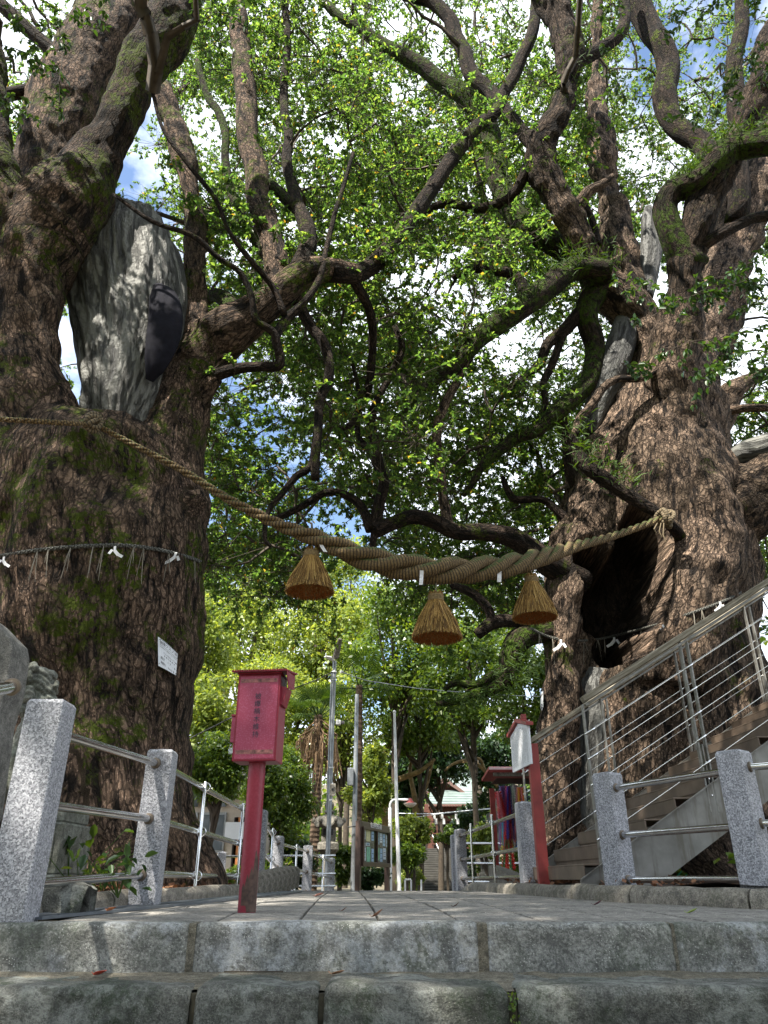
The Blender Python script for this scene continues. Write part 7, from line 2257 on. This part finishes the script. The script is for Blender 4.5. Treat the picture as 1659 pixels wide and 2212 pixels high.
hill_woods('sky_block_woods', 'unseen dark woods added behind the camera to block low sky light', 36000, (-32, 32), (-34, -13), .5, 'leaf_dark', 5, (1, 13))  # out of view, added to keep low skylight off the trunk fronts
hill_woods('side_woods', 'dark woods to the right behind the stair and the right tree', 40000, (12, 45), (18, 45), .38, 'leaf_mid', 3, (0, 7))

# palms
def palm(label, x, y_top, Y, r, fronds, skirt, seed, dead_n=60):
    rnd = random.Random(seed)
    top = P(x, y_top, Y); g = -.45
    root = thing('palm_tree', label, 'palm', (top.x, Y, g))
    H = top.z - g
    pts = [Vector((0, 0, 0)), Vector((.03, 0, H * .5)), Vector((0, 0, H))]
    L = crom(np.array([[*p] for p in pts]), 40)
    mb = MB(); mb.tube([Vector(p) for p in L], [r * (1 + .16 * ((i * 1.0) % 2)) for i in range(len(L))], 12)
    mb.build('trunk', M['palm_fibre'], root)
    for k in range(fronds):
        az = k * 2.4 + rnd.uniform(-.3, .3); el = rnd.uniform(-.3, 1.2)
        d = Vector((math.cos(az) * math.cos(el), math.sin(az) * math.cos(el), math.sin(el)))
        st_l = rnd.uniform(.5, .8)
        tip = Vector((0, 0, H)) + d * st_l
        mb = MB(); mb.tube([Vector((0, 0, H - .1)), tip], [.02, .012], 5)
        side = d.cross(Vector((0, 0, 1))).normalized(); up = side.cross(d)
        for q in range(26):
            a = math.radians(-125 + 250 * q / 25)
            bd = (d * math.cos(a) + side * math.sin(a)).normalized()
            L_ = .62 * (1 - .25 * abs(a) / 2.2)
            e1_ = tip + bd * L_ * .6 + up * .03; e2_ = tip + bd * L_ + Vector((0, 0, -.14))
            w_ = up.cross(bd).normalized() * .018
            mb.add([tip, e1_ - w_, e2_, e1_ + w_], [(0, 1, 2, 3)])
        mb.build('frond', M['fern'], root)
    if skirt:
        mb = MB()
        for k in range(dead_n):
            az = rnd.uniform(0, 6.28)
            z = H - rnd.uniform(.1, skirt * .45)
            o = Vector((math.cos(az), math.sin(az), 0))
            a = Vector((0, 0, z)) + o * r; b = a + o * rnd.uniform(.25, .5) + Vector((0, 0, -.25)); c = b + o * rnd.uniform(-.1, .1) + Vector((0, 0, -rnd.uniform(.5, 1.0)))
            mb.tube([a, b, c], [.012, .03, .008], 4)
            for q in range(3):
                c2 = c + Vector((rnd.uniform(-.15, .15), rnd.uniform(-.1, .1), rnd.uniform(-.1, .3)))
                mb.tube([b, c2], [.02, .005], 3)
        mb.build('dead_fronds', M['dead_frond'], root, kind='stuff')
palm('fan palm with a skirt of dead brown fronds left of the lamp pole', 688, 1545, 23.0, .13, 20, 2.6, 3)
palm('thin dark palm trunk directly left of the notice board, its head lost in foliage', 776, 1480, 21.0, .085, 9, 0, 4)
# old gnarled tree by the shrine
old = thing('gnarled_tree', 'old tree with crooked yellowish limbs behind the white pole and gooseneck lamp', 'tree', (0, 0, 0))
for k, rows in enumerate([[(838, 1900, 11, 32), (832, 1760, 9), (823, 1712, 8), (815, 1680, 8), (822, 1655, 8), (832, 1630, 7), (850, 1590, 5, 32)],
                          [(824, 1716, 7, 31.8), (850, 1690, 6), (880, 1676, 6), (910, 1664, 5), (940, 1640, 3, 31)],
                          [(898, 1800, 6, 33), (896, 1740, 6), (892, 1700, 5), (885, 1660, 4), (900, 1610, 3, 33)],
                          [(902, 1790, 5, 33), (908, 1730, 5), (922, 1690, 4), (935, 1640, 3, 33)],
                          [(1075, 1700, 4, 30), (1050, 1668, 4), (1030, 1650, 4), (1012, 1643, 4), (980, 1650, 3), (960, 1665, 2, 29.5)],
                          [(1050, 1668, 3, 29.9), (1043, 1655, 3), (1040, 1645, 3), (1030, 1638, 3), (1000, 1648, 2, 29.5)]]):
    me, L = limb_mesh(rows, M['old_bark'] if 'old_bark' in M else M.setdefault('old_bark', plain('yellowish_mossy_bark', (0.16, 0.11, 0.045), 0.9, var=.5, scale=6)), n=8, seed=200 + k, name='limb' if k else 'trunk')
    link(bpy.data.objects.new('limb' if k else 'trunk', me), old)
# ------------------------------------------------------------------ small plants by the path
def small_plant(label, x, y, Y, z, n, L, seed, mat='leaf_mid', stem=.18, name='weed_plant'):
    rnd = np.random.default_rng(seed)
    p = P(x, y, Y)
    root = thing(name, label, 'plant', (p.x, Y, z))
    pos = np.stack([rnd.normal(size=n) * stem * .4, rnd.normal(size=n) * stem * .3, rnd.uniform(.02, stem, n)], 1)
    d = pos * np.array([1, 1, .2]) + rnd.normal(size=(n, 3)) * .25 + np.array([0, 0, .05]) * 1.0
    sz = L * rnd.uniform(.6, 1.2, n)
    link(tag(bpy.data.objects.new('leaves', leaf_mesh('leaves', pos, d + rnd.normal(size=(n, 3)) * .05, rnd.normal(size=(n, 3)) * .3 + np.array([0, 0, 1]), sz, sz * .5, M[mat])), kind='stuff'), root)
    mb = MB()
    for q in pos[::3]: mb.tube([Vector((0, 0, -.02)), Vector(q)], [.0035, .002], 4)
    mb.build('stems', M['fern'], root, kind='stuff')
small_plant('leafy green weed with variegated leaves growing against the second granite post', 262, 1890, 4.35, .09, 26, .075, 1, 'leaf_near', .20)
small_plant('low weed between the statue pedestal and the second granite post', 180, 1890, 4.6, .09, 26, .07, 2)
small_plant('fern-like sprig leaning out beside the statue pedestal', 160, 1850, 4.9, .12, 16, .12, 3, 'fern', .32)
small_plant('small weed at the base of the left trunk under the lowest rail', 225, 1898, 4.9, .09, 20, .05, 4)
small_plant('ground weeds between the stair and the nearest right granite post', 1395, 1895, 6.6, .13, 34, .08, 5, stem=.16)
small_plant('leafy weed at the right edge behind the nearest right granite post', 1640, 1880, 5.6, .13, 30, .11, 6, stem=.22)
small_plant('small weed under the far end of the steel stair', 1470, 1900, 6.8, .13, 22, .07, 7, stem=.10)
# green net
net = thing('garden_net', 'crumpled green plastic net on the soil under the stair', 'net', tuple(P(1405, 1880, 6.3)[:2]) + (.13,))
mb = MB(); rnd = random.Random(4)
for k in range(26):
    a = Vector((rnd.uniform(-.16, .16), rnd.uniform(-.08, .08), rnd.uniform(.0, .12)))
    b = a + Vector((rnd.uniform(-.12, .12), rnd.uniform(-.05, .05), rnd.uniform(-.08, .08)))
    mb.tube([a, (a + b) / 2 + Vector((0, 0, rnd.uniform(-.03, .03))), b], .003, 4)
mb.build('net', M['net_green'], net, kind='stuff')
# ------------------------------------------------------------------ fallen leaves lying on the stones
def fallen(label, x, y, zsurf, L, col, seed, curl=.25, name='fallen_leaf'):
    u, v = (x - CX) / F_PX, (CY - y) / F_PX
    up, fw = sp_ + v * cp_, cp_ - v * sp_
    Y = (zsurf - CAM_Z) / (up / fw)
    rnd = random.Random(seed)
    o = thing(name, label, 'leaf', (u / fw * Y, Y, zsurf + .004), rnd.uniform(-.8, .8))
    nm = 'dry_leaf_%d' % seed
    m = plain(nm, col, .7, var=.35, scale=70, bump=.3)
    vs, fs = [], []
    n = 9
    for i in range(n):
        t = i / (n - 1)
        w = math.sin(math.pi * min(1, t * .96 + .04)) ** .8 * L * .26
        z = curl * L * (t * t) + .003
        for s in (-1, 0, 1):
            vs.append(((t - .5) * L, s * w, z + abs(s) * w * .55))
    for i in range(n - 1):
        for s in (0, 1):
            fs.append((3 * i + s, 3 * i + s + 1, 3 * i + 4 + s, 3 * i + 3 + s))
    b = MB().add(vs, fs).build('blade', m, o, smooth=180)
    md = b.modifiers.new('s', 'SOLIDIFY'); md.thickness = .0008
    MB().tube([Vector((-.5 * L, 0, .003)), Vector((-.75 * L, .02 * L, .012))], .0011, 5).build('stalk', m, o)
z2_ = -.172
fallen('red fallen leaf lying on the left rough step stone', 215, 2112, z2_, .068, (.50, .06, .03), 1)
fallen('dark red curled leaf standing on the step above the red leaf', 268, 2092, z2_, .035, (.16, .03, .02), 2, .8)
fallen('reddish brown curled leaf in the middle of the lower step', 706, 2100, z2_, .038, (.22, .06, .04), 3, .7)
fallen('tan leaf lying beside the reddish curled leaf on the lower step', 730, 2110, z2_, .055, (.33, .17, .09), 4)
fallen('yellow green leaf on the mortar strip right of centre', 1046, 2084, z2_ + .01, .035, (.36, .45, .08), 5)
fallen('small brown leaf on the mortar strip right of the yellow green one', 1145, 2090, z2_ + .01, .045, (.30, .17, .08), 6)
fallen('brown leaf tucked against the upper step stone on the far right', 1462, 2078, z2_ + .01, .03, (.18, .06, .03), 7, .6)
fallen('brown curled leaf at the front edge of the paving near the centre joint', 815, 1985, .012, .050, (.17, .08, .05), 8, .6)
fallen('big orange brown leaf leaning at the foot of the red sign post', 1176, 1908, .045, .13, (.42, .16, .05), 9, .9)
fallen('pale yellow leaf on the paving right of the red sign post', 1205, 1932, .03, .10, (.62, .56, .32), 10, .3)
fallen('dark purple leaf on the paving right of centre', 1292, 1958, .02, .05, (.09, .02, .03), 11, .5)
fallen('yellow green leaf on the front edge at the right', 1497, 1976, .010, .05, (.25, .33, .06), 12, .4)
fallen('red leaf on the paving in front of the right curb', 1420, 1940, .028, .06, (.45, .07, .05), 13)
fallen('orange leaf on the grating left of the red box', 240, 1972, .03, .06, (.4, .14, .05), 14)
fallen('pinkish leaf on the short gutter cover near the log curb', 690, 1938, .03, .09, (.55, .22, .15), 15)
fallen('small dark leaf on the paving just right of the centre joint', 985, 1962, .02, .035, (.08, .05, .03), 16, .6)
fallen('tiny brown leaf on the paving left of the centre joint', 742, 1972, .015, .03, (.12, .06, .04), 17, .6)
tw = thing('twig', 'thin dark curved twig lying on the lower step left of centre', 'twig', (0, 0, 0))
pts = []
for x, y in ((484, 2100), (500, 2085), (540, 2090), (590, 2097), (612, 2094)):
    u, v = (x - CX) / F_PX, (CY - y) / F_PX
    up, fw = sp_ + v * cp_, cp_ - v * sp_
    Y = (z2_ + .012 - CAM_Z) / (up / fw)
    pts.append(Vector((u / fw * min(Y, 3.3), min(Y, 3.3), z2_ + .014)))
MB().tube([Vector(p) for p in crom(np.array([list(p) for p in pts]), 5)], .0026, 6).build('stem', M['twig'], tw)
